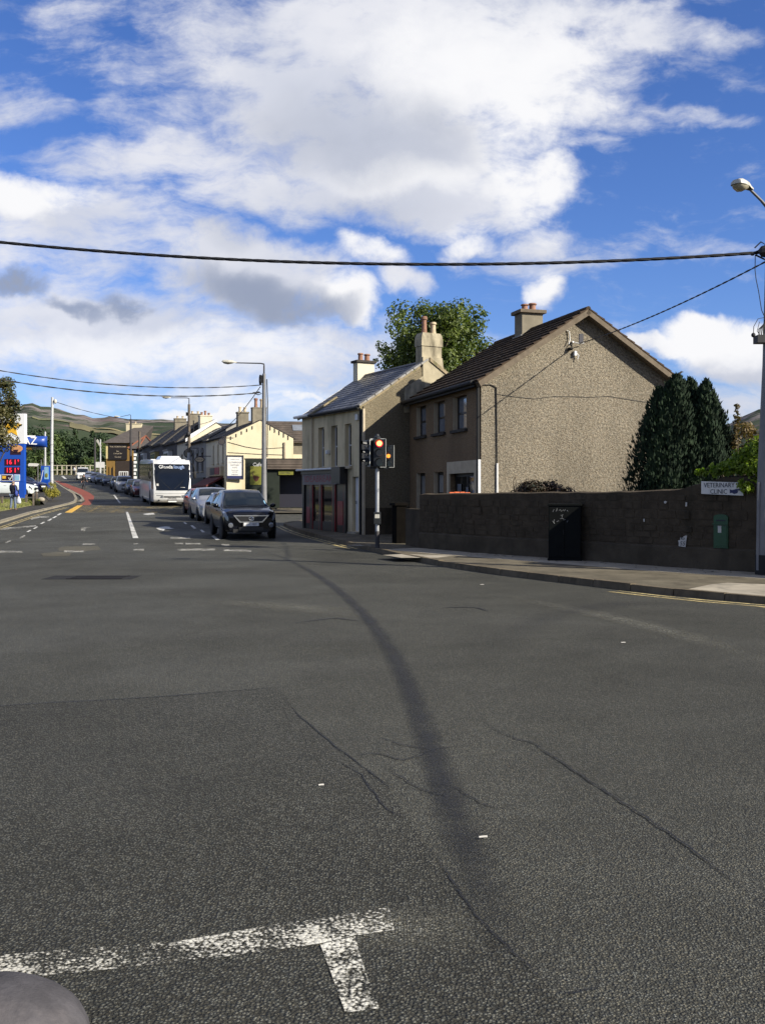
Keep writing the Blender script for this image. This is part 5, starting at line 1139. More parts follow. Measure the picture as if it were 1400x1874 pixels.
def car(shape, name, label, front, yaw, paintm, cat='car', group='cars queuing along the street', win=None, wheels=(.185, .80), r=.32, plate=None, grille='bar', roofrails=False, lamps=(.004, .085, 3.45, 4.35), van=False, visor=True):
    S = shape; d = Vector((math.cos(yaw), math.sin(yaw), 0)); c = front - d * (S.L / 2)
    # sit on the sloping road
    zf, zr = G(front.y), G((front - d * S.L).y); o = thing(name, label, cat, (c.x, c.y, (zf + zr) / 2 + .0 + (front.z - zf)), 0, group)
    o.rotation_euler = (0, -math.atan2(zf - zr, S.L), yaw)
    obj('body', S.body(), paintm, o, smooth=True)
    qw = win or ((.295, .425), ((.335, .555), (.575, .765), (.785, .875)), (.895, .95))
    obj('windscreen', S.patch(qw[0][0], qw[0][1], 5.12, 7, both=True, nq=6), M['car_glass'], o, smooth='all')
    for side in (-1, 1):
        for a, b in qw[1]: obj('side_window', S.patch(a, b, 4.14, 4.86, side), M['car_glass'], o, smooth='all')
        obj('headlight', S.patch(*lamps, side=side, off=.008), M['lamp_glass'], o, smooth='all')
        obj('tail_light', S.patch(.955, .998, 3.5, 4.2, side, off=.008), M['letter_red'], o, smooth='all')
        ym = side * (S.W / 2 + .09); q = qw[0][0] + .035; pz = lerp_tab(S.belt, q) + .06; xm = S.L / 2 - q * S.L
        mb = MB().ball((xm, ym, pz + .04), .07, .11, .075, 10, 6); mb.tube([(xm, side * (S.W / 2 - .06), pz - .03), (xm, ym, pz)], .025, 6)
        obj('wing_mirror', mb, paintm, o, smooth='all')
        obj('door_handle', MB().box(S.L / 2 - .5 * S.L, S.L / 2 - .5 * S.L + .18, side * (S.W / 2 - .004), side * (S.W / 2 + .018), lerp_tab(S.belt, .5) - .14, lerp_tab(S.belt, .5) - .11), paintm, o)
        for wq in wheels:
            x = S.L / 2 - wq * S.L
            obj('wheel_arch', MB().lathe((x, side * (S.W / 2 - .015), r), [(r * 1.17, -.02), (r * 1.17, .02), (.05, .021)] if side > 0 else [(r * 1.17, .02), (r * 1.17, -.02), (.05, -.021)], 20, 'y'), M['black_plastic'], o)
            wheel(o, x, side * (S.W / 2 - .085), r, side)
    obj('rear_window', S.patch(qw[2][0], qw[2][1], 5.3, 7, both=True, nq=4), M['car_glass'], o, smooth='all')
    xf = S.L / 2
    zg = lerp_tab(S.top, 0)
    obj('bumper_grille', MB().box(xf - .06, xf + .004, -.42, .42, S.zb + .05, S.zb + .17), M['grille'], o)
    if grille == 'bar':
        obj('grille', MB().box(xf - .05, xf + .006, -.36, .36, zg - .15, zg - .03), M['grille'], o); obj('grille_bar', MB().box(xf, xf + .012, -.34, .34, zg - .10, zg - .075), M['chrome'], o)
    elif grille == 'winged':
        tp, bt = zg - .015, zg - .27; a_, b_ = .62, .40
        out_ = [(-a_, tp), (a_, tp), (b_, bt), (-b_, bt)]; inn = [(-a_ + .075, tp - .04), (a_ - .075, tp - .04), (b_ - .035, bt + .035), (-b_ + .035, bt + .035)]
        gx = xf + .012
        gr = obj('grille', MB().prism([(gx, a, z) for a, z in inn], (-.03, 0, 0)), M['grille'], o)
        mb = MB()
        for i in range(4): mb.prism([(gx + .012, *out_[i]), (gx + .012, *out_[(i + 1) % 4]), (gx + .012, *inn[(i + 1) % 4]), (gx + .012, *inn[i])], (-.05, 0, 0))
        obj('grille_surround', mb, M['chrome'], gr)
        mb = MB().tube([(gx + .012, .085 * math.cos(a), (tp + bt) / 2 + .065 * math.sin(a)) for a in np.linspace(0, 2 * math.pi, 21)], .010, 6)
        mb.tube([(gx + .012, .045, (tp + bt) / 2 + .045), (gx + .012, -.01 + .03, (tp + bt) / 2 - .03), (gx + .012, -.06, (tp + bt) / 2 - .03)], .010, 5)
        obj('badge', mb, M['chrome'], gr)
        for s in (-1, 1): obj('fog_light', MB().lathe((xf - .07, s * .70, .50), [(.085, -.02), (.085, .05), (.05, .055)], 12, 'x'), M['lamp_glass'], o)
        obj('number_holder', MB().box(xf - .02, xf + .02, -.30, .30, .455, .60), M['black_plastic'], o)
        obj('lower_bumper', MB().box(xf - .25, xf - .02, -.62, .62, .24, .36), M['black_plastic'], o)
        for s in (-1, 1): obj('windscreen_edge', S.patch(.288, .43, 4.98, 5.10, s, off=.008, nt=2), M['chrome'], o, smooth='all')
        obj('tax_disc', S.patch(.31, .345, 5.25, 5.7, side=1, off=.009), M['sky_panel'], o)
    pz = {'winged': .527}.get(grille, S.zb + .26)
    pl = obj('number_plate', MB().box(xf + .02, xf + .03, -.26, .26, pz - .058, pz + .058), PLATE, o)
    if plate: text('lettering', plate, .10, Pan((xf + .0305, 0, 0), (0, 1, 0), (1, 0, 0)), 0, pz, 0, M['ink'], pl, .85)
    obj('rear_plate', MB().box(-xf - .012, -xf + .02, -.26, .26, .62, .74), PLATE, o)
    if roofrails:
        for s in (-1, 1): obj('roof_rail', MB().tube([S.pt(.45, 5.5) * 1 + Vector((0, 0, .05)), S.pt(.65, 5.5) + Vector((0, 0, .06)), S.pt(.86, 5.5) + Vector((0, 0, .05))] if s < 0 else [Vector((p.x, -p.y, p.z + .05)) for p in (S.pt(.45, 5.5), S.pt(.65, 5.5), S.pt(.86, 5.5))], .02, 6), M['black_plastic'], o)
    return o
AWAY = R(-73.5)
def lane(pxx, Y): return at(pxx, Y)
LX = CarShape(S_SUV.L, S_SUV.W, S_SUV.top, S_SUV.belt, S_SUV.wid, S_SUV.wtop, S_SUV.zb)
car(LX, 'suv', 'black luxury SUV with a chrome winged grille at the head of the queue', lane(460, 33.4), R(-73.5), mat('paint_black', (.005, .006, .010), .14, .1, 2, spec=.32), 'car', r=.365, plate='11-C-1829', grille='winged', lamps=(.006, .12, 3.55, 4.3), wheels=(.175, .78))
car(S_HATCH, 'parked_car', 'dark car almost hidden behind the black SUV', lane(429, 41.8), R(-73.0), carpaint('paint_ink', (.012, .014, .022)), r=.31)
car(S_MPV, 'people_carrier', 'silver people carrier second in the visible queue', lane(399, 46.5), R(-72), carpaint('paint_silver', (.42, .44, .48), .35, .6), r=.32)
car(S_HATCH, 'parked_car', 'red hatchback half hidden between the silver people carrier and the coach', lane(379, 53.2), R(-71.5), carpaint('paint_red', (.22, .03, .025)), r=.31)
car(S_SALOON, 'parked_car', 'maroon saloon directly behind the coach', lane(262.5, 85), R(-72), carpaint('paint_maroon', (.075, .018, .022)), r=.31)
car(S_HATCH, 'parked_car', 'black car with one bright headlamp beside the maroon saloon', lane(249.5, 91.5), R(-72), carpaint('paint_black2', (.014, .015, .018)), r=.31)
car(S_SUV, 'parked_car', 'silver four wheel drive car with a pale roof behind the black one', lane(230.5, 99), R(-72), carpaint('paint_silver2', (.50, .50, .49), .4, .4), r=.36, roofrails=True)
car(S_HATCH, 'parked_car', 'small dark car tucked behind the silver four wheel drive', lane(218, 112), R(-72), carpaint('paint_grey', (.06, .065, .075)), r=.31)
car(S_SALOON, 'parked_car', 'dark blue saloon with a white number plate in the middle of the far queue', lane(201, 128), R(-72), carpaint('paint_blue', (.012, .02, .05)), r=.31)
car(S_SALOON, 'parked_car', 'charcoal estate behind the dark blue saloon', lane(187.5, 136), R(-72), carpaint('paint_char', (.03, .035, .045)), r=.31)
car(S_HATCH, 'parked_car', 'light silver car behind the charcoal estate', lane(178, 144), R(-72), carpaint('paint_silver3', (.40, .42, .48), .35, .5), r=.31)
car(S_HATCH, 'parked_car', 'blue silver car just in front of the white van', lane(166, 151), R(-72), carpaint('paint_silver4', (.30, .34, .44), .35, .5), r=.31)
car(S_VAN, 'parked_van', 'white van at the far end of the queue beside the post and rail fence', lane(152, 158), R(-74), carpaint('paint_white', (.72, .72, .70), .4, 0), 'van', r=.34, win=((.165, .285), ((.20, .34),), (.985, .995)))
# forecourt cars are set below, with the petrol station

# coach
CO = at(316, 66.0); yaw = R(-71.5)
d = Vector((math.cos(yaw), math.sin(yaw), 0)); c = CO - d * 6.0
co = thing('coach', 'white and silver coach with a huge dark windscreen lettered across its top', 'coach', (c.x, c.y, (G(CO.y) + G(CO.y + 11)) / 2 - .04))
co.rotation_euler = (0, -math.atan2(G(CO.y) - G(CO.y + 11.3), 12), yaw)
silv = carpaint('coach_silver', (.66, .66, .64), .35, .15); wht = carpaint('coach_white', (.80, .80, .79), .4, 0)
HW = 1.26
prof = [(-5.9, .32), (5.85, .32), (5.98, .5), (6.0, .9), (5.97, 1.22), (5.72, 2.55), (5.5, 3.02), (5.2, 3.22), (-5.8, 3.22), (-6.0, 3.0), (-6.0, .5)]
obj('body', MB().prism([(x, -HW, z) for x, z in prof], (0, 2 * HW, 0)), silv, co, bevel=.07, smooth=True)
ws = [(5.975, 1.14), (5.86, 1.82), (5.735, 2.52), (5.545, 2.94)]
rows = []
for x, z in ws: rows.append([(x - .05 * abs(y / HW) ** 6 + .03, y, z) for y in np.linspace(-HW + .07, HW - .07, 15)])
wsn = obj('windscreen', MB().grid(rows), M['coach_glass'], co, smooth='all')
rcap = [(5.56, 2.94), (5.40, 3.14), (5.1, 3.27), (3.2, 3.27)]
obj('roof_front', MB().grid([[(x - .25 * abs(y / HW) ** 6 + (.03 if i < 3 else 0), y, z - .10 * abs(y / HW) ** 4 * (i > 0)) for y in np.linspace(-HW - .005, HW + .005, 15)] for i, (x, z) in enumerate(rcap)]), wht, co, smooth='all')
obj('roof', MB().box(-5.8, 3.2, -HW + .06, HW - .06, 3.2, 3.28), wht, co, bevel=.03)
obj('air_conditioner', MB().add([(5.0, -.75, 3.26), (5.0, .75, 3.26), (2.0, .75, 3.26), (2.0, -.75, 3.26), (4.6, -.6, 3.50), (4.6, .6, 3.50), (2.3, .6, 3.50), (2.3, -.6, 3.50)], [(0, 3, 2, 1), (4, 5, 6, 7), (0, 1, 5, 4), (1, 2, 6, 5), (2, 3, 7, 6), (3, 0, 4, 7)]), wht, co, bevel=.03)
for s in (-1, 1):
    wb = obj('window_band', MB().prism([(x, s * (HW + .004), z) for x, z in ((-5.8, 1.75), (4.4, 1.7), (4.6, 1.25), (5.86, 1.2), (5.65, 2.5), (5.42, 2.95), (-5.8, 2.95))], (0, s * .006, 0)), M['coach_glass'], co)
    for k in range(7): obj('window_divider', MB().box(-4.4 + k * 1.45, -4.37 + k * 1.45, min(s * (HW + .010), s * (HW + .014)), max(s * (HW + .010), s * (HW + .014)), 1.75, 2.9), M['black_plastic'], wb)
    for k in range(5): obj('luggage_door', MB().box(-4.2 + k * 1.35, -2.95 + k * 1.35, min(s * HW, s * (HW + .012)), max(s * HW, s * (HW + .012)), .5, 1.5) if not (1.6 < -4.2 + k * 1.35 < 3.4) else MB().box(-.2, .9, min(s * HW, s * (HW + .012)), max(s * HW, s * (HW + .012)), .5, 1.5), silv, co, bevel=.003)
    for x in (3.3, -3.0):
        obj('wheel_arch', MB().lathe((x, s * (HW - .01), .5), [(.62, -.02), (.62, .02), (.05, .021)] if s > 0 else [(.62, .02), (.62, -.02), (.05, -.021)], 20, 'y'), M['black_plastic'], co)
        wheel(co, x, s * (HW - .13), .5, s, .28)
    obj('door_seam', MB().box(4.5, 4.53, min(s * HW, s * (HW + .012)), max(s * HW, s * (HW + .012)), .4, 2.9), M['black_plastic'], co)
    hl = obj('headlight', MB().prism([(5.99 - .02, s * .62, .80), (5.99 - .02, s * 1.06, .82), (5.93, s * 1.1, .66), (5.99 - .02, s * .64, .62)], (.035, 0, 0)), M['lamp_glass'], co)
    obj('fog_light', MB().lathe((5.96, s * .9, .46), [(.06, -.02), (.06, .04), (.03, .045)], 10, 'x'), M['black_plastic'], co)
    mb = MB().tube([(5.35, s * (HW - .05), 2.98), (5.75, s * (HW + .16), 2.95), (6.0, s * (HW + .22), 2.7), (5.98, s * (HW + .22), 2.45)], .035, 7); mb.ball((5.98, s * (HW + .24), 2.2), .08, .12, .28)
    obj('mirror_arm', mb, M['black_plastic'], co, smooth='all')
    mb = MB().tube([(6.0, s * .12, 1.22), (5.93, s * .5, 1.55), (5.86, s * .8, 1.9)], .014, 5); obj('wiper', mb, M['black_plastic'], co)
obj('grille', MB().box(5.96, 6.01, -.58, .58, .66, .74), M['black_plastic'], co); obj('bumper_seam', MB().box(5.95, 6.0, -1.15, 1.15, .92, .935), M['black_plastic'], co)
fp = Pan((5.975, 0, 0), (0, 1, 0), (1, 0, 0))
text('lettering', 'VAN HOOL', .11, Pan((6.004, 0, 0), (0, 1, 0), (1, 0, 0)), 0, .60, .0, M['ink'], co); text('lettering', 'T9 ACRON', .13, Pan((6.0, 0, 0), (0, 1, 0), (1, 0, 0)), 0, .47, .0, M['ink'], co)
obj('number_plate', MB().box(5.97, 6.0, -.28, .28, .34, .42), PLATE, co)
tp = Pan((5.745, 0, 2.74), (0, 1, 0), Vector((.92, 0, .38)).normalized())
class TiltPan(Pan):
    def __call__(s, u, d, v): return s.O + s.U * u + s.N * d + Vector((-.40, 0, .92)) * v
tp = TiltPan((5.675, 0, 2.73), (0, 1, 0), (.92, 0, .40))
text('lettering', 'Glenda', .36, tp, -.42, .0, .02, M['white'], wsn, .92); text('lettering', 'lough', .36, tp, .48, .0, .02, mat('letter_pale_blue', (.30, .42, .70), .5, .1), wsn, .92)
obj('notice', MB().box(5.95, 5.97, .55, .85, 1.3, 1.36), M['paper'], wsn); obj('notice', MB().box(5.93, 5.955, -1.05, -.92, 1.45, 1.6), M['paper'], wsn)

# ================================================================== POLES, LAMPS, SIGNALS, CABLES
def lampshape(o, tip, dirv, L=.62, m=None):
    """street lantern: tapered canopy over a shallow bowl; tip = where the arm meets it, dirv = which way it points"""
    d = Vector(dirv).normalized(); sd = Vector((-d.y, d.x, 0)).normalized(); up = d.cross(sd) * -1
    if up.z < 0: up = -up
    tip = Vector(tip)
    q = lambda a, b, c: tip + d * a + sd * b + up * c
    can = []
    for a, wd, h in ((-.05, .05, .05), (.06, .075, .08), (.2, .13, .12), (L * .7, .15, .13), (L * .93, .125, .10), (L, .06, .05)):
        can.append([q(a, -wd, 0), q(a, -wd * .92, h * .6), q(a, -wd * .5, h), q(a, wd * .5, h), q(a, wd * .92, h * .6), q(a, wd, 0)])
    mb = MB().grid(can); mb.f += [(5, 4, 3, 2, 1, 0), tuple(range(30, 36))]
    hd = obj('lantern', mb, m or M['lamp_grey'], o, smooth=True)
    bw = []
    for a, wd, h in ((.12, .05, .01), (.2, .12, .05), (L * .55, .14, .11), (L * .85, .12, .08), (L * .96, .06, .01)):
        bw.append([q(a, -wd, 0), q(a, -wd * .8, -h * .8), q(a, 0, -h), q(a, wd * .8, -h * .8), q(a, wd, 0)])
    obj('lamp_bowl', MB().grid(bw), M['lamp_lens'], hd, smooth='all')
# right-hand pole, half out of the picture
PY = 18.55; SCL = .915
rp = Vector((7.34, PY, .105))
o = thing('lamp_post', 'tall grey lamp post with a black base, cut by the right edge of the picture', 'lamp post', rp); o.scale = (SCL, SCL, SCL)
top = Vector((.14, 0, 7.55))
obj('pole', MB().tube([(0, 0, 0), (.02, 0, 2.2), (.09, 0, 4.4), top], [.185, .165, .135, .10], 14), M['pole_grey'], o, smooth=True)
obj('black_base', MB().tube([(0, 0, 0), (0, 0, .42)], [.20, .196], 14), M['black_plastic'], o, smooth=True)
obj('duct', MB().tube([(-.17, -.06, .1), (-.155, -.06, 1.95)], .035, 8), M['pole_grey'], o, smooth=True)
tip = (P(1372, 347, PY - .3) - rp) / SCL
obj('bracket_arm', MB().tube([top - Vector((0, 0, .3)), top + Vector((-.05, 0, .12)), top.lerp(tip, .5) + Vector((0, 0, .05)), tip], [.05, .04, .03, .028], 8), M['pole_grey'], o, smooth=True)
lampshape(o, tip, (P(1330, 334, PY - .7) - P(1372, 350, PY - .3)), .52)
obj('warning_plate', MB().box(-.02, .16, -.19, -.175, 1.5, 1.66), M['star_yellow'], o); obj('number_plate', MB().box(-.02, .12, -.192, -.176, 1.42, 1.48), M['paper'], o)
mb = MB().box(-.20, .12, -.14, .12, 4.86, 5.02); mb.ball((-.28, -.1, 5.02), .045, .045, .05)
for k in range(5): mb.tube([(-.16 + .05 * k, -.1, 5.0), (-.17 + .04 * k, -.12, 5.14), (-.06 + .01 * k, -.1, 5.24 + .03 * k), (.0, -.1, 5.45), (.06, -.1, 5.9)], .014, 5)
mb.tube([(-.28, -.1, 5.02), (-.27, -.1, 5.2), (-.18, -.1, 5.36), (.02, -.1, 5.40)], .008, 4); mb.tube([(-.15, -.1, 5.3), (-.2, -.1, 5.1), (-.14, -.1, 5.02)], .007, 4)
obj('junction_box', mb, M['cable'], o)
mb = MB(); mb.ball((-.02, -.06, 6.78), .14, .12, .13, 8, 5); mb.ball((-.26, 0, 6.74), .05, .04, .04, 8, 5); mb.tube([(-.30, 0, 6.74), (-.15, -.03, 6.80), (.0, -.05, 6.92), (-.1, -.05, 6.98), (-.22, -.02, 6.86)], .016, 5); mb.tube([(-.2, 0, 6.72), (.0, -.05, 6.6), (.03, -.08, 6.3)], .02, 5)
mb.tube([(-.20, 0, 6.72), (-.205, 0, 6.4), (-.19, -.02, 6.2), (-.15, -.05, 5.95), (-.1, -.08, 5.55), (0, -.1, 5.3)], .009, 5)
obj('cable_clamp', mb, M['cable'], o)
CABLE_R = P(1387, 463, PY)
def span(a, b, sag, n=40): return [Vector(a).lerp(Vector(b), k / n) - Vector((0, 0, sag * 4 * (k / n) * (1 - k / n))) for k in range(n + 1)]
def twisted(name, label, pts, r, rb, turns, n=4):
    L = sum((b - a).length for a, b in zip(pts, pts[1:])); fine = []
    tot = int(L * turns * 8); 
    for i in range(tot + 1):
        f = i / tot * (len(pts) - 1); k = min(int(f), len(pts) - 2); fine.append(pts[k].lerp(pts[k + 1], f - k))
    mb = MB()
    for j in range(n):
        ph = 2 * math.pi * j / n; q = []
        for i, p in enumerate(fine):
            t = (fine[min(i + 1, tot)] - fine[max(i - 1, 0)]).normalized(); u = Vector((-t.y, t.x, 0)).normalized(); v = t.cross(u)
            a = ph + 2 * math.pi * i / 8; q.append(p + (u * math.cos(a) + v * math.sin(a)) * r)
        mb.tube(q, rb, 5)
    return tag(obj(name, mb, M['cable'], fix=False, smooth='all'), label, 'cable', 'overhead cables')
LP = P(-584, 362, 20.0)
cab = span(CABLE_R, LP, 0, 60); cab = [P(700 + (p.x / p.y * F), 443 + .1013 * (700 + p.x / p.y * F) - 6.3e-5 * (700 + p.x / p.y * F) ** 2, p.y) for p in cab]
twisted('overhead_cable', 'thick twisted black cable crossing the whole sky above the rooftops', cab, .016, .018, .9)
br = GH.matrix_basis @ Vector((3.30, -.13, 6.24)) if False else Matrix.Translation(GH.location) @ Matrix.Rotation(R(16.3), 4, 'Z') @ Vector((3.15, -.16, 6.22))
twisted('overhead_cable', 'thin twisted cable running from the right-hand lamp post down to the grey gable', span(P(1402, 478, PY), br, .12, 24), .008, .011, 1.6, 2)
o = thing('utility_pole', 'tall wooden pole out of sight on the left that carries the thick cable', 'pole', (LP.x, LP.y, 0)); obj('pole', MB().tube([(0, 0, 0), (0, 0, LP.z + .6)], [.17, .12], 12), M['pole_wood'], o, smooth=True)
def street_lamp(name, label, px_, Y, ztop, tippx, tippy, m, r=(.15, .085), wood=False, base=None):
    b = at(px_, Y, .1) if base is None else base
    o = thing(name, label, 'lamp post', b, 0, 'street lamps along the road')
    H = ztop - b.z
    obj('pole', MB().tube([(0, 0, 0), (0, 0, H * .4), (0, 0, H)], [r[0], (r[0] + r[1]) / 2, r[1]], 12), m, o, smooth=True)
    tip = P(tippx, tippy, Y) - b
    obj('bracket_arm', MB().tube([(0, 0, H - .1), (0, 0, H + .45), (0, 0, H + .52), (tip.x * .12, 0, H + .56), tip], [.045, .04, .04, .035, .03], 8), M['pole_dark'], o, smooth=True)
    lampshape(o, tip, (-1, 0, .06), .75)
    return o, H
Y1 = 52.0
o, H = street_lamp('lamp_post', 'grey lamp post with coiled cables near its top, standing behind the black SUV', 483.5, Y1, CH + (HY - 684) / F * Y1, 432, 664, M['pole_grey'], (.165, .09))
mb = MB(); 
for k in range(3): mb.tube([(-.16 - .05 * math.sin(a) - .02 * k, -.10, H - .35 + .28 * math.cos(a)) for a in np.linspace(0, 6.3, 14)], .018, 5)
mb.tube([(.16, -.06, H - .3), (.2, -.08, H - 1.5), (.18, -.06, H - 4.5)], .03, 6); mb.box(-.18, .0, -.16, -.05, H - .5, H - .1)
mb.tube([(-.6, 0, H - 1.02), (-.25, -.05, H - .98), (-.12, -.1, H - 1.08), (-.3, -.08, H - 1.14), (-.55, 0, H - 1.05)], .025, 5)
stuff(obj('cable_coil', mb, M['cable'], o))
q0 = o.location
twisted('overhead_cable', 'upper of two black cables reaching the lamp post behind the SUV from the left', span(q0 + Vector((-.1, 0, H - .60)), P(-300, 610, 40), .9, 40), .012, .016, .6, 2)
twisted('overhead_cable', 'lower of two black cables reaching the lamp post behind the SUV from the left', span(q0 + Vector((-.2, 0, H - 1.02)), P(-300, 624, 40), .95, 40), .016, .020, .6, 2)
twisted('overhead_cable', 'slanting cable from the lamp post behind the SUV down to the yellow shop', span(q0 + Vector((-.2, 0, H - .7)), P(420, 777, 76), .15, 20), .012, .016, .6, 2)
o, H = street_lamp('lamp_post', 'wooden lamp post with dark fittings rising behind the coach roof', 346.5, 84, CH + (HY - 740) / F * 84, 313, 728, M['pole_wood'], (.17, .11))
mb = MB().box(-.25, -.1, -.14, .02, H - 1.0, H - .7); mb.ball((-.05, -.15, H - 2.6), .22, .2, .25); mb.ball((-.25, -.1, H - 2.8), .14, .14, .16); mb.box(.35, .43, -.05, .05, H - 2.4, H - 1.4); mb.tube([(-.1, -.1, H - 2.6), (-.4, -.1, H - 2.9), (-.3, -.1, H - 3.3), (0, -.13, H - 3.5)], .03, 5); mb.tube([(0, -.1, H - 1.9), (.4, 0, H - 1.8)], .03, 5)
stuff(obj('cable_coil', mb, M['cable'], o)); obj('marker_band', MB().tube([(0, 0, H - 6.0), (0, 0, H - 4.2)], .165, 12), M['pole_white'], o)
q1 = o.location + Vector((-.1, 0, H - 1.55))
twisted('overhead_cable', 'cable from the wooden lamp post over to the tall white pole on the left', span(q1, P(103, 735.5, 80), .55, 30), .012, .016, .5, 2)
twisted('overhead_cable', 'cable from the wooden lamp post to the white chimney of the shops', span(o.location + Vector((.4, 0, H - 1.8)), P(392, 768, 88), .1, 16), .012, .016, .5, 2)
street_lamp('lamp_post', 'dark slim lamp post in front of the ochre pub', 240, 125, CH + (HY - 767) / F * 125, 220, 763, M['pole_dark'], (.19, .13))
o = thing('wooden_post', 'thin tapering wooden post in front of the dark turret', 'post', at(256, 120, .1)); obj('pole', MB().tube([(0, 0, 0), (0, 0, CH + (HY - 791) / F * 120 - G(120))], [.2, .14], 10), M['pole_wood'], o, smooth=True); obj('lamp_bracket', MB().box(-.2, .6, -.1, .1, 3.7, 3.95), M['white'], o)
o = thing('wooden_post', 'dark thin pole beside the white road sign near the far fence', 'post', at(174.5, 165, .1)); obj('pole', MB().tube([(0, 0, 0), (0, 0, CH + (HY - 802) / F * 165 - G(165))], [.2, .14], 8), M['pole_dark'], o, smooth=True)
o = thing('lamp_post', 'white lamp post with a tilted lantern by the far fence', 'lamp post', at(184.5, 168, .1), 0, 'street lamps along the road'); Hh = CH + (HY - 805) / F * 168 - G(168); obj('pole', MB().tube([(0, 0, 0), (0, 0, Hh)], [.16, .1], 8), M['pole_white'], o, smooth=True); obj('lantern', MB().add([(-.7, -.1, Hh - .3), (.05, -.1, Hh - 1.5), (.15, -.1, Hh - 1.1), (-.5, -.1, Hh + .05)] + [(-.7, .1, Hh - .3), (.05, .1, Hh - 1.5), (.15, .1, Hh - 1.1), (-.5, .1, Hh + .05)], [(0, 1, 2, 3), (7, 6, 5, 4), (0, 4, 5, 1), (1, 5, 6, 2), (2, 6, 7, 3), (3, 7, 4, 0)]), M['lamp_grey'], o)
o = thing('road_sign', 'blank white road sign board facing the street near the ochre pub', 'sign', at(184, 160, .1)); zz = CH + (HY - 857) / F * 160 - G(160); obj('board', MB().box(-.72, .72, -.04, .04, zz, zz + .95), M['sign_white'], o)
for s in (-.4, .4): obj('post', MB().tube([(s, .06, 0), (s, .06, zz + .9)], .05, 6), M['pole_dark'], o)
# tall white pole by the bush
b = P(95.5, 898, 80); o = thing('white_pole', 'tall white steel pole rising behind the golden bush', 'pole', b); H = (CH + (HY - 727) / F * 80) - b.z
obj('pole', MB().tube([(0, 0, 0), (0, 0, H * .45), (.05, 0, H)], [.14, .125, .10], 14), M['pole_white'], o, smooth=True)
for k in range(5): obj('band', MB().tube([(0, 0, .8 + k * .75), (0, 0, .83 + k * .75)], .143, 14), M['pole_grey'], o)
obj('cable_bracket', MB().ball((.30, -.05, H - .35), .14, .12, .2), M['lamp_grey'], o)
# traffic light
tb = gp(690.5, 1003, .1); o = thing('traffic_light', 'pedestrian crossing traffic light with three black heads, red lit, on a grey pole', 'traffic light', (tb.x, tb.y, .105))
Yt = tb.y; pxm = Yt / F
zt = lambda py_: CH + (HY - py_) / F * Yt - .105
obj('pole', MB().tube([(0, 0, 0), (0, 0, zt(800))], .057, 12), M['steel_galv'], o, smooth=True)
obj('dark_sleeve', MB().tube([(0, 0, 0), (0, 0, zt(972))], .064, 12), M['pole_dark'], o, smooth=True)
pb = obj('push_button_box', MB().box(-.10, .10, -.13, .07, zt(959), zt(937)), M['signal_black'], o, bevel=.012); obj('plate', MB().box(-.065, .065, -.134, -.13, zt(948), zt(941)), M['lamp_grey'], pb)
obj('cap', MB().lathe((0, 0, zt(803)), [(.10, 0), (.10, .04), (.06, .08), (.05, .13), (.0, .14)], 12), M['signal_black'], o)
def head(cx, cy, z0, z1, rz, lit, wd=.165):
    T = lambda x, y, z: Vector((cx + x * math.cos(rz) - y * math.sin(rz), cy + x * math.sin(rz) + y * math.cos(rz), z))
    h = obj('signal_head', MB().box(-wd, wd, -.11, .10, z0, z1, T), M['signal_black'], o, bevel=.02)
    mb = MB(); e = wd + .012
    mb.box(e - .012, e + .002, -.118, -.10, z0, z1, T); mb.box(e * .1, e, -.118, -.10, z0 - .012, z0 + .002, T)
    obj('pale_edge', mb, M['signal_edge'], h)
    dz = (z1 - z0) / 3; r_ = dz * .37
    for k in range(3):
        zc = z1 - dz * (k + .5)
        mt = M['lens_off'] if k < 2 else M['lens_off_g']
        if lit == k: mt = M['red_glow'] if k == 0 else M['lens_off']
        q = [T(r_ * math.cos(a), -.115, zc + r_ * math.sin(a)) for a in np.linspace(0, 2 * math.pi, 19)[:-1]]
        obj('lens', MB().prism(q, T(0, -.012, 0) - T(0, 0, 0)), mt, h)
        if lit == k:
            q = [T(r_ * .72 * math.cos(a), -.13, zc + r_ * .72 * math.sin(a) + .005) for a in np.linspace(0, 2 * math.pi, 19)[:-1]]
            obj('lit_lamp', MB().prism(q, T(0, -.006, 0) - T(0, 0, 0)), M['red_lamp'] if k == 0 else M['amber_lamp'], h)
        rows = []
        for dd_ in (-.11, -.20, -.29):
            f = (-.11 - dd_) / .18; a1 = R(200 - 35 * f); rows.append([T((r_ + .012) * math.cos(a), dd_, zc + (r_ + .012) * math.sin(a)) for a in np.linspace(R(90) - a1 / 2, R(90) + a1 / 2, 12)])
        obj('hood', MB().grid(rows), M['signal_black'], h, smooth='all')
head(.07, -.14, zt(855), zt(804), R(-4), 0, .175)
head(.33, .04, zt(855), zt(815), R(-6), 1, .15)
head(-.19, .02, zt(853), zt(805), R(-62), None, .16)
obj('top_bracket', MB().box(-.2, .22, -.04, .05, zt(805), zt(802.5)), M['signal_edge'], o)
obj('bottom_bracket', MB().box(-.2, .34, -.05, .1, zt(858), zt(854.5)), M['signal_black'], o)
# ================================================================== LEFT: FOOTPATH, VERGE, PETROL STATION
KL = resample([Vector((q.x, q.y, 0)) for q in KERB_L], .92)
back = [(-70, 20), (-70, 100), (-36, 104)]
me = sheet([(p.x, p.y) for p in KERB_L] + [(gp(80, 872).x, gp(80, 872).y)] + [(-42, 100), (-60, 80), (-60, 24)], .10); me.materials.append(M['asphalt_path'])
fpth = obj('footpath', me, None); fpth['kind'] = 'structure'
kerbrow(fpth, KL, M['kerb_pale'], 1, .112, .22)
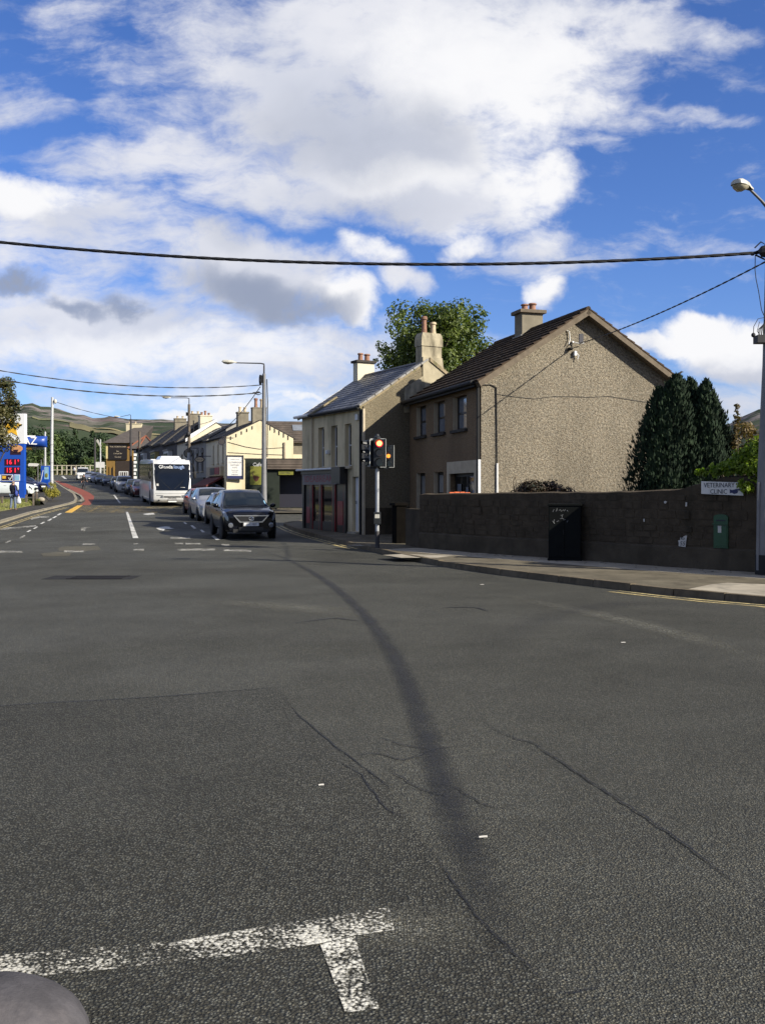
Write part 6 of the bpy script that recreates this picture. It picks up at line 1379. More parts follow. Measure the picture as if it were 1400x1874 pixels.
# little kerbed island beside the cycle lane
psheet('cycle_kerb', [(141, 919), (146, 917), (153, 910.5), (155.5, 917), (150, 919.5)], M['kerb_pale'], .06); psheet('cycle_kerb', [(127, 896), (150, 908), (155, 917), (152.5, 917), (147, 909), (126, 897.5)], M['kerb_pale'], .08)
# sloping grass verge and forecourt
A = [gp(x_, y_, .1) for x_, y_ in ((-110, 958), (-40, 947), (0, 936.5), (36, 930), (60, 925), (74, 921))]
Bv = [P(x_, y_, 66) for x_, y_ in ((-110, 917), (-40, 916.5), (0, 916), (36, 915.5), (55, 915), (72, 915.5))]
Bv[-1] = P(74, 917, 65); rows = [[a + Vector((0, 0, .012)) for a in A], [a.lerp(b, .35) + Vector((0, 0, .06)) for a, b in zip(A, Bv)], [a.lerp(b, .7) + Vector((0, 0, .05)) for a, b in zip(A, Bv)], Bv, [b + Vector((0, .3, -1.2)) for b in Bv]]
struct('verge', MB().grid(rows), M['turf'], smooth='all')
rs = random.Random(11); mb = MB()
for i in range(9000):
    u, v = rs.random(), rs.random() ** .8 * .99; k = u * (len(A) - 1); j = min(int(k), len(A) - 2); f = k - j
    a = A[j].lerp(A[j + 1], f); b = Bv[j].lerp(Bv[j + 1], f); p = a.lerp(b, v); h = rs.uniform(.04, .11) * (1.6 if v > .8 or v < .05 else 1); an = rs.uniform(0, 6.3); w_ = .018
    e = Vector((math.cos(an) * w_, math.sin(an) * w_, 0)); l = Vector((rs.uniform(-.04, .04), rs.uniform(-.04, .04), h)); p.z += .04
    mb.add([p - e, p + e, p + l], [(0, 1, 2)])
stuff(obj('grass', mb, M['grass'], fix=False))
def fz(y): return float(np.interp(y, [66, 75, 88, 100, 112], [1.10, 1.32, 1.75, 2.25, 2.7]))
rows = []
for y in (66.2, 70, 75, 81, 88, 94, 100):
    xr = (np.interp(y, [66, 75, 80, 100], [76, 84, 88, 82]) - CX) / F * y
    rows.append([(-75, y, fz(y)), (-40, y, fz(y)), (xr, y, fz(y)), (xr + .25, y, G(y) + .08)])
struct('forecourt', MB().grid(rows), M['asphalt_path'])
# fence posts along the verge
fpm = M['pole_wood']; proto = None
for x_, y_, Y_, lb in ((4.5, 924, 62, 'short square wooden post just left of the person on the verge'), (49, 920, 64.5, 'short square wooden post beside the blue leg of the price sign'), (62, 917, 65, 'second short wooden post right of the price sign'), (68, 914.5, 65.5, 'short wooden post nearest the golden bush')):
    p = P(x_, y_, Y_)
    if proto is None:
        o = thing('verge_post', lb, 'post', p, 0, 'short posts along the grass verge'); obj('post', MB().box(-.06, .06, -.06, .06, -.3, .5), fpm, o, bevel=.01); obj('cap', MB().box(-.075, .075, -.075, .075, .5, .54), fpm, o); proto = o
    else: dup(proto, p, rs.uniform(0, .5), lb)
b = P(76, 914, 66); o = thing('kerb_boulder', 'low grey boulder at the corner of the grass verge', 'stone', b); mb = MB().ball((0, 0, .0), .26, .2, .17, 9, 6); obj('stone', MB().add([(v[0] * (1 + .12 * mnoise.noise(Vector(v) * 3)), v[1], v[2] * (1 + .2 * mnoise.noise(Vector(v) * 4))) for v in mb.v], mb.f), M['concrete'], o, smooth='all')
# price totem
Yt_ = 67.0; tz = CH + (HY - 917) / F * Yt_; tx = (43 - CX) / F * Yt_
o = thing('price_totem', 'tall white and blue petrol price totem with red figures, partly behind the tree', 'sign', ((18 - CX) / F * Yt_, Yt_, tz))
k_ = Yt_ / F
tu = lambda p: (p - 18) * k_; tv = lambda p: (917 - p) * k_
tot_x0 = -14
obj('blue_lower', MB().box(tu(tot_x0), tu(45.5), 0, .35, tv(882), tv(812)), M['totem_blue'], o, bevel=.03)
for a, b in ((35.5, 45.5), (tot_x0, tot_x0 + 10)): obj('leg', MB().box(tu(a), tu(b), 0, .35, 0, tv(882)), M['totem_blue'], o); obj('foot', MB().box(tu(a + 2), tu(b - 1), .05, .3, -.3, 0), M['totem_blue'], o)
wp = obj('white_upper', MB().box(tu(tot_x0), tu(47), -.02, .37, tv(812), tv(757)), M['totem_white'], o, bevel=.03)
tpn = Pan((0, -.022, 0), (1, 0, 0), (0, -1, 0))
star = []
for i in range(10):
    a = math.pi / 2 + i * math.pi / 5; r_ = (.72 if i % 2 == 0 else .34); star.append(tpn(tu(22) + r_ * math.cos(a), .0, tv(782) + r_ * math.sin(a)))
obj('star', MB().prism(star, (0, -.03, 0)), M['star_yellow'], wp)
text('lettering', 'TOPAZ', .50, tpn, tu(17), tv(806), 0, M['ink_blue'], wp, .95)
bpn = Pan((0, -.001, 0), (1, 0, 0), (0, -1, 0))
pts = [(tu(32) + .40 * math.cos(a), tv(821) + .25 * math.sin(a)) for a in np.linspace(0, 2 * math.pi, 20)[:-1]]
bdg = obj('badge_panel', MB().box(tu(20), tu(39), -.02, 0, tv(832), tv(815)), M['led_back'], o); obj('badge', MB().prism([(a, -.02, z) for a, z in pts], (0, -.02, 0)), M['badge_tan'], bdg); obj('badge_band', MB().prism([(tu(25.5), -.045, tv(823)), (tu(35), -.045, tv(823)), (tu(33), -.045, tv(828)), (tu(27), -.045, tv(827))], (0, -.01, 0)), M['led_back'], bdg)
for y0, tx in ((840, '161'), (855, '151')):
    pnl = obj('price_panel', MB().box(tu(9.5), tu(38), -.02, 0, tv(y0 + 12), tv(y0)), M['led_back'], o)
    text('figure', tx[:2], .46, Pan((0, -.021, 0), (1, 0, 0), (0, -1, 0)), tu(17.5), tv(y0 + 6), 0, M['led'], pnl, .95, depth=.03); text('figure', tx[2], .46, Pan((0, -.021, 0), (1, 0, 0), (0, -1, 0)), tu(29), tv(y0 + 6), 0, M['led'], pnl, 1.1, depth=.03); text('figure', '9', .24, Pan((0, -.021, 0), (1, 0, 0), (0, -1, 0)), tu(34.5), tv(y0 + 3.5), 0, M['led'], pnl, depth=.03)
for a, b, m_ in ((27, 37.5, 'sky_panel'), (4, 25, 'led_back'), (-9, 2.5, 'sky_panel')):
    pnl = obj('service_panel', MB().box(tu(a), tu(b), -.02, 0, tv(880), tv(868.5)), M['white'], o); obj('picture', MB().box(tu(a + .8), tu(b - .8), -.03, -.02, tv(879), tv(869.5)), M[m_], pnl)
    if b == 25: obj('tick', MB().tube([tpn(tu(17), .01, tv(874)), tpn(tu(19), .01, tv(878)), tpn(tu(24), .01, tv(870))], .03, 4), M['white'], pnl); obj('tag', MB().box(tu(5.5), tu(12), -.035, -.03, tv(876), tv(871)), M['star_yellow'], pnl)
# canopy
Yc_ = 92.0; kc = Yc_ / F; cz0 = CH + (HY - 818.5) * kc; cz1 = CH + (HY - 798) * kc; cxr = (74 - CX) * kc
o = thing('forecourt_canopy', 'rounded blue petrol station canopy edge with white capitals and a yellow soffit', 'canopy', (cxr, Yc_, fz(Yc_)), R(19))
zb0, zb1 = cz0 - fz(Yc_), cz1 - fz(Yc_)
rr = (zb1 - zb0) / 2
prof = [(-.0 - .5 * math.sin(a), (zb0 + zb1) / 2 - rr * math.cos(a)) for a in np.linspace(0, math.pi, 9)]
mb = MB().grid([[(x_, q[0], q[1]) for q in prof] for x_ in (-14, 0)]); n_ = len(mb.v)
rows = [[(.65 * math.sin(b_) , q[0] * math.cos(b_) + 0, q[1]) for q in prof] for b_ in np.linspace(0, math.pi / 2, 6)]; mb.grid(rows)
obj('blue_edge', mb, M['canopy_blue'], o, smooth=True); obj('roof', MB().box(-14, .3, 0, 8, zb0 + .1, zb1 - .05), M['canopy_blue'], o)
obj('white_top', MB().box(-14, -.4, -.30, .02, zb1 - .10, zb1 + .02), M['totem_white'], o); obj('yellow_soffit', MB().box(-4, -.75, .0, 3, zb0 - .18, zb0 - .02), M['star_yellow'], o)
text('lettering', 'TOPAZ', 1.0, Pan((0, -.50, 0), (1, 0, 0), (0, -1, 0)), -.25, (zb0 + zb1) / 2, .03, M['white'], o, .95, 'RIGHT')
for x_ in (-12.5, -6.5, -1.9): obj('column', MB().tube([(x_, 4, 0), (x_, 4, zb0 + .1)], .18, 10), M['totem_white'], o)
tag(obj('pump_number', MB().box(.66, .86, 92 * 0 - .1, .0, 0, .0001) if 0 else MB().box((75.5 - CX) * kc, (77.5 - CX) * kc, Yc_ + 1, Yc_ + 1.08, CH + (HY - 815) * kc, CH + (HY - 806) * kc), M['white']), 'small white numbered tab at the end of the blue canopy', 'sign')
b = P(83.5, 896, 100); o = thing('station_lamp', 'slim white lamp post beside the blue ice machine', 'lamp post', (b.x, b.y, fz(99)), 0); Hh = CH + (HY - 790) / F * 100 - fz(99); obj('pole', MB().tube([(0, 0, 0), (0, 0, Hh)], [.12, .09], 8), M['pole_white'], o, smooth=True); obj('lantern', MB().box(-.25, .18, -.15, .15, Hh - 1.0, Hh - .5), M['lamp_grey'], o, bevel=.05)
# vending machine
Yv = 90; kv = Yv / F; o = thing('ice_machine', 'blue drinks machine with a bright pictured front standing by the white pole', 'machine', ((82.5 - CX) * kv, Yv, fz(Yv))); z0 = 0; z1 = CH + (HY - 852.5) * kv - fz(Yv)
obj('body', MB().box(-.36, .40, 0, .7, .05, z1), M['totem_blue'], o, bevel=.03); obj('front', MB().box(-.02, .38, -.02, 0, CH + (HY - 877) * kv - fz(Yv), z1 - .1), M['sky_panel'], o); obj('picture', MB().ball((.18, -.03, CH + (HY - 870) * kv - fz(Yv)), .14, .02, .22, 8, 5), M['lime'], o)
obj('hose', MB().tube([(-.1, -.1, z1 - .4), (-.2, -.35, 1.0), (-.45, -.5, .2)], .03, 5), M['pole_white'], o)
o = thing('finger_post', 'white pointed road sign on thin posts beyond the petrol station', 'sign', (P(62, 850, 104).x, 104, fz(104))); zz = CH + (HY - 853) * 104 / F - fz(104)
obj('finger', MB().prism([(-.55, 0, zz), (.4, 0, zz - .02), (.62, 0, zz + .22), (.4, 0, zz + .3), (-.45, 0, zz + .32), (-.6, 0, zz + .16)], (0, .06, 0)), M['sign_white'], o)
for x_, h_ in ((.45, zz + .1), (.8, zz + .7), (1.1, zz + .9)): obj('post', MB().tube([(x_, .1, 0), (x_, .1, h_)], .04, 6), M['pole_grey'], o)
obj('rail', MB().box(.3, 1.5, .08, .12, zz + .1, zz + .16), M['pole_grey'], o)
# forecourt cars
def fcar(shape, label, front, yaw, pm, z, **k):
    o = car(shape, 'parked_car', label, front, yaw, pm, group='cars on the petrol forecourt', **k); o.location.z = z; o.rotation_euler = (0, 0, yaw); return o
fcar(S_MPV, 'white hatchback seen side on behind the price totem', Vector(((68.5 - CX) / F * 75, 75, 0)), R(4), carpaint('paint_white2', (.74, .80, .78), .4, 0), fz(75), r=.33)
fcar(S_SALOON, 'dark blue car behind the white hatchback on the forecourt', Vector(((80 - CX) / F * 85, 85, 0)), R(-20), carpaint('paint_blue2', (.012, .016, .06), .3, .2), fz(85) + .05, r=.31)

# far fence and railings
Yf = 186; fz0 = G(Yf) + .05
o = thing('post_and_rail_fence', 'cream post and rail fence where the street bends out of sight', 'fence', ((97 - CX) / F * Yf, Yf, fz0)); n_ = 12; st = 8.6 * Yf / F; top_ = CH + (HY - 851) / F * Yf - fz0
M['fence_cream'] = mat('fence_cream', (.50, .46, .34), .9, .2, 2)
for k in range(n_): obj('post', MB().box(k * st - .09, k * st + .09, -.09, .09, 0, top_), M['fence_cream'], o)
for f in (.5, .95): obj('rail', MB().box(-8, n_ * st - .3, -.05, .05, top_ * f - .09, top_ * f + .07), M['fence_cream'], o)
obj('backing', MB().box(-8, n_ * st, .5, 3.0, -.5, .5), M['turf'], o)

# ================================================================== PEOPLE
def skinmesh(name, verts, edges, radii, m, parent, sub=1, root=0):
    me = bpy.data.meshes.new(name); me.from_pydata([tuple(v) for v in verts], edges, []); o = bpy.data.objects.new(name, me); COL.objects.link(o)
    o.modifiers.new('s', 'SKIN'); sl = me.skin_vertices[0].data
    for i, r_ in enumerate(radii): sl[i].radius = r_ if isinstance(r_, tuple) else (r_, r_)
    sl[root].use_root = True
    md = o.modifiers.new('d', 'SUBSURF'); md.levels = sub; md.render_levels = sub
    me2 = ev_mesh(o, name); bpy.data.meshes.remove(me); me2.materials.clear(); me2.materials.append(m)
    for p in me2.polygons: p.use_smooth = True
    return obj(name, me2, None, parent)
def person(label, loc, rz, legs, arms, top, bottom, hair, bald=False, lean=0.0):
    """legs: (hip swing, knee bend) for left and right in radians, arms the same for shoulder and elbow; faces -y locally"""
    o = thing('person', label, 'person', loc, rz)
    hip = .93; sh = 1.43; V_ = []; E_ = []; Rr = []
    def add(p, r_, par=None):
        V_.append(Vector(p)); Rr.append(r_); i = len(V_) - 1
        if par is not None: E_.append((par, i))
        return i
    ly = -lean
    pel = add((0, 0, hip), (.155, .11)); wa = add((0, ly * .3, 1.10), (.14, .10), pel); ch_ = add((0, ly * .7, 1.30), (.165, .11), wa); nb = add((0, ly, 1.46), .07, ch_); nk = add((0, ly - .01, 1.53), .052, nb); hd = add((0, ly - .03, 1.63), (.075, .09), nk); tp_ = add((0, ly - .03, 1.72), (.06, .075), hd)
    J = {}
    for s, (a, kb) in zip((-1, 1), legs):
        h_ = add((s * .09, 0, hip - .06), .085, pel); kn = Vector((s * .10, -math.sin(a) * .43, hip - .06 - math.cos(a) * .43)); ki = add(kn, .06, h_)
        b_ = a - kb; an = kn + Vector((s * .005, -math.sin(b_) * .42, -math.cos(b_) * .42)); ai = add(an, .042, ki); to = add(an + Vector((s * .02, -.14, -.035)), .036, ai); J[s] = (V_[h_], kn, an, V_[to])
    for s, (a, eb) in zip((-1, 1), arms):
        sp_ = add((s * .19, ly, sh - .02), .058, nb); el = Vector((s * .235, ly - math.sin(a) * .28, sh - .02 - math.cos(a) * .28)); ei = add(el, .043, sp_); b_ = a + eb; wr = el + Vector((s * .01, -math.sin(b_) * .25, -math.cos(b_) * .25)); wi = add(wr, .03, ei); hn = wr + Vector((0, -math.sin(b_) * .09, -math.cos(b_) * .09)); hi_ = add(hn, .034, wi)
        for f in range(4): add(hn + Vector(((f - 1.5) * .018, -math.sin(b_) * .075, -math.cos(b_) * (.085 - .008 * abs(f - 1.4)))), .009, hi_)
        add(wr + Vector((-s * .035, -.05, -.07)), .010, wi); J[('a', s)] = (V_[sp_], el, wr, hn)
    bd_ = skinmesh('body', V_, E_, Rr, M['skin'], o)
    # jacket: torso and sleeves as one surface a little outside the body
    tv_ = [(0, 0, .86), (0, ly * .3, 1.10), (0, ly * .7, 1.30), (0, ly, 1.47)]; te = [(0, 1), (1, 2), (2, 3)]; tr_ = [(.185, .135), (.175, .13), (.195, .135), (.085, .085)]
    for s in (-1, 1):
        a_, b_, c_, _ = J[('a', s)]; i = len(tv_); tv_ += [tuple(a_), tuple(b_), tuple(b_.lerp(c_, .93))]; te += [(2, i), (i, i + 1), (i + 1, i + 2)]; tr_ += [.085, .068, .052]
    skinmesh('jacket', tv_, te, tr_, top, o)
    bv = [(0, 0, hip)]; be = []; br_ = [(.165, .12)]
    for s in (-1, 1):
        a_, b_, c_, _ = J[s]; i = len(bv); bv += [tuple(a_), tuple(b_), tuple(b_.lerp(c_, .97))]; be += [(0, i), (i, i + 1), (i + 1, i + 2)]; br_ += [.105, .082, .07]
    skinmesh('trousers', bv, be, br_, bottom, o)
    for s in (-1, 1):
        _, _, an, to = J[s]; mb = MB().ball(an.lerp(to, .4) + Vector((0, 0, -.025)), .05, .14, .05, 10, 6); obj('shoe', mb, M['cloth_black'], o, smooth='all')
    mb = MB().ball((0, ly - .015, 1.665 if not bald else 1.64), .088, .105, .10 if not bald else .085, 12, 8); obj('hair', mb, hair, o, smooth='all')
    mb = MB().ball((0, ly - .145, 1.635), .016, .028, .024, 8, 5)
    for s in (-1, 1): mb.ball((s * .092, ly - .02, 1.63), .014, .025, .035, 8, 5)
    obj('face', mb, M['skin'], o, smooth='all')
    mb = MB()
    for s in (-1, 1): mb.ball((s * .033, ly - .112, 1.645), .014, .01, .009, 6, 4)
    mb.box(-.03, .03, ly - .125, ly - .11, 1.582, 1.59); obj('eyes_and_mouth', mb, M['hair_dark'], o)
    return o, J
p1 = gp(25, 933, .1); Yp = 58.5
pos = P(25, 932.5, Yp)
o, J = person('balding person in a navy jacket and pale jeans carrying bags, standing on the left footpath', pos, R(165), ((.10, .05), (-.10, .08)), ((.15, .3), (.3, .9)), M['jacket_navy'], M['jeans'], M['hair_grey'], True)
hn = J[('a', 1)][3]; hl = J[('a', -1)][3]
fp_ = o
w1 = Matrix.Translation(o.location) @ Matrix.Rotation(R(165), 4, 'Z') @ J[('a', -1)][3]
bg_ = thing('carrier_bag', 'pale plastic carrier bag held by the person on the footpath', 'bag', w1 + Vector((0, 0, -.07)))
obj('bag', MB().grid([[(math.cos(a) * r_ * .8, math.sin(a) * r_ * .45, z) for a in np.linspace(0, 2 * math.pi, 13)] for r_, z in ((.03, .05), (.10, -.04), (.17, -.18), (.19, -.32), (.13, -.40), (.01, -.41))]), M['bag_white'], bg_, smooth='all'); obj('handle', MB().tube([(-.05, 0, 0), (0, 0, .1), (.05, 0, 0)], .012, 5), M['bag_white'], bg_)
sb = thing('shoulder_strap', 'blue shoulder bag hanging on the right side of the person on the footpath', 'bag', o.location, R(165)); obj('strap', MB().tube([(-.10, -.02, 1.52), (-.235, .10, 1.3), (-.255, .08, 1.0)], .03, 6), M['strap_blue'], sb); obj('bag', MB().ball((-.27, .06, .98), .08, .13, .17, 10, 7), M['strap_blue'], sb, smooth='all')
person('person in black striding across the street in front of the queue', at(154, 113, .01), R(60), ((.42, .05), (-.38, .25)), ((-.3, .3), (.35, .4)), M['cloth_black'], M['trousers_dark'], M['hair_dark'])
person('person in a white top standing by the far post and rail fence', at(136.5, 178, .1), R(150), ((.05, .03), (-.05, .05)), ((.1, .2), (.1, .6)), M['white'], M['trousers_dark'], M['hair_dark'])

# ================================================================== TREES AND PLANTS
def leaves(mb, rs, centers, n, size, flat=.0, droop=.0, aspect=.55, up=0.0, shell=.62):
    tot = sum(c[1] ** 2 for c in centers)
    for (c, r_) in centers:
        for i in range(max(3, int(n * r_ * r_ / tot))):
            d = Vector((rs.gauss(0, 1), rs.gauss(0, 1), rs.gauss(0, 1))).normalized(); p = Vector(c) + d * r_ * (shell + (1 - shell) * rs.random()) * (1 if rs.random() < .75 else rs.random())
            nn = (d + Vector((rs.gauss(0, .5), rs.gauss(0, .5), rs.gauss(0, .5) + .4))).normalized(); t = nn.orthogonal().normalized(); a = rs.uniform(0, 6.28); b = nn.cross(t); u = t * math.cos(a) + b * math.sin(a); v = nn.cross(u)
            if up: u = (u * (1 - up) + Vector((d.x * .25, d.y * .25, 1)) * up).normalized(); v = nn.cross(u); v = v.normalized() if v.length > .01 else u.orthogonal().normalized()
            s = size * rs.uniform(.6, 1.35); w_ = s * aspect
            mb.add([p - u * s * .5, p + v * w_ * .5 - u * s * .05 + nn * s * .06, p + u * s * .5 - Vector((0, 0, droop * s)), p - v * w_ * .5 - u * s * .05 + nn * s * .06], [(0, 1, 2, 3)])
def tree(name, label, base, H, cz, rx, rz_, nclump, nleaf, size, leafm, seed, group=None, cr=(.28, .5), tr=.16, limbs=9, cone=False, cat='tree', off=(0, 0)):
    rs = random.Random(seed); o = thing(name, label, cat, base, 0, group); cs = []
    for i in range(nclump):
        d = Vector((rs.gauss(0, 1), rs.gauss(0, 1), rs.gauss(0, 1))).normalized() * (rs.random() ** .45)
        if cone:
            f = rs.random(); zz = cz - rz_ + 2 * rz_ * f; rr_ = rx * (1 - f) ** .8 + .15; a = rs.uniform(0, 6.28); q = Vector((math.cos(a) * rr_ * rs.random() ** .5, math.sin(a) * rr_ * rs.random() ** .5, zz)); cs.append((q, rx * rs.uniform(*cr) * (.45 + .7 * (1 - f))))
        else:
            q = Vector((d.x * rx + off[0], d.y * rx + off[1], cz + d.z * rz_)); cs.append((q, rx * rs.uniform(*cr)))
    mb = MB(); leaves(mb, rs, cs, nleaf, size); obj('crown', mb, leafm, o, fix=False)
    mb = MB(); mb.tube([(0, 0, -.2), (rs.uniform(-.1, .1), 0, cz * .4), (off[0] * .5, off[1] * .5, cz), (off[0], off[1], cz + rz_ * .7)], [tr * 1.2, tr, tr * .6, tr * .15], 9)
    for i in range(limbs):
        q = rs.choice(cs)[0]; f = rs.uniform(.35, .9); st_ = Vector((off[0] * .4, off[1] * .4, cz * f)); mb.tube([st_, st_.lerp(q, .5) + Vector((0, 0, .12 * rx)), q], [tr * .45, tr * .28, tr * .08], 6)
    obj('trunk', mb, M['bark'], o, smooth='all', fix=False)
    return o
Yt2 = 52; b = at(796, Yt2)
tree('sycamore_tree', 'large leafy green tree rising behind the chimney of the cream pub', b, 12, CH + (HY - 640) / F * Yt2 - b.z, 3.0, 2.65, 120, 30000, .19, M['leaf_syc'], 4, tr=.28, limbs=26, cr=(.12, .33))
b = at(-6, 46, .3)
tree('street_tree', 'brownish green street tree in leaf at the left edge in front of the price totem', Vector((b.x - .15, b.y, .5)), 5, CH + (HY - 757) / F * 46 - .5, 1.2, 1.95, 95, 12500, .135, M['leaf_left'], 9, tr=.11, limbs=18, cr=(.20, .36))
# three dark cypresses behind the wall
def cypress(label, px_, Y, py_top, rw, seed, n, tops, base=.1):
    b = Vector(((px_ - CX) / F * Y, Y, base)); H = CH + (HY - py_top) / F * Y - base; rs = random.Random(seed); o = thing('cypress', label, 'tree', b, 0, 'dark cypresses behind the rubble wall'); mb = MB()
    for i in range(n):
        f = rs.random() ** .9; a = rs.uniform(0, 6.28); k = rs.choice(tops)
        prof = (1 - f ** 2.2) ** .78 * (.86 + .14 * math.sin(min(f * 6, 1.57)))
        lump = 1 + .16 * math.sin(a * 5 + f * 9 + seed) + .14 * math.sin(a * 9 - f * 17) + .10 * mnoise.noise(Vector((a * 3, f * 14, seed)))
        rr_ = rw * prof * lump * (rs.uniform(.80, 1.06) if rs.random() < .8 else rs.random())
        tilt = f ** 2; p = Vector((math.cos(a) * rr_ + k[0] * tilt, math.sin(a) * rr_ * .85 + k[1] * tilt, f * H * k[2]))
        d = Vector((math.cos(a), math.sin(a), 0)); u = (Vector((0, 0, 1)) + d * rs.uniform(.05, .6) + Vector((rs.gauss(0, .18), rs.gauss(0, .18), 0))).normalized(); v = u.cross(d + Vector((rs.gauss(0, .6), rs.gauss(0, .6), 0))).normalized()
        s = rs.uniform(.07, .17); w_ = s * .2
        mb.add([p, p + v * w_ + u * s * .45, p + u * s, p - v * w_ + u * s * .45], [(0, 1, 2, 3)])
    obj('crown', mb, M['leaf_cyp'], o, fix=False); obj('trunk', MB().tube([(0, 0, -.1), (0, 0, H * .7)], [.12, .03], 8), M['bark'], o)
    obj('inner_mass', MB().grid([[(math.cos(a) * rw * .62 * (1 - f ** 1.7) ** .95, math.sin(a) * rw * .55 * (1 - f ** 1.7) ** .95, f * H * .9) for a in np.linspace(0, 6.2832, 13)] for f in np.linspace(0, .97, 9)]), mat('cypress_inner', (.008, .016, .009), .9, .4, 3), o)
    return o
cypress('broad dark cypress with a bulging left side against the gable wall', 1228, 24.6, 690, 1.03, 1, 24000, ((.12, 0, 1.0), (-.28, .1, .93), (.22, 0, .985), (-.5, 0, .80)))
cypress('middle dark cypress with a pointed top, between two others', 1262, 24.9, 697, .98, 2, 16000, ((0, 0, 1), (.05, .1, .95)))
cypress('right-hand dark cypress with a pointed top beside the climbing plant', 1293, 24.4, 700, .82, 3, 15000, ((-.03, 0, 1), (.12, 0, .92), (.24, 0, .80)))
# shrub with reddish leaves, climber over the wall, low dark shrub, golden bush
b = at(1372, 24.5, .1); tree('reddish_shrub', 'loose shrub with reddish brown leaves behind the climber', b, 3, 2.45, .75, .95, 34, 3200, .11, M['leaf_red'], 12, tr=.06, limbs=18, cr=(.16, .34), cat='shrub')
rs = random.Random(21); o = thing('upright_sprig', 'thin leafy sprig standing up against the sky above the reddish shrub', 'shrub', at(1348, 24.0, .1)); mb = MB(); tz_ = CH + (HY - 738) / F * 24 - .1
for i in range(90):
    f = rs.random() ** .7; leaves(mb, rs, [((rs.gauss(0, .05 * (1.4 - f)), rs.gauss(0, .05), 2.6 + f * (tz_ - 2.6)), .03)], 1, .085)
stuff(obj('leaf_spray', mb, M['leaf_red'], o, fix=False)); obj('stem', MB().tube([(0, 0, 0), (.02, 0, 2.4), (0, 0, tz_)], [.03, .02, .006], 5), M['bark'], o)
o = thing('climbing_plant', 'bright green climber spilling over the top of the wall by the clinic sign', 'climber', on_wall(1330, 880, 0)); mb = MB(); cs = []
for px_, py_, r_, dd_ in ((1280, 864, .10, .1), (1298, 858, .13, .15), (1318, 856, .16, .15), (1340, 850, .2, .1), (1360, 850, .26, .1), (1380, 852, .3, .1), (1270, 864, .07, .1), (1350, 838, .26, .2), (1375, 826, .34, .25), (1395, 820, .36, .25), (1395, 850, .4, .1), (1362, 884, .10, -.12), (1376, 892, .13, -.14), (1366, 896, .06, -.14), (1310, 862, .12, .0), (1332, 862, .12, .0)):
    q = on_wall(min(px_, 1396), py_, 0); cs.append((q - wn_ * dd_ - o.location, r_))
leaves(mb, rs, cs, 4200, .085, droop=.25, aspect=.75, shell=.35); obj('foliage', mb, M['leaf_vine'], o, fix=False)
mb = MB()
for c_, r_ in cs[::2]: mb.tube([(.6, .5, -1.0), Vector(c_) * .5 + Vector((.2, .2, .1)), c_], [.03, .02, .006], 5)
obj('stem', mb, M['bark'], o, fix=False)
b = at(990, 25.6, .1); o = thing('low_shrub', 'low dark reddish shrub showing above the wall in front of the gable', 'shrub', b); mb = MB(); cs = [((x_, rs.uniform(-.2, .2), 1.42 + (.30 - .22 * abs(x_ / .75) ** 2) + rs.uniform(-.06, .03)), rs.uniform(.18, .27)) for x_ in np.linspace(-.68, .72, 15)] + [((x_, 0, 1.1), .3) for x_ in (-.5, 0, .5)]
leaves(mb, rs, cs, 6500, .075, shell=.4); obj('foliage', mb, M['leaf_dark'], o, fix=False); mb = MB()
for x_ in (-.5, -.2, .1, .4): mb.tube([(x_ * .2, 0, 0), (x_ * .7, 0, .8), (x_, 0, 1.4)], [.04, .03, .008], 5)
obj('stem', mb, M['bark'], o, fix=False)
o = thing('dry_stem', 'thin dry forked stem left of the low shrub against the gable', 'plant', at(941, 26.2, .1)); mb = MB().tube([(0, 0, 0), (.02, 0, 1.5), (-.03, 0, 1.85), (.03, 0, 2.05)], [.02, .016, .012, .005], 5); mb.tube([(.02, 0, 1.5), (.05, 0, 1.8), (.02, 0, 2.0)], .008, 4); obj('stem', mb, M['bark'], o, fix=False)
b = P(97, 908, 74); o = thing('golden_bush', 'clipped golden green bush at the foot of the tall white pole', 'bush', b); mb = MB(); cs = [((rs.uniform(-.42, .42), rs.uniform(-.3, .3), rs.uniform(.12, .55)), rs.uniform(.2, .32)) for k in range(34)] + [((rs.uniform(-.25, .25), 0, rs.uniform(.75, .95)), .2) for k in range(6)]
leaves(mb, rs, cs, 5200, .07); obj('foliage', mb, M['leaf_gold'], o, fix=False); obj('stem', MB().tube([(0, 0, -.3), (0, 0, .7)], [.06, .02], 6), M['bark'], o)
b = P(66, 885, 118); tree('garden_tree', 'round bright green tree beyond the petrol station canopy', Vector((b.x, b.y, G(118))), 5, CH + (HY - 845) / F * 118 - G(118), 1.6, 2.1, 30, 3400, .24, M['leaf_far_light'], 31, cr=(.25, .42), tr=.12)
b = P(50, 885, 122); tree('garden_tree', 'rounded green tree behind the blue petrol totem', Vector((b.x, b.y, G(122))), 5, CH + (HY - 852) / F * 122 - G(122), 2.0, 2.0, 30, 3000, .24, M['leaf_far'], 33, cr=(.25, .42), tr=.12)
# trees beyond the fence
far = [(40, 778, 205, 4.2, 0), (58, 783, 212, 3.6, 0), (76, 782, 218, 3.4, 0), (92, 789, 208, 3.2, 1), (108, 784, 214, 3.0, 0), (124, 787, 220, 3.0, 0), (137, 783, 222, 2.6, 2), (149, 806, 200, 2.3, 2), (160, 794, 214, 3.0, 0), (170, 788, 224, 2.6, 2), (182, 792, 216, 3.2, 0), (194, 803, 210, 2.4, 1), (165, 838, 196, 1.9, 1), (118, 826, 203, 2.4, 1), (100, 835, 200, 2.2, 1), (186, 830, 198, 2.0, 0), (133, 834, 205, 2.2, 0), (20, 800, 196, 3.5, 0), (70, 815, 200, 3, 0)]
names = {0: ('broadleaf_tree', 'dark rounded trees beyond the far fence'), 1: ('broadleaf_tree', 'lighter bushy trees beyond the far fence'), 2: ('conifer', 'pointed conifers beyond the far fence')}
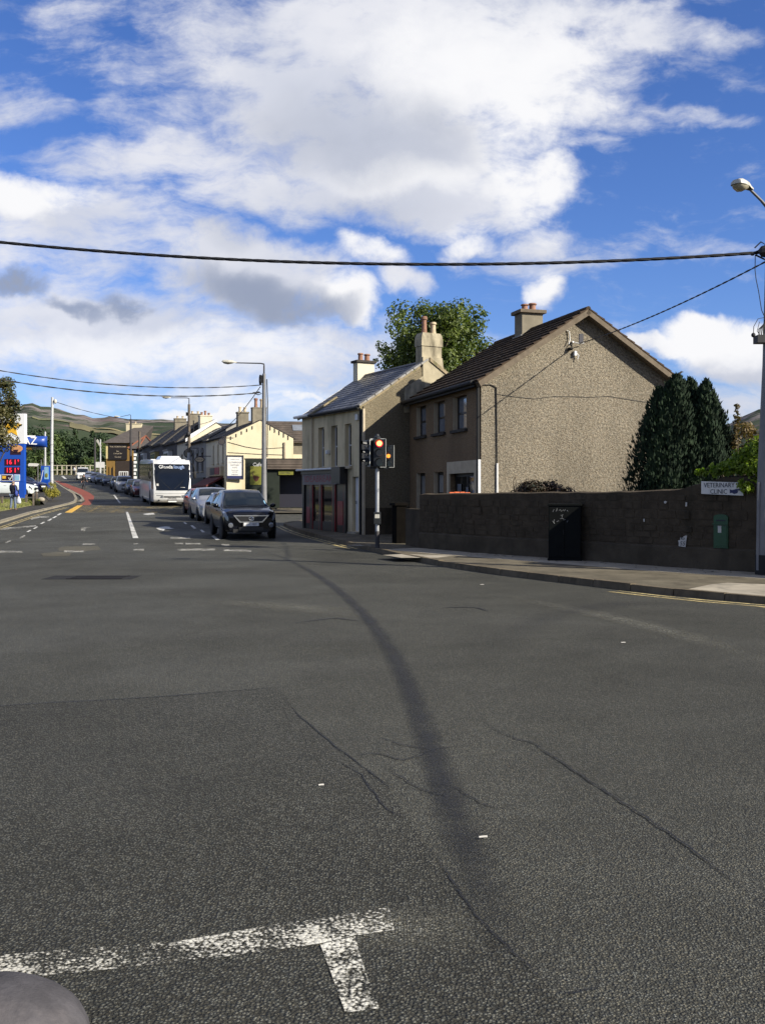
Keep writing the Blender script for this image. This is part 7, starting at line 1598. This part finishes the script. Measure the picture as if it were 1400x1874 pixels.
ORD = ['leftmost', 'second from the left', 'third from the left', 'fourth from the left', 'fifth from the left', 'sixth from the left', 'seventh from the left', 'eighth from the left', 'ninth from the left', 'tenth from the left', 'rightmost']
rank = {}
for kd_ in (0, 1, 2):
    s_ = sorted(i for i in range(len(far)) if far[i][4] == kd_); s_.sort(key=lambda i: far[i][0])
    for k, i in enumerate(s_): rank[i] = 'rightmost' if k == len(s_) - 1 else ORD[k]
for i, (px_, pt, Y_, rw, kd) in enumerate(far):
    zb = 4.9; top_ = CH + (HY - pt) / F * Y_ - zb; nm, lb = names[kd]; lb = rank[i] + ' of the ' + lb; b = Vector(((px_ - CX) / F * Y_, Y_, zb))
    cz_ = top_ * .52 if kd != 2 else top_ * .5; rz2 = top_ * .46 if kd != 2 else top_ * .48
    tree(nm, lb, b, top_, cz_, rw * .92, rz2, 60, 2600, .62, M['leaf_far_light'] if kd == 1 else M['leaf_far'], 50 + i, {0: 'dark broadleaf trees beyond the far fence', 1: 'lighter trees beyond the far fence', 2: 'conifers beyond the far fence'}[kd], cr=(.28, .45), tr=.25, limbs=6, cone=(kd == 2))
# hills
RX = [-700, -250, 0, 30, 44, 60, 72, 97, 110, 125, 140, 152, 165, 180, 205, 225, 250, 300, 350, 400, 530, 700, 1000, 1300, 1335, 1352, 1388, 1500, 1800, 2400]
RY = [770, 752, 757, 755, 744, 743, 749, 750, 754, 758, 762, 762, 768.5, 770, 766, 770, 771, 772, 774.5, 777, 778, 795, 800, 792, 780, 768, 752, 742, 750, 770]
def hillz(x, y):
    p_ = 700 + x / y * F; zr = CH + (HY - float(np.interp(p_, RX, RY))) * 900 / F
    f = min(max((y - 240) / 660, 0), 1); f = f * f * (3 - 2 * f) * .55 + f * .45
    z = 5.0 + (zr - 5.0) * f
    n_ = mnoise.fractal(Vector((x * .006, y * .006, 0)), 1, 2, 5)
    z += n_ * 7 * min(f * 2, 1) * (1 - f) * 1.2 + mnoise.fractal(Vector((x * .03, y * .03, 3)), 1, 2, 4) * 2.2 * f
    if y > 900: z -= (y - 900) * .12
    return z
rows = [[(px_ / F * y, y, hillz(px_ / F * y, y)) for px_ in np.linspace(-2600, 2600, 330)] for y in list(np.linspace(228, 900, 60)) + [930, 1000, 1100]]
hm = bpy.data.materials.new('hill'); hm.use_nodes = True; t = NT(hm.node_tree); co_ = t.coord('Object'); b_ = t.n['Principled BSDF']; b_.inputs['Roughness'].default_value = .95; b_.inputs['Specular IOR Level'].default_value = .1
gz_ = t.node('ShaderNodeSeparateXYZ'); t.l.new(co_, gz_.inputs[0])
c = t.mix(t.ss(t.noise(co_, .012, 6, .6), .38, .62), (.018, .029, .016), (.034, .046, .023))
c = t.mix(t.ss(t.noise(co_, .02, 5, .6), .52, .66), c, (.10, .075, .07))
rock = t.m('MULTIPLY', t.ss(t.noise(co_, .028, 8, .68), .46, .58), t.ss(gz_.outputs[2], 38, 60))
c = t.mix(rock, c, (.17, .145, .135)); c = t.mix(t.ss(t.noise(co_, .09, 5, .7), .55, .7), c, (.025, .04, .02))
t.put(b_.inputs['Base Color'], c)
struct('hills', MB().grid(rows), hm, smooth='all', fix=False)
def hpatch(name, px0, px1, y0a, y0b, y1a, y1b, m, dz=.4):
    rows = []
    for i in range(25):
        k = i / 24; p_ = px0 + (px1 - px0) * k; r_ = []
        for j in range(6):
            yy_ = (y0a + (y0b - y0a) * k) + ((y1a + (y1b - y1a) * k) - (y0a + (y0b - y0a) * k)) * j / 5; x_ = (p_ - CX) / F * yy_; r_.append((x_, yy_, hillz(x_, yy_) + dz))
        rows.append(r_)
    struct(name, MB().grid(rows), m, smooth='all')
hpatch('field', 131, 300, 600, 520, 628, 545, mat('field_gold', (.30, .25, .11), .95, .35, .03)); hpatch('field', 60, 132, 555, 570, 590, 600, mat('field_green', (.15, .15, .065), .95, .3, .03)); hpatch('field', 128, 290, 545, 490, 590, 512, mat('field_olive', (.16, .14, .06), .95, .3, .03))
# garden ground behind the houses and beyond the road
mb = MB().grid([[(x_, y_, min(z_, 0) if y_ < 205 else z_) for x_ in (-900, -300, 0, 300, 900)] for y_, z_ in ((-200, -.3), (60, -.3), (212, -.3), (232, 5.0))]); struct('ground', mb, M['turf'])

# ================================================================== SMALL THINGS AGAINST THE SKY, FOREGROUND GREY SHAPE
o = thing('chimney_lantern', 'small black lantern shaped cowl just past the right slope of the grey roof', 'cowl', P(1221, 712, 33)); obj('stack', MB().box(-.14, .14, -.14, .14, -1.4, .12), M['grey_render'], o); obj('cowl', MB().lathe((0, 0, .12), [(.10, 0), (.10, .06), (.07, .07), (.13, .28), (.17, .30), (.16, .33), (.06, .43), (.03, .5), (.0, .52)], 10), M['black_plastic'], o)
o = thing('pole_stub', 'slim aerial pole and stay behind the cypress tops', 'aerial', P(1238.5, 712, 33)); obj('pole', MB().tube([(0, 0, -1.6), (0, 0, .38)], .035, 6), M['pole_grey'], o); obj('stay', MB().tube([(-.05, 0, .2), (-.25, 0, .05)], .015, 5), M['cable'], o)
o = thing('bird', 'dark bird perched on the aerial pole above the cypress', 'bird', P(1238.5, 691.5, 33) + Vector((0, 0, -.06))); T_ = lambda x, z, y=0: Vector((x, y, z))
bm_ = MB(); rws = []
for x_, z_, r_ in ((-.30, -.03, .012), (-.20, .02, .03), (-.08, .09, .062), (.02, .15, .07), (.09, .21, .05), (.13, .25, .042), (.17, .265, .022), (.22, .262, .004)): rws.append([Vector((x_, math.cos(a) * r_, z_ + math.sin(a) * r_)) for a in np.linspace(0, 6.2832, 9)])
obj('body', MB().grid(rws), M['hair_dark'], o, smooth='all'); obj('leg', MB().tube([(0, .02, .09), (.01, .02, 0)], .008, 4), M['hair_dark'], o)
o = thing('rounded_shape', 'smooth grey rounded shape cut off by the lower left corner, beside the worn white line', 'stone', Vector((-1.19, 2.9, 0)))
mb = MB().ball((0, 0, .0), .30, .30, .225, 28, 18); mb.v = [(v[0] + .02 * mnoise.noise(Vector(v) * 2.5), v[1], v[2] + .03 * mnoise.noise(Vector(v) * 3 + Vector((4, 0, 0))) - .012 * math.exp(-((v[0] + .12 - v[2] * .1) / .02) ** 2)) for v in mb.v]  # unidentified grey shape, modelled as a stone-like dome
obj('stone', mb, M['smooth_grey'], o, smooth='all')  # dome for the unidentified grey shape, not known to be a stone
